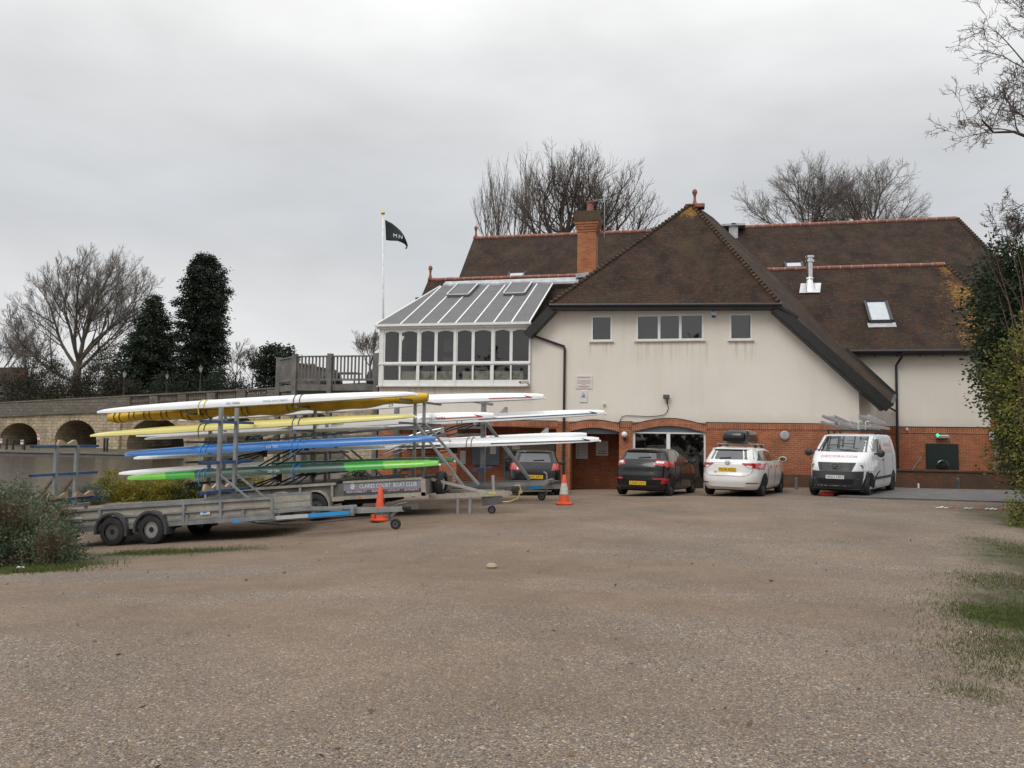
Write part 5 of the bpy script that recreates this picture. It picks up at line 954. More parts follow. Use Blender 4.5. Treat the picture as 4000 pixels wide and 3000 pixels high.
# --- empty trailer in front
YA = 14.7; TA = lambda u, v, dy=0: P(u, v, YA)+Vector((0, dy, 0)); WA = 1.6
g0 = P(600, 2127, YA); ta = thing('boat_trailer', 'empty flat boat trailer with two racks of blue arms, nearest the camera beside the bush', 'trailer', (g0.x, YA+.9, gz(g0.x, YA+.9)), group='boat trailers')
for dy, sfx in ((0, 1), (WA, -1)):
    segs = [(195, 2004, 396, 1987.5), (396, 1987.5, 1066, 1946)]
    mb = MB()
    for a, b, c, d in segs: mb.poly([TA(a, b, dy), TA(c, d, dy), TA(c, d+30*(1 if c < 500 else 1.1), dy), TA(a, b+30, dy)], .03, (0, 1, 0))
    part('side_board', mb, M['board'], ta)
    mb = MB()
    for a, b, c, d in segs: mb.poly([TA(a, b+33, dy-.002), TA(c, d+34, dy-.002), TA(c, d+58 if c > 500 else d+60, dy-.002), TA(a, b+60, dy-.002)], .03, (0, 1, 0))
    part('side_board', mb, M['board'], ta)
    mb = MB(); e = Vector((0, -.02*sfx, 0))
    for (a, b, c, d, h) in ((195, 2003, 396, 1986.5, .05), (396, 1986.5, 1066, 1945, .05), (195, 2037, 1066, 1977, .035), (195, 2064, 1066, 2004, .05)): mb.bar(TA(a, b, dy)+e, TA(c, d, dy)+e, .05, h)
    mb.bar(TA(240, 2076, dy)+e, TA(1075, 2018, dy)+e, .06, .09)
    for u, v0, v1 in ((395, 1986, 2070), (722, 1966, 2042), (735, 2010, 2046), (318, 2044, 2074), (866, 1956, 2030), (955, 1990, 2030), (1066, 1945, 2022)): mb.bar(TA(u, v0, dy)+e*1.6, TA(u, v1, dy)+e*1.6, .055, .05)
    part('side_frame', mb, M['steel'], ta)
part('bed', MB().poly([TA(200, 2066, .04), TA(1066, 2006, .04), TA(1066, 2006, WA), TA(200, 2066, WA)], .03), M['darkboard'], ta)
rA = .30; wz = gz(-11, YA)
for u, rim in ((448, 'darksteel'), (600, 'alu')):
    c_ = TA(u, 2078, .02); c_.z = gz(c_.x, YA)+rA
    t_wheel(ta, c_.x, YA-.02, c_.z, rA, .18, rim); mudguard(ta, c_.x, YA-.02, c_.z, .345, .24, 'guard', -12, 192, .05)
    t_wheel(ta, c_.x, YA+WA, c_.z, rA, .18, 'alu', 1); mudguard(ta, c_.x, YA+WA, c_.z, .345, .24, 'guard', -12, 192, .05)
    part('axle', MB().tube([(c_.x, YA, c_.z), (c_.x, YA+WA, c_.z)], .03, 8), M['darksteel'], ta)
# drawbar and reflective tape along it
yc = YA+.35; DB = lambda u, v, dy=0: P(u, v, yc)+Vector((0, dy, 0))
mb = MB(); mb.bar(TA(1062, 2000), TA(1369, 1981, .3), .06, .05); mb.bar(TA(1000, 2033), TA(1360, 2012, .3), .06, .07)
for u, v0, v1 in ((1205, 1992, 2018), (1360, 1981, 2008), (1065, 1990, 2026)): mb.bar(TA(u, v0, .2), TA(u, v1, .2), .06, .05)
mb.bar(DB(1340, 1998), DB(1580, 1987), .09, .10); mb.bar(TA(1066, 2012, WA), DB(1440, 1992, .1), .07, .09); mb.poly([DB(1440, 1985), DB(1570, 1984), DB(1530, 2018), DB(1465, 2012)], .06, (0, 1, 0)); part('drawbar', mb, M['steel'], ta)
for a, b, c, d, mt in ((915, 2035, 1063, 2024, 'tape'), (1064, 2024, 1193, 2016, 'silvertape'), (1194, 2016, 1348, 2006, 'tape')):
    fa = (a-1000)/360*.3; fc = (c-1000)/360*.3; part('reflective_strip', MB().bar(TA(a, b, max(0, fa)-.05), TA(c, d, max(0, fc)-.05), .012, .075), M[mt], ta)
part('coupling', MB().bar(DB(1575, 1981), DB(1612, 1981), .08, .085).bar(DB(1612, 1980), DB(1638, 1976), .11, .10), M['darksteel'], ta)
part('gaiter', MB().lathe([(.05, 0), (.065, .02), (.05, .05), (.065, .08), (.05, .11), (.065, .14), (.05, .18)], 12, DB(1574, 1984), 'X'), M['rubber'], ta)
part('handbrake', MB().tube([DB(1528, 2005), DB(1540, 1978), DB(1560, 1969), DB(1590, 1964)], .018, 6), M['darksteel'], ta)
jp = DB(1545, 2070); jz = gz(jp.x, yc); part('jockey_post', MB().tube([DB(1518, 1960), Vector((DB(1521, 2060).x, yc, jz+.16))], .03, 8).bar((DB(1521, 2060).x, yc, jz+.2), (jp.x, yc, jz+.1), .06, .03), M['darksteel'], ta)
t_wheel(ta, jp.x, yc, jz+.105, .105, .07, 'darksteel')
part('brake_cable', MB().tube([TA(900, 2030, .1)]+[TA(u, v, .15) for u, v in ((1000, 2047), (1090, 2053), (1185, 2048), (1230, 2044), (1370, 2030))]+[DB(1465, 2018)], .012, 5), M['plastic'], ta)
part('red_guard', MB().bar(DB(1452, 2016), DB(1466, 2018), .08, .09), M['orange'], ta)
for u, v in ((305, 2029), (805, 2001)): part('sticker', MB().poly([TA(u-19, v-8, -.035), TA(u+19, v-10, -.035), TA(u+19, v+7, -.035), TA(u-19, v+9, -.035)]), M['signwhite'], ta); part('sticker_print', MB().bar(TA(u-9, v+1, -.038), TA(u+6, v-1, -.038), .004, .025), M['tape'], ta)
# racks
for spec in ([(125, 1745), (130, 1859), (190, 1967)], [(787, 1645.6), (800, 1810), (811, 1929)]):
    first = P(*spec[0], 14.8); X0 = first.x; zs = []
    for u, v in spec: p = P(u, v, 14.8); p.x = X0; part('arm', MB().bar((X0, 14.8, p.z), (X0, 16.8, p.z), .07, .06), M['bluepaint'], ta); part('end_cap', MB().box((X0-.032, 14.775, p.z-.027), (X0+.032, 14.798, p.z+.027)), M['plastic'], ta); zs.append(p.z)
    top_ = zs[0]+(.33 if spec[0][0] > 500 else .02)
    for y in (15.5, 16.12): upright(ta, X0, y, zs[2]-.12, top_, .075)
    part('rack_base', MB().bar((X0, 15.0, zs[2]-.16), (X0, 16.6, zs[2]-.16), .07).bar((X0, 15.1, zs[2]-.2), (X0, 15.1, TA(300 if spec[0][0] < 500 else 900, 2040).z), .06).bar((X0, 16.5, zs[2]-.2), (X0, 16.5, TA(300 if spec[0][0] < 500 else 900, 2040).z), .06), M['steel'], ta)
    if spec[0][0] < 500:
        cradle(ta, X0+.05, 15.75, zs[0]+.02); cradle(ta, X0+.05, 15.55, zs[2]+.03); cradle(ta, X0+.05, 16.35, zs[2]+.03)
        for y in (15.5, 16.12): part('brace', MB().bar((X0, y, zs[1]-.05), (X0-.75, y, zs[2]-.35), .04), M['deadstem'], ta); 
    else:
        cradle(ta, X0-.1, 15.4, zs[2]+.03); cradle(ta, X0-.1, 15.9, zs[2]+.03)
        for y in (15.5, 16.12): part('brace', MB().bar((X0, y, zs[1]-.25), (X0+1.45, y, zs[2]-.62), .035), M['steel'], ta)

# --- loaded club trailer with the banner
YB = 17.0; TB = lambda u, v, dy=0: P(u, v, YB)+Vector((0, dy, 0)); WB = 1.95
g0 = P(1180, 2010, YB); tb_ = thing('boat_trailer', 'loaded boat trailer with a grey and maroon club banner on its side box', 'trailer', (g0.x, YB+.95, gz(g0.x, YB+.95)), group='boat trailers')
for dy in (0, WB):
    mb = MB(); mb.poly([TB(805, 1922, dy), TB(1058, 1907, dy), TB(1058, 1962, dy), TB(805, 1985, dy)], .03, (0, 1, 0)); mb.poly([TB(1058, 1907, dy+.02), TB(1345, 1889, dy+.02), TB(1345, 1950, dy+.02), TB(1058, 1966, dy+.02)], .03, (0, 1, 0)); mb.poly([TB(1345, 1887, dy), TB(1648, 1871, dy), TB(1648, 1930, dy), TB(1345, 1948, dy)], .03, (0, 1, 0)); part('side_panel', mb, M['darkboard'], tb_)
    mb = MB(); e = Vector((0, -.025, 0)); mb.bar(TB(800, 1922, dy)+e, TB(1315, 1889, dy)+e, .06, .06); mb.bar(TB(1345, 1945, dy)+e, TB(1665, 1929, dy)+e, .06, .08); mb.bar(TB(1655, 1870, dy)+e, TB(1657, 1938, dy)+e, .10, .06, (0, 1, 0)); mb.bar(TB(1300, 1950, dy)+e, TB(1345, 1947, dy)+e, .06, .10); mb.bar(TB(1343, 1884, dy)+e, TB(1650, 1868, dy)+e, .05, .05)
    for u, v0, v1 in ((1300, 1892, 1940), (1175, 1900, 1960), (806, 1920, 1985)): mb.bar(TB(u, v0, dy)+e, TB(u, v1, dy)+e, .05, .04)
    part('side_frame', mb, M['board'] if dy == 0 else M['steel'], tb_)
part('bed', MB().poly([TB(806, 1960, .05), TB(1660, 1905, .05), TB(1660, 1905, WB), TB(806, 1960, WB)], .04), M['darkboard'], tb_)
part('end_panel', MB().poly([TB(1662, 1872, .0), TB(1662, 1872, WB), TB(1662, 1932, WB), TB(1662, 1932, 0)], .03, (1, 0, 0)), M['darkboard'], tb_)
q = [TB(1344, 1888, -.03), TB(1649, 1873, -.03), TB(1651, 1926.5, -.03), TB(1345, 1938, -.03)]
bl = lambda a, b: q[0].lerp(q[1], a).lerp(q[3].lerp(q[2], a), b)
bn = part('banner', MB().poly([bl(0, 0), bl(1, 0), bl(1, .60), bl(0, .60)], .02, (0, 1, 0)), M['bannergrey'], tb_)
part('maroon_band', MB().poly([bl(0, .602), bl(1, .602), bl(1, .80), bl(0, .80)], .02, (0, 1, 0)), M['bannermaroon'], bn); part('green_band', MB().poly([bl(0, .802), bl(1, .802), bl(1, 1), bl(0, 1)], .02, (0, 1, 0)), M['bannergreen'], bn)
bw_ = (q[1]-q[0]).length; bh_ = (q[3]-q[0]).length
def bt(cx0, cy0): return lambda a, b: bl(cx0+a/bw_, cy0-b/bh_)+Vector((0, -.006, 0))
part('lettering', text_mb('CLAIRES COURT  BOAT CLUB', .125, bt(.57, .31), 1.36), M['text_white'], bn); part('lettering', text_mb('RESPONSIBILITY  \u2022  RESPECT  \u2022  LOYALTY  \u2022  INTEGRITY', .055, bt(.5, .70), 1.73), M['text_white'], bn)
mb = MB(); f_ = bt(.118, .30); ring = [f_(.062*math.cos(2*math.pi*k/14), .07*math.sin(2*math.pi*k/14)) for k in range(14)]; mb.poly(ring); part('crest', mb, M['text_white'], bn); mb = MB()
for k in range(14): mb.bar(f_(.048*math.cos(2*math.pi*k/14), .055*math.sin(2*math.pi*k/14))+Vector((0, -.004, 0)), f_(.048*math.cos(2*math.pi*(k+1)/14), .055*math.sin(2*math.pi*(k+1)/14))+Vector((0, -.004, 0)), .003, .012, (0, 1, 0))
text_mb('C', .075, lambda a, b: f_(a, b)+Vector((0, -.004, 0)), None, mb)
for a in (-1, 1): mb.bar(f_(a*.07, .07), f_(a*.12, .10), .003, .012, (0, 1, 0))
part('crest_print', mb, M['maroon'], bn)
rB = .30
for u in (1105, 1240):
    c_ = TB(u, 1975); z = gz(c_.x, YB)+rB; t_wheel(tb_, c_.x, YB-.03, z, rB, .18, 'darksteel'); mudguard(tb_, c_.x, YB-.03, z, .34, .22, 'board', 0, 180, .025); t_wheel(tb_, c_.x, YB+WB, gz(c_.x, YB+WB)+rB, rB, .18, 'darksteel', 1); mudguard(tb_, c_.x, YB+WB, z, .34, .22, 'board', 0, 180, .025); part('axle', MB().tube([(c_.x, YB, z), (c_.x, YB+WB, z)], .035, 8), M['darksteel'], tb_)
part('gap_shade', MB().poly([TB(1345, 1950, .1), TB(1500, 1942, .1), TB(1500, 1965, .1), TB(1345, 1972, .1)], 1.2, (0, 1, 0)), M['dark'], tb_)  # black block standing in for the shade of the gap below the chassis
yd = YB+.95; DBB = lambda u, v, dy=0: P(u, v, yd-.5)+Vector((0, dy, 0))
mb = MB(); mb.bar(TB(1660, 1945, .3), DBB(1992, 1926), .08, .10); mb.bar(TB(1655, 1938, WB-.2), DBB(1960, 1925, .2), .08, .10); mb.bar(TB(1668, 1874, .3), DBB(1925, 1931), .05, .06); mb.bar(DBB(1990, 1926), DBB(2040, 1920), .06, .07); part('drawbar', mb, M['board'], tb_)
part('gaiter', MB().bar(DBB(2000, 1916), DBB(2026, 1914), .14, .14), M['rubber'], tb_, bevel=.03)
part('jockey_post', MB().tube([DBB(1925, 1857), DBB(1931, 1985)], .035, 8), M['alu'], tb_); q_ = DBB(1923, 1985); t_wheel(tb_, q_.x, yd-.55, gz(q_.x, yd-.5)+.09, .09, .07, 'darksteel')
part('winch_strap', MB().bar(DBB(1912, 1923, -.06), DBB(1940, 1928, -.06), .04, .04), M['tan'], tb_); part('number_board', MB().poly([DBB(1884, 1936, -.05), DBB(1963, 1931, -.05), DBB(1963, 1968, -.05), DBB(1884, 1976, -.05)], .03, (0, 1, 0)), M['darksteel'], tb_)
for u in (1795, 1842): p = DBB(u, 1938, -.1); part('prop_leg', MB().box((p.x-.03, p.y-.03, gz(p.x, p.y)), (p.x+.03, p.y+.03, p.z)), M['steel'], tb_)
p = DBB(2012, 1915, -.02); part('breakaway_cable', MB().tube([p+Vector((0, 0, .1)), p+Vector((.1, 0, .12)), p+Vector((.14, 0, -.02)), p+Vector((.06, 0, -.18)), p+Vector((-.12, 0, -.25)), p+Vector((-.3, 0, -.26))], .012, 6), M['tan'], tb_)
p = P(1723, 1888, YB+.55); e = bpy.data.objects.new('spare_wheel', None); C.objects.link(e); e.parent = tb_; e.location = p-base_of(tb_); mb = MB(); rr_ = .28; mb.lathe([(rr_*.58, -.085), (rr_*.9, -.085), (rr_, -.04), (rr_, .04), (rr_*.9, .085), (rr_*.58, .085)], 26, axis='X', caps=False); part('tyre', mb, M['rubber'], e, local=True, smooth=True, auto=40); part('rim', MB().lathe([(rr_*.6, .03), (rr_*.5, .05), (rr_*.2, .05), (0, .05)], 20, axis='X'), M['board'], e, local=True)
part('side_lamp', MB().box(*[tuple(TB(u, v, dy)) for u, v, dy in ((1405, 1948, -.06), (1416, 1940, -.02))]), M['amber'], tb_)
part('tie_bar', MB().tube([TB(1408, 1885, .5), TB(1410, 1868, .5), TB(1560, 1856, .5), TB(1570, 1866, .5)], .02, 6), M['alu'], tb_); part('red_lamp', MB().lathe([(.035, -.03), (.04, 0), (.035, .03), (0, .04)], 10, TB(1568, 1868, .3)), M['lamp_red'], tb_)
xb = [P(835, 1700, 17.9).x, P(1240, 1700, 17.9).x, P(1628, 1700, 17.9).x]; zr = [[P(u, v, 17.2).z for v in (a, b, c, d)] for u, a, b, c, d in ((835, 1612, 1722, 1800, 1884), (1205, 1583, 1676, 1766, 1850), (1590, 1556, 1646, 1738, 1828))]
for x, zl in zip(xb, zr):
    for y in (17.75, 18.4): upright(tb_, x, y, P(1200, 1915, 17.5).z-.1, zl[0]+.02, .065)
    for z in zl: part('arm', MB().bar((x, 16.75, z-.04), (x, 19.7, z-.04), .06, .05), M['darksteel'], tb_)
for y, dx in ((17.75, 0), (18.4, .2)): part('brace', MB().bar((xb[2], y, zr[2][1]), (P(1807, 1900, 17.6).x+dx, y-.1, P(1807, 1900, 17.6).z), .055), M['steel'], tb_)
for y in (17.75, 18.4): part('brace', MB().bar((xb[1], y, zr[1][1]), (xb[1]+1.6, y, zr[1][3]-.15), .045), M['steel'], tb_)
part('long_rail', MB().bar((xb[0], 18.1, zr[0][1]-.1), (xb[2], 18.1, zr[2][1]-.1), .05), M['steel'], tb_)

# --- far trailer behind it
YC = 20.6; TC = lambda u, v, dy=0: P(u, v, YC)+Vector((0, dy, 0)); g0 = TC(1500, 1980); tc_ = thing('boat_trailer', 'grey boat trailer with a single post rack, farthest back and nearest the club house', 'trailer', (g0.x, YC+.6, gz(g0.x, YC+.6)), group='boat trailers')
mb = MB(); 
for dy in (.1, 1.2): mb.bar(TC(1100, 1915, dy), TC(2130, 1890, dy), .08, .1)
mb.bar(TC(1740, 1917, .6), TC(2176, 1905, .6), .09, .12); mb.bar(TC(2130, 1885, .1), TC(2130, 1885, 1.2), .08, .1); mb.bar(TC(2130, 1882, .6), TC(2178, 1890, .6), .05, .08); part('chassis', mb, M['steel'], tc_)
part('side_panel', MB().poly([TC(1100, 1880, .1), TC(1730, 1850, .1), TC(1730, 1895, .1), TC(1100, 1915, .1)], .03, (0, 1, 0)), M['darkboard'], tc_)
for a, b in ((1790, 1850), (2050, 2097)): part('reflective_strip', MB().bar(TC(a, 1912, .53), TC(b, 1909, .53), .012, .09), M['tape'], tc_)
part('gaiter', MB().bar(TC(1990, 1912, .3), TC(2020, 1910, .3), .16, .16), M['rubber'], tc_, bevel=.03)
part('coupling', MB().bar(TC(2150, 1890, .6), TC(2190, 1886, .6), .1, .08), M['darksteel'], tc_); part('handle', MB().tube([TC(2128, 1880, .3), TC(2128, 1855, .3), TC(2116, 1845, .3)], .025, 6), M['alu'], tc_)
p = TC(2100, 1950, .6); t_wheel(tc_, p.x, YC+.6, gz(p.x, YC+.6)+.11, .11, .07, 'darksteel'); part('jockey_post', MB().tube([(p.x+.12, YC+.6, gz(p.x, YC)+.14), (p.x+.12, YC+.6, 0.6)], .03, 8), M['darksteel'], tc_)
for u in (1150, 1280):
    c_ = TC(u, 1960); t_wheel(tc_, c_.x, YC, gz(c_.x, YC)+.3, .3, .18, 'darksteel'); t_wheel(tc_, c_.x, YC+1.4, gz(c_.x, YC+1.4)+.3, .3, .18, 'darksteel', 1)
xp = P(1888, 1700, YC+.6).x
zl = [P(1888, v, YC+.6).z for v in (1570, 1652, 1738, 1828)]
for xq in (xp, P(1548, 1700, YC+.6).x, P(1170, 1700, YC+.6).x):
    part('post', MB().bar((xq, YC+.6, P(1888, 1895, YC+.6).z), (xq, YC+.6, zl[0]), .13, .1), M['steel'], tc_)
    for z in zl: part('arm', MB().bar((xq, YC-.35, z-.03), (xq, YC+1.55, z-.03), .07, .07), M['bluepaint'] if z == zl[3] else M['steel'], tc_)
for z in (zl[1]-.12, zl[1]-.32): part('long_rail', MB().bar((xp, YC+.6, z), (P(1170, 1700, YC+.6).x, YC+.6, z-.15), .05, .07), M['steel'], tc_)
part('brace', MB().bar((xp+.1, YC+.5, zl[1]), P(2070, 1874, YC+.5), .08, .08), M['steel'], tc_); part('stay', MB().bar((xp-.1, YC+.6, zl[3]-.1), (xp-.1, YC+.6, zl[3]-.7), .05), M['steel'], tc_)

# ------------------------------------------------------------------ rowing boats, keel up on the racks
def boat(label, L_, R_, y, h, w_, mats, zones=None, tipL=.35, tipR=.4, pw=.55, straps=(), stripe=None, ball=True, word=None, fin=None, name='rowing_boat', group='boats on the trailers', up=.75, wordcol='text_white', full=False):
    a = P(*L_, y); b = P(*R_, y); n = 40; rows = []; m = 12
    def prof(t):
        s_ = (1-abs(2*t-1)**2.2); s_ = max(0, s_)**pw
        e0, e1 = (tipL, tipR); return (e0*(1-t)+e1*t)*(1-s_)+s_
    def sec(t, k):
        c_ = a.lerp(b, t); f = prof(t); ph = math.pi*k/m; hh = h*f; ww = w_/2*max(.10, f if t > 0 else .1)
        if t < .02 or t > .98: ww *= .5
        if full:
            ph = 2*math.pi*k/m; sag = 1+.28*math.sin(t*37)*math.sin(t*11+1); dz = math.sin(ph)*hh*.5*(sag if math.sin(ph) < 0 else 1)
            return c_+Vector((0, -math.cos(ph)*ww*(1+.08*math.sin(t*53)), dz-.04))
        return c_+Vector((0, -math.copysign(abs(math.cos(ph))**.75, math.cos(ph))*ww, hh*(-(1-up)+math.sin(ph)**.85)))
    mb = MB(); zones = zones or [(1.01, 0)]; ts = [i/n for i in range(n+1)]
    for zb, _ in zones:
        if zb < 1: ts += [zb-.0005, zb+.0005]
    ts = sorted(ts)
    for i in range(len(ts)-1):
        tm = (ts[i]+ts[i+1])/2; mb.mi = next(k for zb, k in zones if tm < zb)
        sk = lambda t, k: (t if t in (0, 1) or len(zones) == 1 else t-(.014*math.sin(math.pi*k/m)))
        mb.grid([[sec(sk(ts[j], k), k) for k in range(m+1)]+[sec(sk(ts[j], 0), 0)] for j in (i, i+1)])
    for t in (0, 1): mb.mi = zones[0][1] if t == 0 else zones[-1][1]; mb.add([sec(t, k) for k in range(m+1)], [tuple(range(m+1))])
    o = part(name, mb, [M[k] for k in mats], smooth=True, auto=50); T(o, label, 'rowing boat', group)
    bm = bmesh.new(); bm.from_mesh(o.data); bmesh.ops.remove_doubles(bm, verts=bm.verts, dist=.0004); bmesh.ops.recalc_face_normals(bm, faces=bm.faces); bm.to_mesh(o.data); bm.free()
    if ball: bmb = MB(); bmb.lathe([(0, -.035)]+[(.035*math.sin(k*math.pi/6), -.035*math.cos(k*math.pi/6)) for k in range(1, 6)]+[(0, .035)], 10, b+Vector((.02, 0, -.02))); part('bow_ball', bmb, M[ball if isinstance(ball, str) else 'white'], o, smooth=True)
    for t, mt in straps:
        for dt in (0, .018):
            sm = MB()
            pts = [sec(t+dt, k)+(sec(t+dt, k)-sec(t+dt, 6)-Vector((0, 0, -h*.6)))*.03+Vector((0, 0, .004)) for k in range(m+1)]
            for k in range(m): sm.bar(pts[k], pts[k+1], .022, .012, (1, 0, 0))
            if name == 'rowing_boat' and dt == 0 and not label.startswith('boat wrapped'): sm.bar(pts[0], pts[0]+Vector((.01, .02, -.16)), .02, .01)
            part('strap', sm, M[mt], o)
    if stripe:
        t0, t1, mt = stripe; sm = MB(); pts = [sec(t0+(t1-t0)*k/12, .9)+Vector((0, -.006, 0)) for k in range(13)]
        for k in range(12): sm.bar(pts[k], pts[k+1], .006, .02)
        d = pts[-1]-pts[-2]; sm.poly([pts[-1]+Vector((-.22, -.006, .055)), pts[-1]+Vector((.02, -.006, .01)), pts[-1]+Vector((-.1, -.006, -.01))]); part('stripe', sm, M[mt], o)
    if word:
        for body, t, size, flip in word:
            c_ = sec(t, .9); dirv = (b-a).normalized(); sgn = -1 if flip else 1
            part('lettering', text_mb(body, size, lambda p_, q_: c_+dirv*(sgn*p_)+Vector((0, -.012-.0*q_, .02+sgn*q_))), M[wordcol], o)
    if fin:
        c_ = sec(fin, 6); part('fin', MB().poly([c_+Vector((-.16, 0, -.01)), c_+Vector((.06, 0, -.01)), c_+Vector((.07, 0, .14)), c_+Vector((.0, 0, .15))], .012, (0, 1, 0)), M['alu'], o)
    return o
yn = 17.12; yf2 = 18.85
boat('white boat on the top rack with yellow rope lashings, above the yellow cover', (380, 1612), (1624, 1541), yn, .205, .56, ['bwhite'], straps=((.36, 'tan'), (.655, 'webbing')), tipL=.25, tipR=.28, word=(('MHD 154', .47, .085, True), ('CLAIRES COURT SCHOOL', .60, .055, True)), wordcol='navy')
boat('boat wrapped in a yellow cover with black straps under the top white boat', (420, 1626), (1672, 1544), yn+.5, .36, .56, ['cover'], tipL=.45, tipR=.5, straps=tuple((t, 'webbing') for t in (.04, .09, .145, .2, .27, .33, .46, .6)), ball=False, up=.5, full=True)
boat('pale yellow boat on the second rack, lashed with dark straps', (353, 1704), (1622, 1628), yn, .185, .55, ['byellow'], straps=((.375, 'webbing'), (.66, 'bluepaint')), tipL=.25, tipR=.3)
boat('royal blue boat with white bow ball on the third rack', (488, 1779), (1702, 1717), yn, .21, .55, ['bblue'], straps=((.28, 'tape'), (.575, 'tape')), tipL=.38, tipR=.42, word=(('NEL 003', .515, .085, True),))
boat('dark green boat with lime green ends on the lowest rack', (499, 1871), (1714, 1813), yn, .205, .54, ['blime', 'bgreen', 'bdark'], zones=[(.155, 0), (.255, 1), (.735, 2), (.852, 1), (1.01, 0)], straps=((.265, 'tape'), (.568, 'tape')), tipL=.42, tipR=.5, word=(('NEL 002', .51, .085, True),))
boat('white boat numbered 65 with a red tip behind the yellow covered boat', (700, 1640), (1655, 1578), yf2, .26, .52, ['bwhite'], ball='red', word=(('65', .885, .13, True),), wordcol='text_black', tipL=.3, tipR=.35)
boat('long white boat with a red arrow stripe on the second rack behind the yellow boat', (532, 1702), (1930, 1627), yf2, .28, .54, ['bwhite'], stripe=(.86, .975, 'red'), word=(('CCS999', .60, .1, True), ('68', .545, .12, True), ('Hadley Thomas', .85, .10, True)), wordcol='text_black', tipL=.3, tipR=.4)
boat('white boat on the third rack just behind the blue boat', (523, 1792), (1755, 1719), yf2, .21, .5, ['bwhite'], stripe=(.93, .985, 'navy'), tipL=.25, tipR=.35, straps=((.5, 'webbing'),))
boat('white and forest green boat on the lowest rack behind the lime green one', (465, 1852), (1772, 1800), yf2, .21, .5, ['bwhite', 'bforest'], zones=[(.5, 0), (1.01, 1)], tipL=.25, tipR=.5)
boat('thin white boat low on the second rack under the yellow boat', (566, 1716), (1500, 1672), yn+.75, .12, .4, ['bwhite'], ball=False, tipL=.4, tipR=.5)
boat('slim white boat below the blue boat on the third rack', (590, 1792), (1500, 1748), yn+.75, .11, .4, ['bwhite'], ball=False, tipL=.4, tipR=.5)
ycn = 20.35; ycf = 21.75
boat('white boat with red arrow on the top rack in front of the cream wall', (1150, 1585), (2125, 1553), ycn, .245, .54, ['bwhite'], stripe=(.80, .96, 'red'), tipL=.4, tipR=.45)
boat('long white boat with a blue stripe pointing farthest right across the cream wall', (1330, 1672), (2362, 1614), ycn+.25, .23, .54, ['bwhite'], stripe=(.55, .975, 'navy'), tipL=.4, tipR=.4, fin=.64, straps=((.47, 'webbing'),))
boat('long white boat pointing right above the black hatchback, lowest of the white ones', (1300, 1755), (2340, 1720), ycn, .235, .54, ['bwhite'], stripe=(.62, .97, 'text_black'), tipL=.4, tipR=.4, straps=((.53, 'webbing'),))
boat('white boat with a small grey fin behind the lowest right-pointing white boat', (1450, 1750), (2292, 1703), ycf, .22, .5, ['bwhite'], fin=.82, tipL=.4, tipR=.5, ball=False)

# loose riggers lying between the boats
def rigger(u, v, y, s_, rot, label, mat='plastic'):
    p = P(u, v, y); t_ = thing('rigger', label, 'rigger', p, (0, 0, 0), 'riggers stowed on the trailers'); c, d = math.cos(rot), math.sin(rot)
    f = lambda a, b, e=0: (a*c*s_-b*d*s_, e*s_, a*d*s_+b*c*s_)
    mb = MB(); mb.tube([f(-.6, -.1, -.1), f(-.1, .03, 0), f(.55, .08, 0)], .02, 6); part('main_stay', mb, M[mat], t_, local=True); mb = MB(); mb.tube([f(-.6, -.1, .2), f(.5, .05, .02)], .016, 6); part('back_stay', mb, M[mat], t_, local=True); mb = MB(); mb.tube([f(-.35, -.2, 0), f(.1, -.12, .02), f(.56, .04, 0)], .015, 6); part('lower_stay', mb, M[mat], t_, local=True)
    mb = MB(); mb.box(f(.5, -.06, -.05), f(.62, .12, .05)); part('gate', mb, M[mat], t_, local=True)
rl = ['black rigger frame under the blue boat beside the left rack', 'black rigger frame lying under the middle of the blue boat', 'black rigger frame under the dark green boat near the upright', 'black rigger frame under the dark green boat beside its blue strap', 'dark rigger frame under the white boats by the single post', 'dark rigger frame below the lowest white boat left of the single post']
for (u, v, y, s_, ro), lb in zip(((960, 1782, 17.5, .9, .1), (1110, 1774, 17.4, 1.1, .3), (1020, 1890, 17.4, .9, .25), (1130, 1878, 17.5, 1.2, .3), (1790, 1668, 20.6, 1.0, .15), (1690, 1752, 20.4, 1.1, -.1)), rl): rigger(u, v, y, s_, ro, lb)
rigger(930, 1884, 17.5, .7, -.2, 'pale metal rigger frame at the left end under the green boat', 'alu'); rigger(1060, 1690, 17.8, .9, .1, 'pale metal rigger frame stowed between the yellow and blue boats', 'alu'); rigger(1560, 1748, 19.6, .9, .2, 'pale metal rigger frame behind the right end of the blue boat', 'alu'); rigger(1660, 1690, 20.4, .9, .1, 'pale metal rigger frame under the white boat with the red arrow', 'alu')

# ------------------------------------------------------------------ traffic cones
def cone(u, v, y, sleeve, label, h=.75):
    p = P(u, v, y); z = gz(p.x, y); c_ = thing('traffic_cone', label, 'traffic cone', (p.x, y, z), group='traffic cones')
    part('base', MB().lathe([(.21, 0), (.225, .02), (.22, .05), (.15, .065), (.14, .07)], 20, (0, 0, 0)).box((-.2, -.2, 0), (.2, .2, .03)) if False else MB().lathe([(.20, 0), (.225, .015), (.225, .045), (.16, .06), (.13, .065)], 8), M['orange'], c_, local=True)
    part('body', MB().lathe([(.14, .06), (.045, h-.02), (.03, h), (.0, h)], 24), M['orange'], c_, local=True, smooth=True, auto=40)
    if sleeve: part('sleeve', MB().lathe([(.115, .25), (.112, .27), (.072, .54), (.068, .56)], 24), M['conewhite'], c_, local=True, smooth=True)
    else: part('clip', MB().box((.07, -.03, .36), (.10, .03, .48)), M['plastic'], c_, local=True)
cone(2203, 1962, 20.0, True, 'orange traffic cone with a worn white sleeve in front of the black hatchback'); cone(1484, 2026, 16.6, False, 'plain orange traffic cone behind the drawbar of the empty trailer')
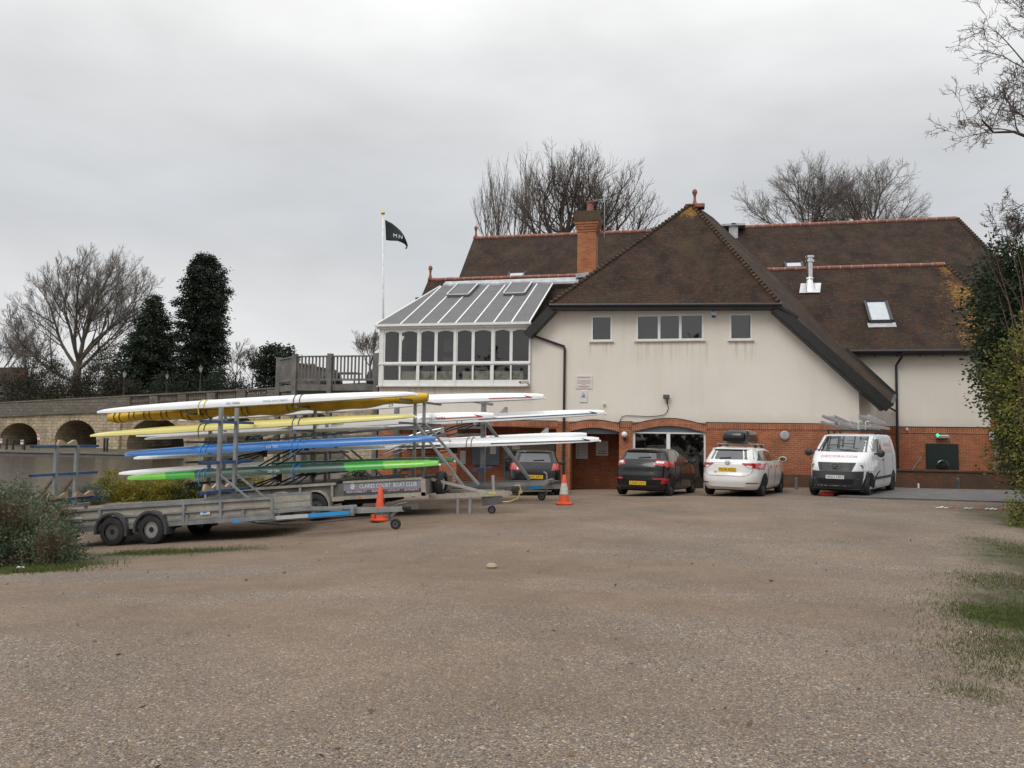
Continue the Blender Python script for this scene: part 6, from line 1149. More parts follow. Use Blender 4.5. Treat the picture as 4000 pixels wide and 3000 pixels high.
# ------------------------------------------------------------------ river bridge
def bpt(s_, z, dy=0):                         # bridge face: s_ runs 0..1 from the far left end towards the club house
    x = -97+s_*44; y = 96-s_*5.3; return Vector((x+dy*.12, y+dy, z))
def bx(u): # bridge parameter under an image column
    X, Y, Z = ray(u, 1700); k = Y/X; return ((96-k*-97)/(k*44+5.3))
def ztop(s_): return 5.55+1.69*s_
br = thing('stone_bridge', 'long weathered stone arch bridge crossing the river', 'bridge', tuple(bpt(.5, -2)))
arches = [(bx(2), bx(148), .35, 2.6), (bx(216), bx(378), .3, 3.08), (bx(497), bx(722), -.3, 3.45), (bx(797), bx(1035), -.2, 3.85), (bx(1105), bx(1350), -.2, 4.2)]
s0, s1 = -.35, bx(1560); loops = []
outer = [(s0, -2.6), (s1, -2.6), (s1, ztop(s1)-2.1), (s0, ztop(s0)-2.1)]
def archloop(a, b, zs, za, n=14, base=-2.55): return [(a, base), (b, base)]+[((a+b)/2+(b-a)/2*math.cos(math.pi*k/n), zs+(za-zs)*math.sin(math.pi*k/n)) for k in range(n+1)]
holes = [archloop(*a) for a in arches]
L3 = [[Vector((a, 0, b)) for a, b in lp] for lp in [outer]+holes]; flat = [p for lp in L3 for p in lp]; tri = tessellate_polygon(L3)
mb = MB(); mb.add([bpt(p.x, p.z) for p in flat], [tuple(t) for t in tri])
for lp in holes: n = len(lp); mb.add([bpt(a, b) for a, b in lp]+[bpt(a, b, 8) for a, b in lp], [(i, (i+1) % n, n+(i+1) % n, n+i) for i in range(1, n)])
mb.add([bpt(p.x, p.z, 8) for p in flat], [tuple(t) for t in tri]); mb.add([bpt(s0, ztop(s0)-2.0), bpt(s1, ztop(s1)-2.0), bpt(s1, ztop(s1)-2.0, 8), bpt(s0, ztop(s0)-2.0, 8)], [(0, 1, 2, 3)])
part('arch_wall', mb, M['stone'], br)
for a, b, zs, za in arches:                    # voussoirs standing a little proud
    mb = MB(); n = 17; c_ = (a+b)/2
    for k in range(n):
        t0, t1 = math.pi*(k+.04)/n, math.pi*(k+.96)/n; r0 = 1.0; e = 1.14+(.05 if k % 2 else 0); q = [(c_+(b-a)/2*math.cos(t), zs+(za-zs)*math.sin(t)) for t in (t0, t1)]+[(c_+(b-a)/2*e*math.cos(t), zs+(za-zs)*e*math.sin(t)) for t in (t1, t0)]
        mb.poly([bpt(x, z, -.06) for x, z in q], .1, (0, 1, 0))
    part('arch_ring', mb, M['stone'], br)
def bband(name, a, b, lo, hi, out_, mat, depth=.5): 
    mb = MB(); mb.poly([bpt(a, ztop(a)-lo, -out_), bpt(b, ztop(b)-lo, -out_), bpt(b, ztop(b)-hi, -out_), bpt(a, ztop(a)-hi, -out_)], depth+out_, (0, 1, 0)); return part(name, mb, M[mat], br)
bband('cornice', s0, s1, 2.15, 1.75, .28, 'stone_dark'); sb = bx(470); bband('parapet', s0, sb, 1.747, .20, .02, 'stone_dark'); bband('coping', s0, s1, .197, 0, .10, 'stone_dark'); bband('parapet_base', sb, s1, 1.747, 1.35, .0, 'stone_dark')
nb = 9; ed = [sb+(s1-sb)*i/nb for i in range(nb+1)]
for i in range(nb):
    a, b = ed[i], ed[i+1]; wp = .012
    mb = MB(); mb.poly([bpt(a, ztop(a)-1.347, -.04), bpt(a+wp*2.6, ztop(a)-1.347, -.04), bpt(a+wp*2.6, ztop(a)-.2, -.04), bpt(a, ztop(a)-.2, -.04)], .5, (0, 1, 0)); part('parapet_pier', mb, M['stone_dark'], br)
    mb = MB(); nn = 10
    for k in range(nn):
        s_ = a+wp*3.4+(b-a-wp*3.6)*k/nn; p = bpt(s_, ztop(s_)-1.35, .2); mb.lathe([(.13, 0), (.10, .12), (.17, .4), (.09, .8), (.13, 1.0), (.13, 1.16)], 7, p)
    part('balustrade', mb, M['stone_dark'], br)
mb = MB(); s_ = bx(420); mb.poly([bpt(s_, -2.5, -.5), bpt(s_+.055, -2.5, -.5), bpt(s_+.055, 3.2, -.3), bpt(s_, 3.2, -.3)], .5, (0, 1, 0)); part('pilaster', mb, M['stone'], br)
# far bank, its timber edge, fence posts and notices
structure('river_bank', MB().grid([[(x, y+(.12*0), z) for x in range(-200, -64, 4)] for y, z in ((88.2, -2.4), (88.2, -1.22), (93, -.75), (100, -.4), (104, .4))]), M['bank'])
structure('far_land', MB().grid([[(x, y, z+(.6*math.sin(x*.05)) if y > 110 else z) for x in range(-500, 120, 10)] for y, z in ((103, -2.2), (108, .5), (120, 1.5), (160, 2), (320, 4), (680, 6))]), M['bank'])
single('timber_edging', MB().box((-200, 88.0, -2.4), (-65.5, 88.18, -1.42)).box((-200, 87.85, -1.35), (-65.5, 88.2, -1.2)), M['wood'], 'dark timber edging along the far river bank below the bridge', 'edging')
for i, (u, v0, v1) in enumerate(((25, 1714, 1752), (50, 1720, 1756), (94, 1722, 1764), (407, 1710, 1748), (418, 1710, 1748))):
    p = P(u, v1, 90); q = P(u, v0, 90); T(part('fence_post', MB().box((p.x-.09, 89.9, -1.1), (p.x+.09, 90.1, q.z)), M['plastic']), 'dark slim post on the far river bank in front of the bridge arches', 'post', 'posts along the far river bank')
for u, v, lab, w_ in ((2, 1722, 'pale notice at the left edge of the photo on the far river bank', .55), (87, 1727, 'white and red notice on a short post between the first two bridge arches', .5), (152, 1709, 'white notice beside the foot of the second bridge arch pier', .4)):
    p = P(u, v, 91); s = thing('notice_sign', lab, 'sign', (p.x, 91, -1)); part('post', MB().box((p.x-.04, 91.02, -1.0), (p.x+.04, 91.08, p.z)), M['plastic'], s); b_ = part('sign_board', MB().box((p.x-w_/2, 90.96, p.z-.3), (p.x+w_/2, 91.0, p.z+.3)), M['signwhite'], s); part('red_band', MB().box((p.x-w_/2+.04, 90.94, p.z+.05), (p.x+w_/2-.04, 90.955, p.z+.2)), M['signred'], b_)
# street lamps on the bridge
def lamp(u, vt, vb, mat, lab):
    s_ = bx(u); b = bpt(s_, ztop(s_), .3); D = math.hypot(b.x, b.y); p = P(u, vt, b.y); top = p.z
    t_ = thing('street_lamp', lab, 'street lamp', tuple(b), group='lamps on the bridge'); h = top-b.z; k = h/3.2
    part('post', MB().lathe([(.16*k, 0), (.12*k, .2*k), (.09*k, .9*k), (.07*k, 1.0*k), (.055*k, 2.2*k), (.12*k, 2.25*k), (.05*k, 2.3*k)], 10), M['black'], t_, local=True)
    part('lantern', MB().lathe([(.10*k, 2.3*k), (.27*k, 2.8*k)], 6, caps=False), M['skyglass'], t_, local=True); part('lamp_roof', MB().lathe([(.29*k, 2.8*k), (.27*k, 2.85*k), (.1*k, 3.05*k), (.05*k, 3.1*k), (.06*k, 3.15*k), (0, 3.25*k)], 6), M['black'], t_, local=True)
for u, vt, vb, lab in ((469, 1446, 0, 'dim lantern street lamp against the fir, at the left end of the bridge balustrade'), (637, 1457, 0, 'short looking lantern street lamp in front of the dark fir tree'), (768, 1424, 0, 'tallest lantern street lamp, in front of the tall dark cypress'), (924, 1447, 0, 'rightmost lantern street lamp beside the bare trees')): lamp(u, vt, vb, None, lab)

# ------------------------------------------------------------------ trees
def rot_about(v, ax, a): return Matrix.Rotation(a, 3, ax) @ v
def bare_tree(name, label, base, H, seed, limbs, twigs=(7, 7, 6, 4), spread=.8, lenr=.55, r0=None, mats=('bark', 'twig'), up=.10, twr=.010, wig=.15, group=None, trunk_h=None, cat='tree', rt=(.55, .20, .075, .035, .02), lens=(.62, .55, .5, .5)):
    rnd = random.Random(seed); t_ = thing(name, label, cat, tuple(base), group=group); tr = MB(); cr_ = MB(); r0 = r0 or H*.017
    def grow(p, d, L_, r_, lev):
        nseg = (6, 5, 4, 3, 2)[lev]; pts = [p.copy()]; dirs = [d.copy()]; rr_ = [r_]; q = p.copy(); dd = d.copy(); e = max(twr, r0*rt[min(lev+1, 4)]*.8)
        for i in range(nseg):
            dd = (dd+Vector((rnd.gauss(0, wig), rnd.gauss(0, wig), rnd.gauss(0, wig*.7)+up*(.4+.6*(lev > 0))))).normalized(); q = q+dd*L_/nseg; pts.append(q.copy()); dirs.append(dd.copy()); rr_.append(r_+(e-r_)*(i+1)/nseg if lev < 4 else twr)
        (tr if lev <= 1 else cr_).tube(pts, rr_, (7, 5, 4, 3, 3)[lev], False)
        if lev >= len(twigs): return
        n = twigs[lev]
        for k in range(n+1):
            f = min(.999, .22+.78*(k+rnd.random()*.9)/n) if k < n else .999; x = f*nseg; i = int(x); c_ = pts[i].lerp(pts[i+1], x-i); dd = dirs[i+1]
            ax = rot_about(dd.orthogonal().normalized(), dd, rnd.uniform(0, 2*math.pi)); nd_ = rot_about(dd, ax, (rnd.uniform(.3, .9) if k < n else .12)*spread)
            grow(c_, nd_, L_*lens[lev]*rnd.uniform(.7, 1.2)*(1.25-.5*f), max(twr, r0*rt[lev+1]*rnd.uniform(.8, 1.2)), lev+1)
    B = Vector(base); th = trunk_h if trunk_h is not None else H*.2
    if th > 0: tr.tube([B+Vector((0, 0, -.3)), B+Vector((.015*H*rnd.uniform(-1, 1), 0, th*.5)), B+Vector((0, 0, th))], [r0*1.35, r0*1.05, r0], 10, False)
    for (ang, tilt, k, f) in limbs:
        d = Vector((math.sin(R(tilt))*math.cos(R(ang)), math.sin(R(tilt))*math.sin(R(ang)), math.cos(R(tilt)))); grow(B+Vector((0, 0, th*f)), d, H*k, r0*rt[0], 0)
    part('trunk', tr, M[mats[0]], t_, smooth=True); part('crown', cr_, M[mats[1]], t_); return t_
def tb(u, v, y): return P(u, v, y)
Y1 = 112
FAN = [(180, 62, .44, .35), (185, 42, .42, .7), (175, 22, .46, 1), (90, 6, .48, 1), (0, 20, .47, 1), (5, 40, .44, .95), (-5, 60, .40, .75), (270, 25, .40, 1), (60, 28, .42, 1), (120, 30, .42, .9)]
bare_tree('bare_tree', 'great bare plane tree with a wide fan of branches left of the dark conifers', tb(300, 1540, Y1), 27, 3, FAN, (7, 6, 6, 5), .9, .50, .58, twr=.012, up=.10, lens=(.60, .50, .48, .5))
U4 = [(180, 30, .42, 1), (0, 25, .42, 1), (90, 10, .48, 1), (270, 25, .40, .9)]
bare_tree('bare_tree', 'bare tree with fine brown twigs at the left edge of the photo behind the bridge', tb(5, 1560, 115), 15, 5, U4, (7, 6, 5, 3), .9, .55, twr=.016)
bare_tree('bare_tree', 'thin bare tree rising behind the low thicket left of the great plane tree', tb(110, 1540, 120), 12, 8, U4, (7, 6, 5), .9, .58, twr=.018)
bare_tree('bare_tree', 'small bare tree between the tall cypress and the pine', tb(920, 1510, 120), 9, 11, U4, (7, 6, 4), .9, .58, twr=.018)
bare_tree('bare_tree', 'small bare tree close to the left side of the pine', tb(985, 1520, 116), 6.5, 12, U4, (6, 6, 4), .9, .58, twr=.018)
bare_tree('bare_tree', 'bare bushy tree behind the right end of the terrace deck', tb(1445, 1480, 75), 5.8, 13, U4, (7, 6, 5), .95, .58, twr=.011)
UP = [(180, 12, .44, .9), (0, 12, .44, 1), (90, 4, .50, 1), (270, 14, .42, .8)]
bare_tree('bare_tree', 'slender upright bare tree behind the left part of the rear roof', tb(1940, 960, 75)-Vector((0, 0, 8)), 14, 21, UP, (7, 5, 3), .6, .46, twr=.008, up=.22, trunk_h=5, wig=.06)
bare_tree('bare_tree', 'second slender bare tree just left of the big tree behind the rear roof', tb(2030, 960, 78)-Vector((0, 0, 8)), 15.5, 22, UP, (7, 5, 3), .6, .46, twr=.008, up=.22, trunk_h=5, wig=.06)
PL = [(180, 44, .32, .9), (170, 22, .33, 1), (90, 8, .34, 1), (10, 22, .33, 1), (0, 50, .32, .8), (260, 24, .32, 1), (60, 30, .32, 1)]
bare_tree('bare_tree', 'large dense bare tree with thick pruned limbs behind the chimney', tb(2190, 940, 66)-Vector((0, 0, 7)), 16.2, 31, PL, (6, 5, 5, 2), 1.05, .46, .40, twr=.0055, up=.15, mats=('barkd', 'twigd'), trunk_h=5.5, wig=.17, lens=(.78, .52, .5, .5))
bare_tree('bare_tree', 'bare tree with stubby limbs behind the chimney, crown to the right of the pot', tb(2340, 930, 68)-Vector((0, 0, 7)), 14.6, 33, PL, (6, 5, 5, 2), 1.05, .46, .38, twr=.0055, up=.13, mats=('barkd', 'twigd'), trunk_h=5.5, wig=.17, lens=(.78, .52, .5, .5))
RB = [(180, 38, .34, 1), (140, 14, .36, 1), (60, 8, .36, 1), (0, 26, .35, 1), (0, 52, .31, .9), (270, 25, .34, 1)]
bare_tree('bare_tree', 'airy bare tree with spreading fine twigs behind the right part of the rear roof', tb(3150, 900, 70)-Vector((0, 0, 7)), 13, 41, RB, (8, 7, 5, 3), 1.0, .48, .26, twr=.006, up=.07, trunk_h=5.5, wig=.17, lens=(.66, .55, .5, .5))
bare_tree('bare_tree', 'airy bare tree with drooping right twigs behind the right end of the rear roof', tb(3370, 890, 70)-Vector((0, 0, 7)), 12.8, 43, RB, (8, 7, 5, 3), 1.0, .48, .26, twr=.006, up=.02, trunk_h=5.5, wig=.17, lens=(.66, .55, .5, .5))
# big bare tree leaning in from the right edge
tg = Vector((20.5, 26.5, -.2)); t_ = thing('bare_tree', 'dark bare tree with knotty twigs reaching in at the upper right corner', 'tree', tuple(tg)); tr = MB(); cr_ = MB(); rnd = random.Random(77)
tr.tube([tg, tg+Vector((-.2, 0, 4)), tg+Vector((-.3, 0, 9)), tg+Vector((-.8, 0, 15))], [.45, .38, .3, .16], 10)
def knot(p, d, L_, r_, lev):
    n = 5 if lev < 2 else 3; pts = [p]; q = p; dd = d; rs = [r_]
    for i in range(n): dd = (dd+Vector((rnd.gauss(0, .26), rnd.gauss(0, .26), rnd.gauss(.05, .26)))).normalized(); q = q+dd*L_/n; pts.append(q); rs.append(max(.005, r_*(1-.65*(i+1)/n)))
    (tr if lev == 0 else cr_).tube(pts, rs, 6 if lev < 2 else 4, False)
    if lev < 4:
        for k in range((9, 5, 5, 4)[lev]):
            f = .3+.7*rnd.random(); i = min(n-1, int(f*n)); ax = rot_about((pts[i+1]-pts[i]).normalized().orthogonal().normalized(), (pts[i+1]-pts[i]).normalized(), rnd.uniform(0, 6.28)); knot(pts[i].lerp(pts[i+1], f*n-i), rot_about((pts[i+1]-pts[i]).normalized(), ax, rnd.uniform(.4, 1.0)), L_*rnd.uniform(.36, .58), max(.006, rs[i]*.45), lev+1)
for u0, v0, u1, v1, y, r_ in ((4130, 520, 3740, 180, 24.5, .065), (4200, 330, 3900, 140, 25, .07), (4200, 600, 3715, 640, 24, .062), (4200, 560, 3860, 540, 25, .055), (4200, 680, 3830, 755, 24.5, .05), (4150, 800, 3960, 860, 25, .04)):
    a = P(u0, v0, y); b = P(u1, v1, y); tr.tube([tg+Vector((-.4, 0, max(4, a.z-2))), a], [.14, r_], 7, False); knot(a, (b-a).normalized(), (b-a).length*.92, r_, 0)
part('trunk', tr, M['barkd'], t_, smooth=True); part('crown', cr_, M['twigd'], t_)

def leaf(mb, p, d, s_, rnd, asp=.5):
    d = d.normalized(); a = d.orthogonal().normalized(); a = rot_about(a, d, rnd.uniform(0, 6.28)); b = d*s_; a = a*s_*asp
    mb.add([p, p+b*.5+a*.5, p+b, p+b*.5-a*.5], [(0, 1, 2, 3)])
def conifer(name, label, base, H, prof, n, seed, mat, lsize, droop=-.2, cat='tree', lean=0, group=None, trunk_r=.3, clump=26, gap=0., asp=.5):
    """prof(t) -> crown radius at height fraction t; sprays of small leaf faces on layered boughs."""
    rnd = random.Random(seed); t_ = thing(name, label, cat, tuple(base), group=group); B = Vector(base); mb = MB(); tr = MB(); tr.tube([B, B+Vector((lean*.5, 0, H*.5)), B+Vector((lean, 0, H*.97))], [trunk_r, trunk_r*.6, .03], 8)
    pmax = max(prof(k/20) for k in range(21))
    for i in range(n):
        t = rnd.random()
        while rnd.random() > (prof(t)+.6)/(pmax+.6): t = rnd.random()
        a = rnd.uniform(0, 2*math.pi); rad = prof(t)*(rnd.uniform(.55, 1.08) if rnd.random() > .25 else rnd.uniform(.1, .6))*(1+.22*math.sin(a*3+seed+t*9)+.15*math.sin(t*41+a*2)); c_ = B+Vector((lean*t+rad*math.cos(a), rad*math.sin(a), H*t)); o = Vector((math.cos(a), math.sin(a), droop))
        if rnd.random() < .3: tr.tube([B+Vector((lean*t, 0, H*t*.97)), c_], [.05, .015], 3, False)
        for k in range(clump):
            q = c_+Vector((rnd.gauss(0, lsize*.9), rnd.gauss(0, lsize*.9), rnd.gauss(0, lsize*.55))); leaf(mb, q, o+Vector((rnd.gauss(0, .6), rnd.gauss(0, .6), rnd.gauss(0, .45))), lsize*rnd.uniform(.6, 1.3), rnd, asp)
    part('trunk', tr, M['bark'], t_, smooth=True); part('crown', mb, M[mat], t_); return t_
Yc = 108
hb = tb(780, 1560, Yc); ht = (tb(780, 1000, Yc)-hb).z
conifer('cypress_tree', 'tall dark columnar cypress with ragged outline behind the bridge', hb, ht, lambda t: 3.1*(.75+.25*math.sin(t*2.6))*min(1, (1-t)*3.2+.35)**.8*(1 if t > .12 else .9), 1500, 4, 'conifer', .40, -.6, clump=38, asp=.45, trunk_r=.5)
hb = tb(585, 1560, 110); ht = (tb(590, 1155, 110)-hb).z
conifer('fir_tree', 'broad dark green fir left of the tall cypress', hb, ht, lambda t: 6.2*(1-t)**.85+.2, 1500, 6, 'fir', .40, -.3, clump=36, asp=.42, trunk_r=.4)
hb = tb(1075, 1560, 95); ht = (tb(1075, 1350, 95)-hb).z
conifer('pine_tree', 'dark pine with rounded shaggy boughs left of the terrace deck', hb, ht, lambda t: 2.5*(1-(2*t-1.05)**2)**.5+.35 if abs(2*t-1.05) < 1 else .5, 420, 9, 'conifer', .36, .1, clump=24, trunk_r=.2)
def bush(name, label, base, rx, ry, H, n, seed, mat, lsize, cat='bush', clump=22, group=None, stems=8, asp=.55, kind=None, upd=.25, stemmat='deadstem', shell=.7):
    rnd = random.Random(seed); t_ = thing(name, label, cat, tuple(base), group=group); B = Vector(base); mb = MB(); tr = MB()
    for i in range(stems):
        a = rnd.uniform(0, 6.28); k = rnd.uniform(.3, .85); tr.tube([B+Vector((rx*.25*math.cos(a), ry*.25*math.sin(a), 0)), B+Vector((rx*k*.6*math.cos(a), ry*k*.6*math.sin(a), H*.5)), B+Vector((rx*k*math.cos(a), ry*k*math.sin(a), H*rnd.uniform(.7, 1.0)))], [H*.012+.006, .012, .005], 5, False)
    for i in range(n):
        v = Vector((rnd.gauss(0, 1), rnd.gauss(0, 1), abs(rnd.gauss(0, 1)))).normalized(); k = rnd.uniform(shell, 1.05) if rnd.random() > .2 else rnd.uniform(.2, shell); w_ = 1+.16*math.sin(v.x*5+seed)+.14*math.sin(v.y*6+v.z*5+seed*2)
        c_ = B+Vector((v.x*rx*k*w_, v.y*ry*k*w_, v.z*H*k*w_*.97+.02))
        for j in range(clump): leaf(mb, c_+Vector((rnd.gauss(0, lsize*1.3), rnd.gauss(0, lsize*1.3), rnd.gauss(0, lsize*1.1))), v+Vector((rnd.gauss(0, .8), rnd.gauss(0, .8), rnd.gauss(upd, .7))), lsize*rnd.uniform(.6, 1.3), rnd, asp)
    part('stems', tr, M[stemmat], t_); part('foliage', mb, M[mat], t_); return t_
# thickets on the far bank
for i, (u, vt, y, rx, lab) in enumerate(((150, 1395, 104.5, 5.5, 'brown leafless thicket behind the bridge at far left'), (380, 1360, 105, 4.2, 'brown conical thicket at the foot of the great plane tree'), (250, 1470, 104, 6.0, 'low brown undergrowth directly under the great plane tree'), (480, 1470, 104, 4.0, 'low dark undergrowth between the plane tree and the fir'), (880, 1455, 104, 4.0, 'dark bush right of the foot of the tall cypress'), (680, 1480, 104, 4.5, 'low dark bush under the fir and the cypress'), (60, 1450, 107, 4.5, 'brown thicket in front of the half-timbered house'))):
    b = P(u, 1590, y); top = P(u, vt, y); bush('thicket', lab, (b.x, y, 2.2), rx, 2.5, top.z-2.2, 650, 50+i, 'brownbush' if i not in (4, 5) else 'conifer', .40, clump=28, asp=.24, stems=14, group='thickets behind the bridge')
for i, (x, lab) in enumerate(((-74, 'dark bush seen through the third bridge arch'), (-66, 'dark bush beyond the bridge right of the third arch'), (-86, 'dark bush seen through the second bridge arch'), (-95, 'dark bush seen through the first bridge arch'), (-55, 'dark bush beyond the fourth bridge arch'))): bush('riverside_bush', lab, (x, 109, -.2), 5, 2.5, 5.2, 90, 80+i, 'fir', .6, clump=14, group='bushes beyond the bridge arches')
# half-timbered house at the left edge
hp = P(8, 1560, 106); hs = thing('timbered_house', 'half-timbered house with a red chimney at the far left edge', 'house', (hp.x-4, 110, 1)); hx = hp.x+2.1
part('wall', MB().box((hx-10, 107, 1), (hx, 114, P(20, 1500, 107).z)), M['signwhite'], hs); zt_ = P(20, 1500, 107).z; mb = MB()
for k in range(8): mb.box((hx-.3-k*1.2, 106.93, 1), (hx-.1-k*1.2, 106.99, zt_))
for z in (zt_-.3, zt_-1.6, zt_-3): mb.box((hx-10, 106.90, z), (hx+.02, 106.925, z+.2))
part('timber_frame', mb, M['black'], hs); part('roof', MB().poly([(hx-10.4, 106.6, zt_-.1), (hx+.4, 106.6, zt_-.1), (hx-1.6, 110.5, zt_+3), (hx-10.4, 110.5, zt_+3)], .2), M['roofd'], hs); part('chimney', MB().box((hx-1.7, 108.5, zt_), (hx-.7, 109.4, P(15, 1450, 108.5).z)), M['chimbrick'], hs)

# ------------------------------------------------------------------ hedges and shrubs in the yard
for i, (u, vt, rx, y, lab, mat) in enumerate(((420, 1862, .85, 24.5, 'golden conifer hedge plant behind the rack of the empty trailer', 'goldhedge'), (490, 1890, .8, 24, 'golden conifer hedge plant in the middle of the yellow hedge', 'goldhedge'), (590, 1868, .95, 24.2, 'golden conifer hedge plant under the left end of the green boat', 'goldhedge'), (680, 1872, .8, 24.4, 'golden conifer hedge plant at the right end of the yellow hedge', 'goldhedge'), (735, 1885, .5, 24.6, 'small dark shrub ending the yellow hedge on the right', 'fir'), (325, 1895, .75, 22.5, 'grey green leafy shrub between the uprights of the trailer rack', 'greyleaf'), (960, 1872, .9, 24.6, 'golden shrub glimpsed between the loaded boats', 'goldhedge'), (1400, 1840, .9, 26.5, 'dark shrub glimpsed behind the lime green boat', 'fir'))):
    b = P(u, 1960, y); top = P(u, vt, y); z = gz(b.x, y); bush('hedge_shrub', lab, (b.x, y, z-.05), rx, .7, top.z-z, 230, 20+i, mat, .06, clump=30, group='shrubs of the yellow hedge', stems=6, upd=.5)
# big sage bush in the left corner
bb = P(40, 2200, 11.8); bz_ = gz(bb.x, 11.8)
bush('sage_bush', 'grey green bush with dry brown stems at the left edge by the trailer', (P(55, 2200, 11.9).x, 11.9, bz_), .95, .9, P(60, 1975, 11.8).z-bz_, 800, 91, 'sage', .05, clump=30, stems=40)
bush('sage_bush', 'green leafy bush behind the grey green one, reaching up to the trailer rack', (P(70, 2100, 13.9).x, 13.9, gz(-13, 13.9)), 1.0, .8, P(60, 1905, 13.9).z-gz(-13, 13.9), 600, 92, 'sage', .055, clump=26, stems=40)
bush('sage_bush', 'low tuft of grey green leaves at the right foot of the left corner bush', (P(200, 2180, 11.4).x, 11.4, gz(-10, 11.4)), .38, .4, .6, 140, 93, 'sage', .045, clump=26, stems=14)
# evergreens at the right edge
def crown_tree(name, label, u, v, y, rx, ry, rz, n, seed, mat, lsize, cat='tree', clump=22, asp=.5, stemmat='barkd', low=.8, stems=7):
    rnd = random.Random(seed); c0 = P(u, v, y); t_ = thing(name, label, cat, (c0.x, y, gz(c0.x, y))); mb = MB(); tr = MB(); g = Vector((c0.x, y, gz(c0.x, y)))
    for i in range(stems): a = rnd.uniform(0, 6.28); k = rnd.uniform(.2, .8); tr.tube([g+Vector((.15*math.cos(a), .15*math.sin(a), 0)), c0+Vector((rx*k*.4*math.cos(a), ry*k*.4*math.sin(a), -rz*.2)), c0+Vector((rx*k*math.cos(a), ry*k*math.sin(a), rz*rnd.uniform(.2, .8)))], [.05, .03, .008], 5, False)
    for i in range(n):
        d = Vector((rnd.gauss(0, 1), rnd.gauss(0, 1), rnd.gauss(0, 1))).normalized(); k = rnd.uniform(.72, 1.04) if rnd.random() > .3 else rnd.uniform(.25, .75); w_ = 1+.15*math.sin(d.x*5+seed)+.13*math.sin(d.z*8+d.y*4+seed*2)+.06*math.sin(d.z*19+d.x*13)
        nar = 1 if d.z > 0 else 1-(1-low)*(-d.z); p = c0+Vector((d.x*rx*k*w_*nar, d.y*ry*k*w_*nar, d.z*rz*k*w_))
        if p.z < .1: continue
        for j in range(clump): leaf(mb, p+Vector((rnd.gauss(0, lsize*1.4), rnd.gauss(0, lsize*1.4), rnd.gauss(0, lsize*1.2))), d+Vector((rnd.gauss(0, .8), rnd.gauss(0, .8), rnd.gauss(-.1, .7))), lsize*rnd.uniform(.5, 1.35), rnd, asp)
    part('trunk', tr, M[stemmat], t_, smooth=True); part('crown', mb, M[mat], t_); return t_
crown_tree('evergreen_tree', 'tall dark evergreen overhanging the right end of the club house', 4060, 1370, 24, 1.5, 1.4, 2.9, 2500, 61, 'holly', .12, low=.55)
crown_tree('evergreen_tree', 'olive tinged evergreen under the tall dark one at the right edge', 4085, 1620, 22.0, 1.15, 1.2, 2.2, 1000, 62, 'olive', .10, low=.8)
crown_tree('privet_shrub', 'yellow green shrub with small leaves at the right edge, nearest the camera', 4130, 1540, 17.5, .95, .9, 2.0, 420, 63, 'privet', .065, cat='shrub', clump=18, low=.9, stemmat='twig', stems=14)
bush('privet_shrub', 'yellow green low skirt of leaves at the foot of the shrubs at the right edge', (P(4120, 1900, 17.5).x, 17.6, gz(7, 17.5)), .8, .8, .95, 260, 65, 'privet', .06, cat='shrub', clump=18, stems=10, stemmat='twig')
bush('boundary_hedge', 'green boundary hedge running on just outside the right edge of the photo', (11.6, 21.5, gz(11.6, 21.5)), 1.6, 6.5, 2.6, 900, 66, 'holly', .09, cat='hedge', clump=16, stems=12)
mb = MB(); rnd = random.Random(9)
for u0, v0, u1, v1 in ((3990, 1450, 3860, 900), (4010, 1300, 3925, 880), (4020, 1250, 3930, 830), (4000, 1350, 3840, 980), (3990, 1200, 3890, 1050), (4010, 1500, 3905, 1240), (3985, 1560, 3900, 1150)):
    a = P(u0, v0, 18.5); b = P(u1, v1, 18.3); c_ = a.lerp(b, .5)+Vector((.08, 0, -.05)); mb.tube([Vector((a.x+.2, 18.5, .05)), a, c_, b], [.02, .014, .010, .006], 5, False)
    for k in range(6): q = c_.lerp(b, k/6); leaf(mb, q, Vector((rnd.gauss(0, 1), 0, .8)), .035, rnd, .6)
single('bare_shoots', mb, M['redtwig'], 'long bare reddish shoots standing out of the shrubs at the right edge', 'shrub')

# ------------------------------------------------------------------ low wall, apron, bollards on the right
single('low_wall', MB().box((6.9, 31.3, -.3), (14.5, 31.62, .60)).box((6.88, 31.26, .60), (14.5, 31.66, .66)), M['oldbrick'], 'low mossy brick wall along the foot of the right wing', 'wall')
single('low_wall', MB().box((.9, 30.2, -.5), (6.0, 30.48, .42)), M['oldbrick'], 'low dark brick wall behind the white estate car and the van', 'wall')
mb = MB(); ap = [P(3270, 1962, 25.0), P(3430, 1930, 30), P(3960, 1926, 31.2), P(4300, 1930, 31), P(4300, 1965, 24)]; ap = [Vector((p.x, p.y, gz(p.x, p.y)+.05)) for p in ap]; mb.poly(ap, .12); structure('asphalt_apron', mb, M['tarmac'])
def post(u, v0, v1, y, r_, mat, label, name='bollard'):
    p = P(u, v0, y); z = gz(p.x, y)-.02; single(name, MB().lathe([(r_, 0), (r_, max(.2, p.z-z-.02)), (r_*.6, max(.22, p.z-z)), (0, max(.22, p.z-z))], 12, (p.x, y, z)), M[mat], label, 'bollard')
post(3741, 1868, 1925, 30.6, .06, 'darksteel', 'grey metal bollard in front of the low mossy wall below the green hatch'); post(3111, 1866, 1934, 29.2, .055, 'wood', 'slim grey post between the white estate car and the van'); post(3588, 1905, 1925, 30.4, .03, 'white', 'short white peg in front of the low mossy wall')
mb = MB(); rnd = random.Random(4)
for u in range(3655, 4010, 16):
    p = P(u, 1974, 22); q = P(u+14, 1974, 22); mb.mi = 0 if (u//48) % 2 else 1; 
    if rnd.random() < .85: mb.bar((p.x, 22+rnd.uniform(-.06, .06), gz(p.x, 22)+.02), (q.x, 22+rnd.uniform(-.06, .06), gz(q.x, 22)+.02+rnd.uniform(0, .03)), .055, .01)
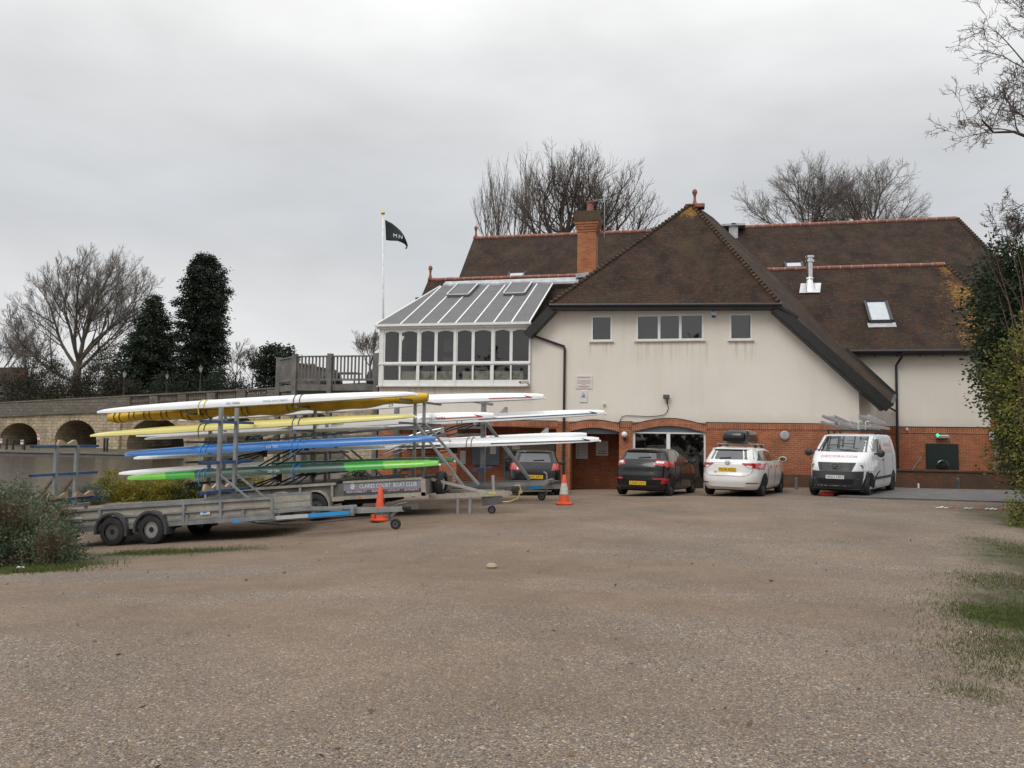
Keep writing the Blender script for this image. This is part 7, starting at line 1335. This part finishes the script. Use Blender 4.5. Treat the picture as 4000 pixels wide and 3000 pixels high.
single('barrier_tape', mb, [M['red'], M['white']], 'torn red and white barrier tape lying along the edge of the asphalt at right', 'tape')
st = P(3920, 1835, 32.0); 
for k in range(4): T(part('step', MB().box((11.6, 32.0+.28*k, -.2), (13.6, 34, .52+.17*k)) if k == 0 else MB().box((11.6, 32.0+.28*k, .525+.17*(k-1)), (13.6, 34, .52+.17*k)), M['concrete']), ('lowest', 'second', 'third', 'topmost')[k]+' concrete step of the flight at the right corner of the club house', 'step', 'steps at the corner')
single('porch_door', MB().box((11.5, 34.6, .5), (13.5, 34.7, 4.2)), M['greendoor'], 'dark green door above the steps at the right corner', 'door', bevel=.01)
# manhole, stones and litter in the yard
def on_ground(u, v):
    o = Vector((0, 0, CAMZ)); d = Vector(ray(u, v)); t = .0
    for i in range(4000):
        t += .00002*max(1, i*.02); p = o+d*t
        if p.z <= gz(p.x, p.y): return p
    return p
p = on_ground(1062*1.8083, 1228*1.8083); mb = MB(); mb.lathe([(.0, -.02), (.06, .0), (.075, .03), (.05, .06), (0, .065)], 8, (p.x, p.y, p.z)); single('flint', mb, M['ply'], 'pale lone stone lying on the gravel in the middle of the yard', 'stone')
for (u, v, lab, s_) in ((232, 2185, 'crumpled clear plastic bottle lying beside the left corner bush', .16), (85, 2228, 'crushed pale can in the grass at the lower left', .1)):
    p = on_ground(u, v); mb = MB(); mb.lathe([(s_*.12, -s_), (s_*.34, -s_*.7), (s_*.26, -s_*.3), (s_*.36, 0), (s_*.28, s_*.3), (s_*.36, s_*.7), (s_*.2, s_)], 9, (p.x, p.y, p.z+s_*.3), 'X'); single('litter', mb, M['litter'], lab, 'litter')
a = on_ground(2950, 2412); single('manhole_cover', MB().box((a.x, a.y, a.z-.02), (a.x+.45, a.y+.3, a.z+.012)), M['deadstem'], 'brown patch of an old cover sunk in the gravel right of the middle', 'cover')
# ------------------------------------------------------------------ grass
def tufts(label, spots, seed, hmin, hmax, mat='grass'):
    rnd = random.Random(seed); mb = MB()
    for (cx_, cy_, rx, ry, n) in spots:
        for i in range(n):
            a = rnd.uniform(0, 6.28); k = math.sqrt(rnd.random())*(1+.25*math.sin(a*3+cx_)); x = cx_+rx*k*math.cos(a); y = cy_+ry*k*math.sin(a); z = gz(x, y)-.01
            for j in range(3):
                h = rnd.uniform(hmin, hmax); d = Vector((rnd.gauss(0, .5), rnd.gauss(0, .5), 1)).normalized()*h; w_ = Vector((rnd.uniform(-1, 1), rnd.uniform(-1, 1), 0)).normalized()*h*.09; p = Vector((x+rnd.gauss(0, .02), y+rnd.gauss(0, .02), z)); mb.add([p-w_, p+w_, p+d*.6+Vector((0, 0, 0))+w_*.6, p+d], [(0, 1, 2, 3)])
    o = part('grass', mb, M[mat]); T(o, label, 'grass', kind='stuff'); return o
def gsp(u0, u1, v0, v1, n, dens=1):
    a = on_ground(u0, (v0+v1)/2); b = on_ground(u1, (v0+v1)/2); c_ = on_ground((u0+u1)/2, v0); d = on_ground((u0+u1)/2, v1); return ((a.x+b.x)/2, (c_.y+d.y)/2, abs(b.x-a.x)/2, abs(c_.y-d.y)/2, n)
def verge(label, cs, seed, n, hmin, hmax):
    """blades thinning out raggedly from patch centres"""
    rnd = random.Random(seed); mb = MB()
    for (cx_, cy_, rx, ry, k) in cs:
        cl = [(rnd.gauss(cx_, rx*.55), rnd.gauss(cy_, ry*.55), abs(rnd.gauss(0, .16))+.04) for i in range(int(n*k/26))]
        for (x0, y0, sg) in cl:
            for i in range(26):
                x = rnd.gauss(x0, sg); y = rnd.gauss(y0, sg); z = gz(x, y)-.012; h = rnd.uniform(hmin, hmax)*(.5+min(1, sg*5)*.6); d = Vector((rnd.gauss(0, .6), rnd.gauss(0, .6), 1)).normalized()*h; w_ = Vector((rnd.uniform(-1, 1), rnd.uniform(-1, 1), 0)).normalized()*h*.08; p = Vector((x, y, z)); mb.add([p-w_, p+w_, p+d*.6+w_*.6, p+d], [(0, 1, 2, 3)])
    T(part('grass', mb, M['grass']), label, 'grass', kind='stuff')
def ce(u, v, rx, ry, k): p = on_ground(u, v); return (p.x, p.y, rx, ry, k)
verge('thin green grass in the gravel in front of the empty trailer', [ce(700, 2158, 1.5, .22, .6), ce(560, 2160, .7, .2, .3), ce(1020, 2095, .6, .2, .08)], 1, 9000, .03, .07)
verge('rough grass around the foot of the left corner bush', [ce(60, 2235, .9, .28, .5), ce(265, 2215, .5, .2, .2), ce(150, 2225, .6, .25, .2)], 2, 7000, .04, .11)
verge('grass and moss creeping over the gravel at the right edge', [ce(3960, 2280, .5, .9, .4), ce(4010, 2420, .5, .7, .6), ce(3880, 2420, .3, .4, .22), ce(4010, 2160, .4, 1.8, .3), ce(3985, 2530, .35, .35, .22), ce(3930, 2640, .2, .2, .06), ce(3810, 2720, .12, .1, .05), ce(3850, 2560, .3, .3, .08)], 3, 26000, .022, .055)
# trees added out of view behind the camera for reflections in windows and paintwork
rnd = random.Random(5); mb = MB()
for i in range(1500):
    x = rnd.uniform(-60, 60); hgt = 6+3*math.sin(x*.21)+2*math.sin(x*.57+1); p = Vector((x, -26+rnd.gauss(0, 2), abs(rnd.gauss(0, .55))*hgt))
    for j in range(8): leaf(mb, p+Vector((rnd.gauss(0, .5), rnd.gauss(0, .5), rnd.gauss(0, .5))), Vector((rnd.gauss(0, 1), rnd.gauss(0, 1), rnd.gauss(0, 1))), rnd.uniform(.5, 1.1), rnd, .7)
T(part('wood', mb, M['brownbush']), 'belt of trees added out of view behind the camera for its reflections', 'wood', kind='stuff')

# loose larger stones, dead leaves and twigs lying on the gravel
rnd = random.Random(12); mb = MB()
for i in range(1500):
    d = 3.5+14*rnd.random()**1.6; a = rnd.uniform(-.62, .62)-YAW*0; x = d*math.sin(a-R(12.5)); y = d*math.cos(a-R(12.5)); z = gz(x, y); r_ = rnd.uniform(.004, .010)*(1+(rnd.random() < .03)*.8); n = 6; mb.mi = rnd.choice((0, 0, 1, 2)); t = rnd.uniform(0, 3.1); e = rnd.uniform(.6, 1)
    o = [(r_*1.0, 0), (r_*.9, r_*.4), (r_*.45, r_*.72)]; k0 = len(mb.v); mb.lathe(o, n, (0, 0, 0)); mb.v[k0:] = [(x+(vx*math.cos(t)-vy*e*math.sin(t))*rnd.uniform(.85, 1.15), y+(vx*math.sin(t)+vy*e*math.cos(t)), z+vz) for vx, vy, vz in mb.v[k0:]]
T(part('loose_stones', mb, [M['concrete'], M['ply'], M['darksteel']]), 'loose larger stones scattered over the gravel yard', 'stones', kind='stuff')
mb = MB()
for i in range(220):
    d = 3.5+13*rnd.random()**1.3; a = rnd.uniform(-.6, .62); x = d*math.sin(a-R(12.5)); y = d*math.cos(a-R(12.5)); leaf(mb, Vector((x, y, gz(x, y)+.012)), Vector((rnd.gauss(0, 1), rnd.gauss(0, 1), rnd.uniform(0, .25))), rnd.uniform(.03, .07), rnd, rnd.choice((.15, .5)))
T(part('leaf_litter', mb, M['deadstem']), 'dead leaves and twig bits scattered over the gravel yard', 'leaves', kind='stuff')
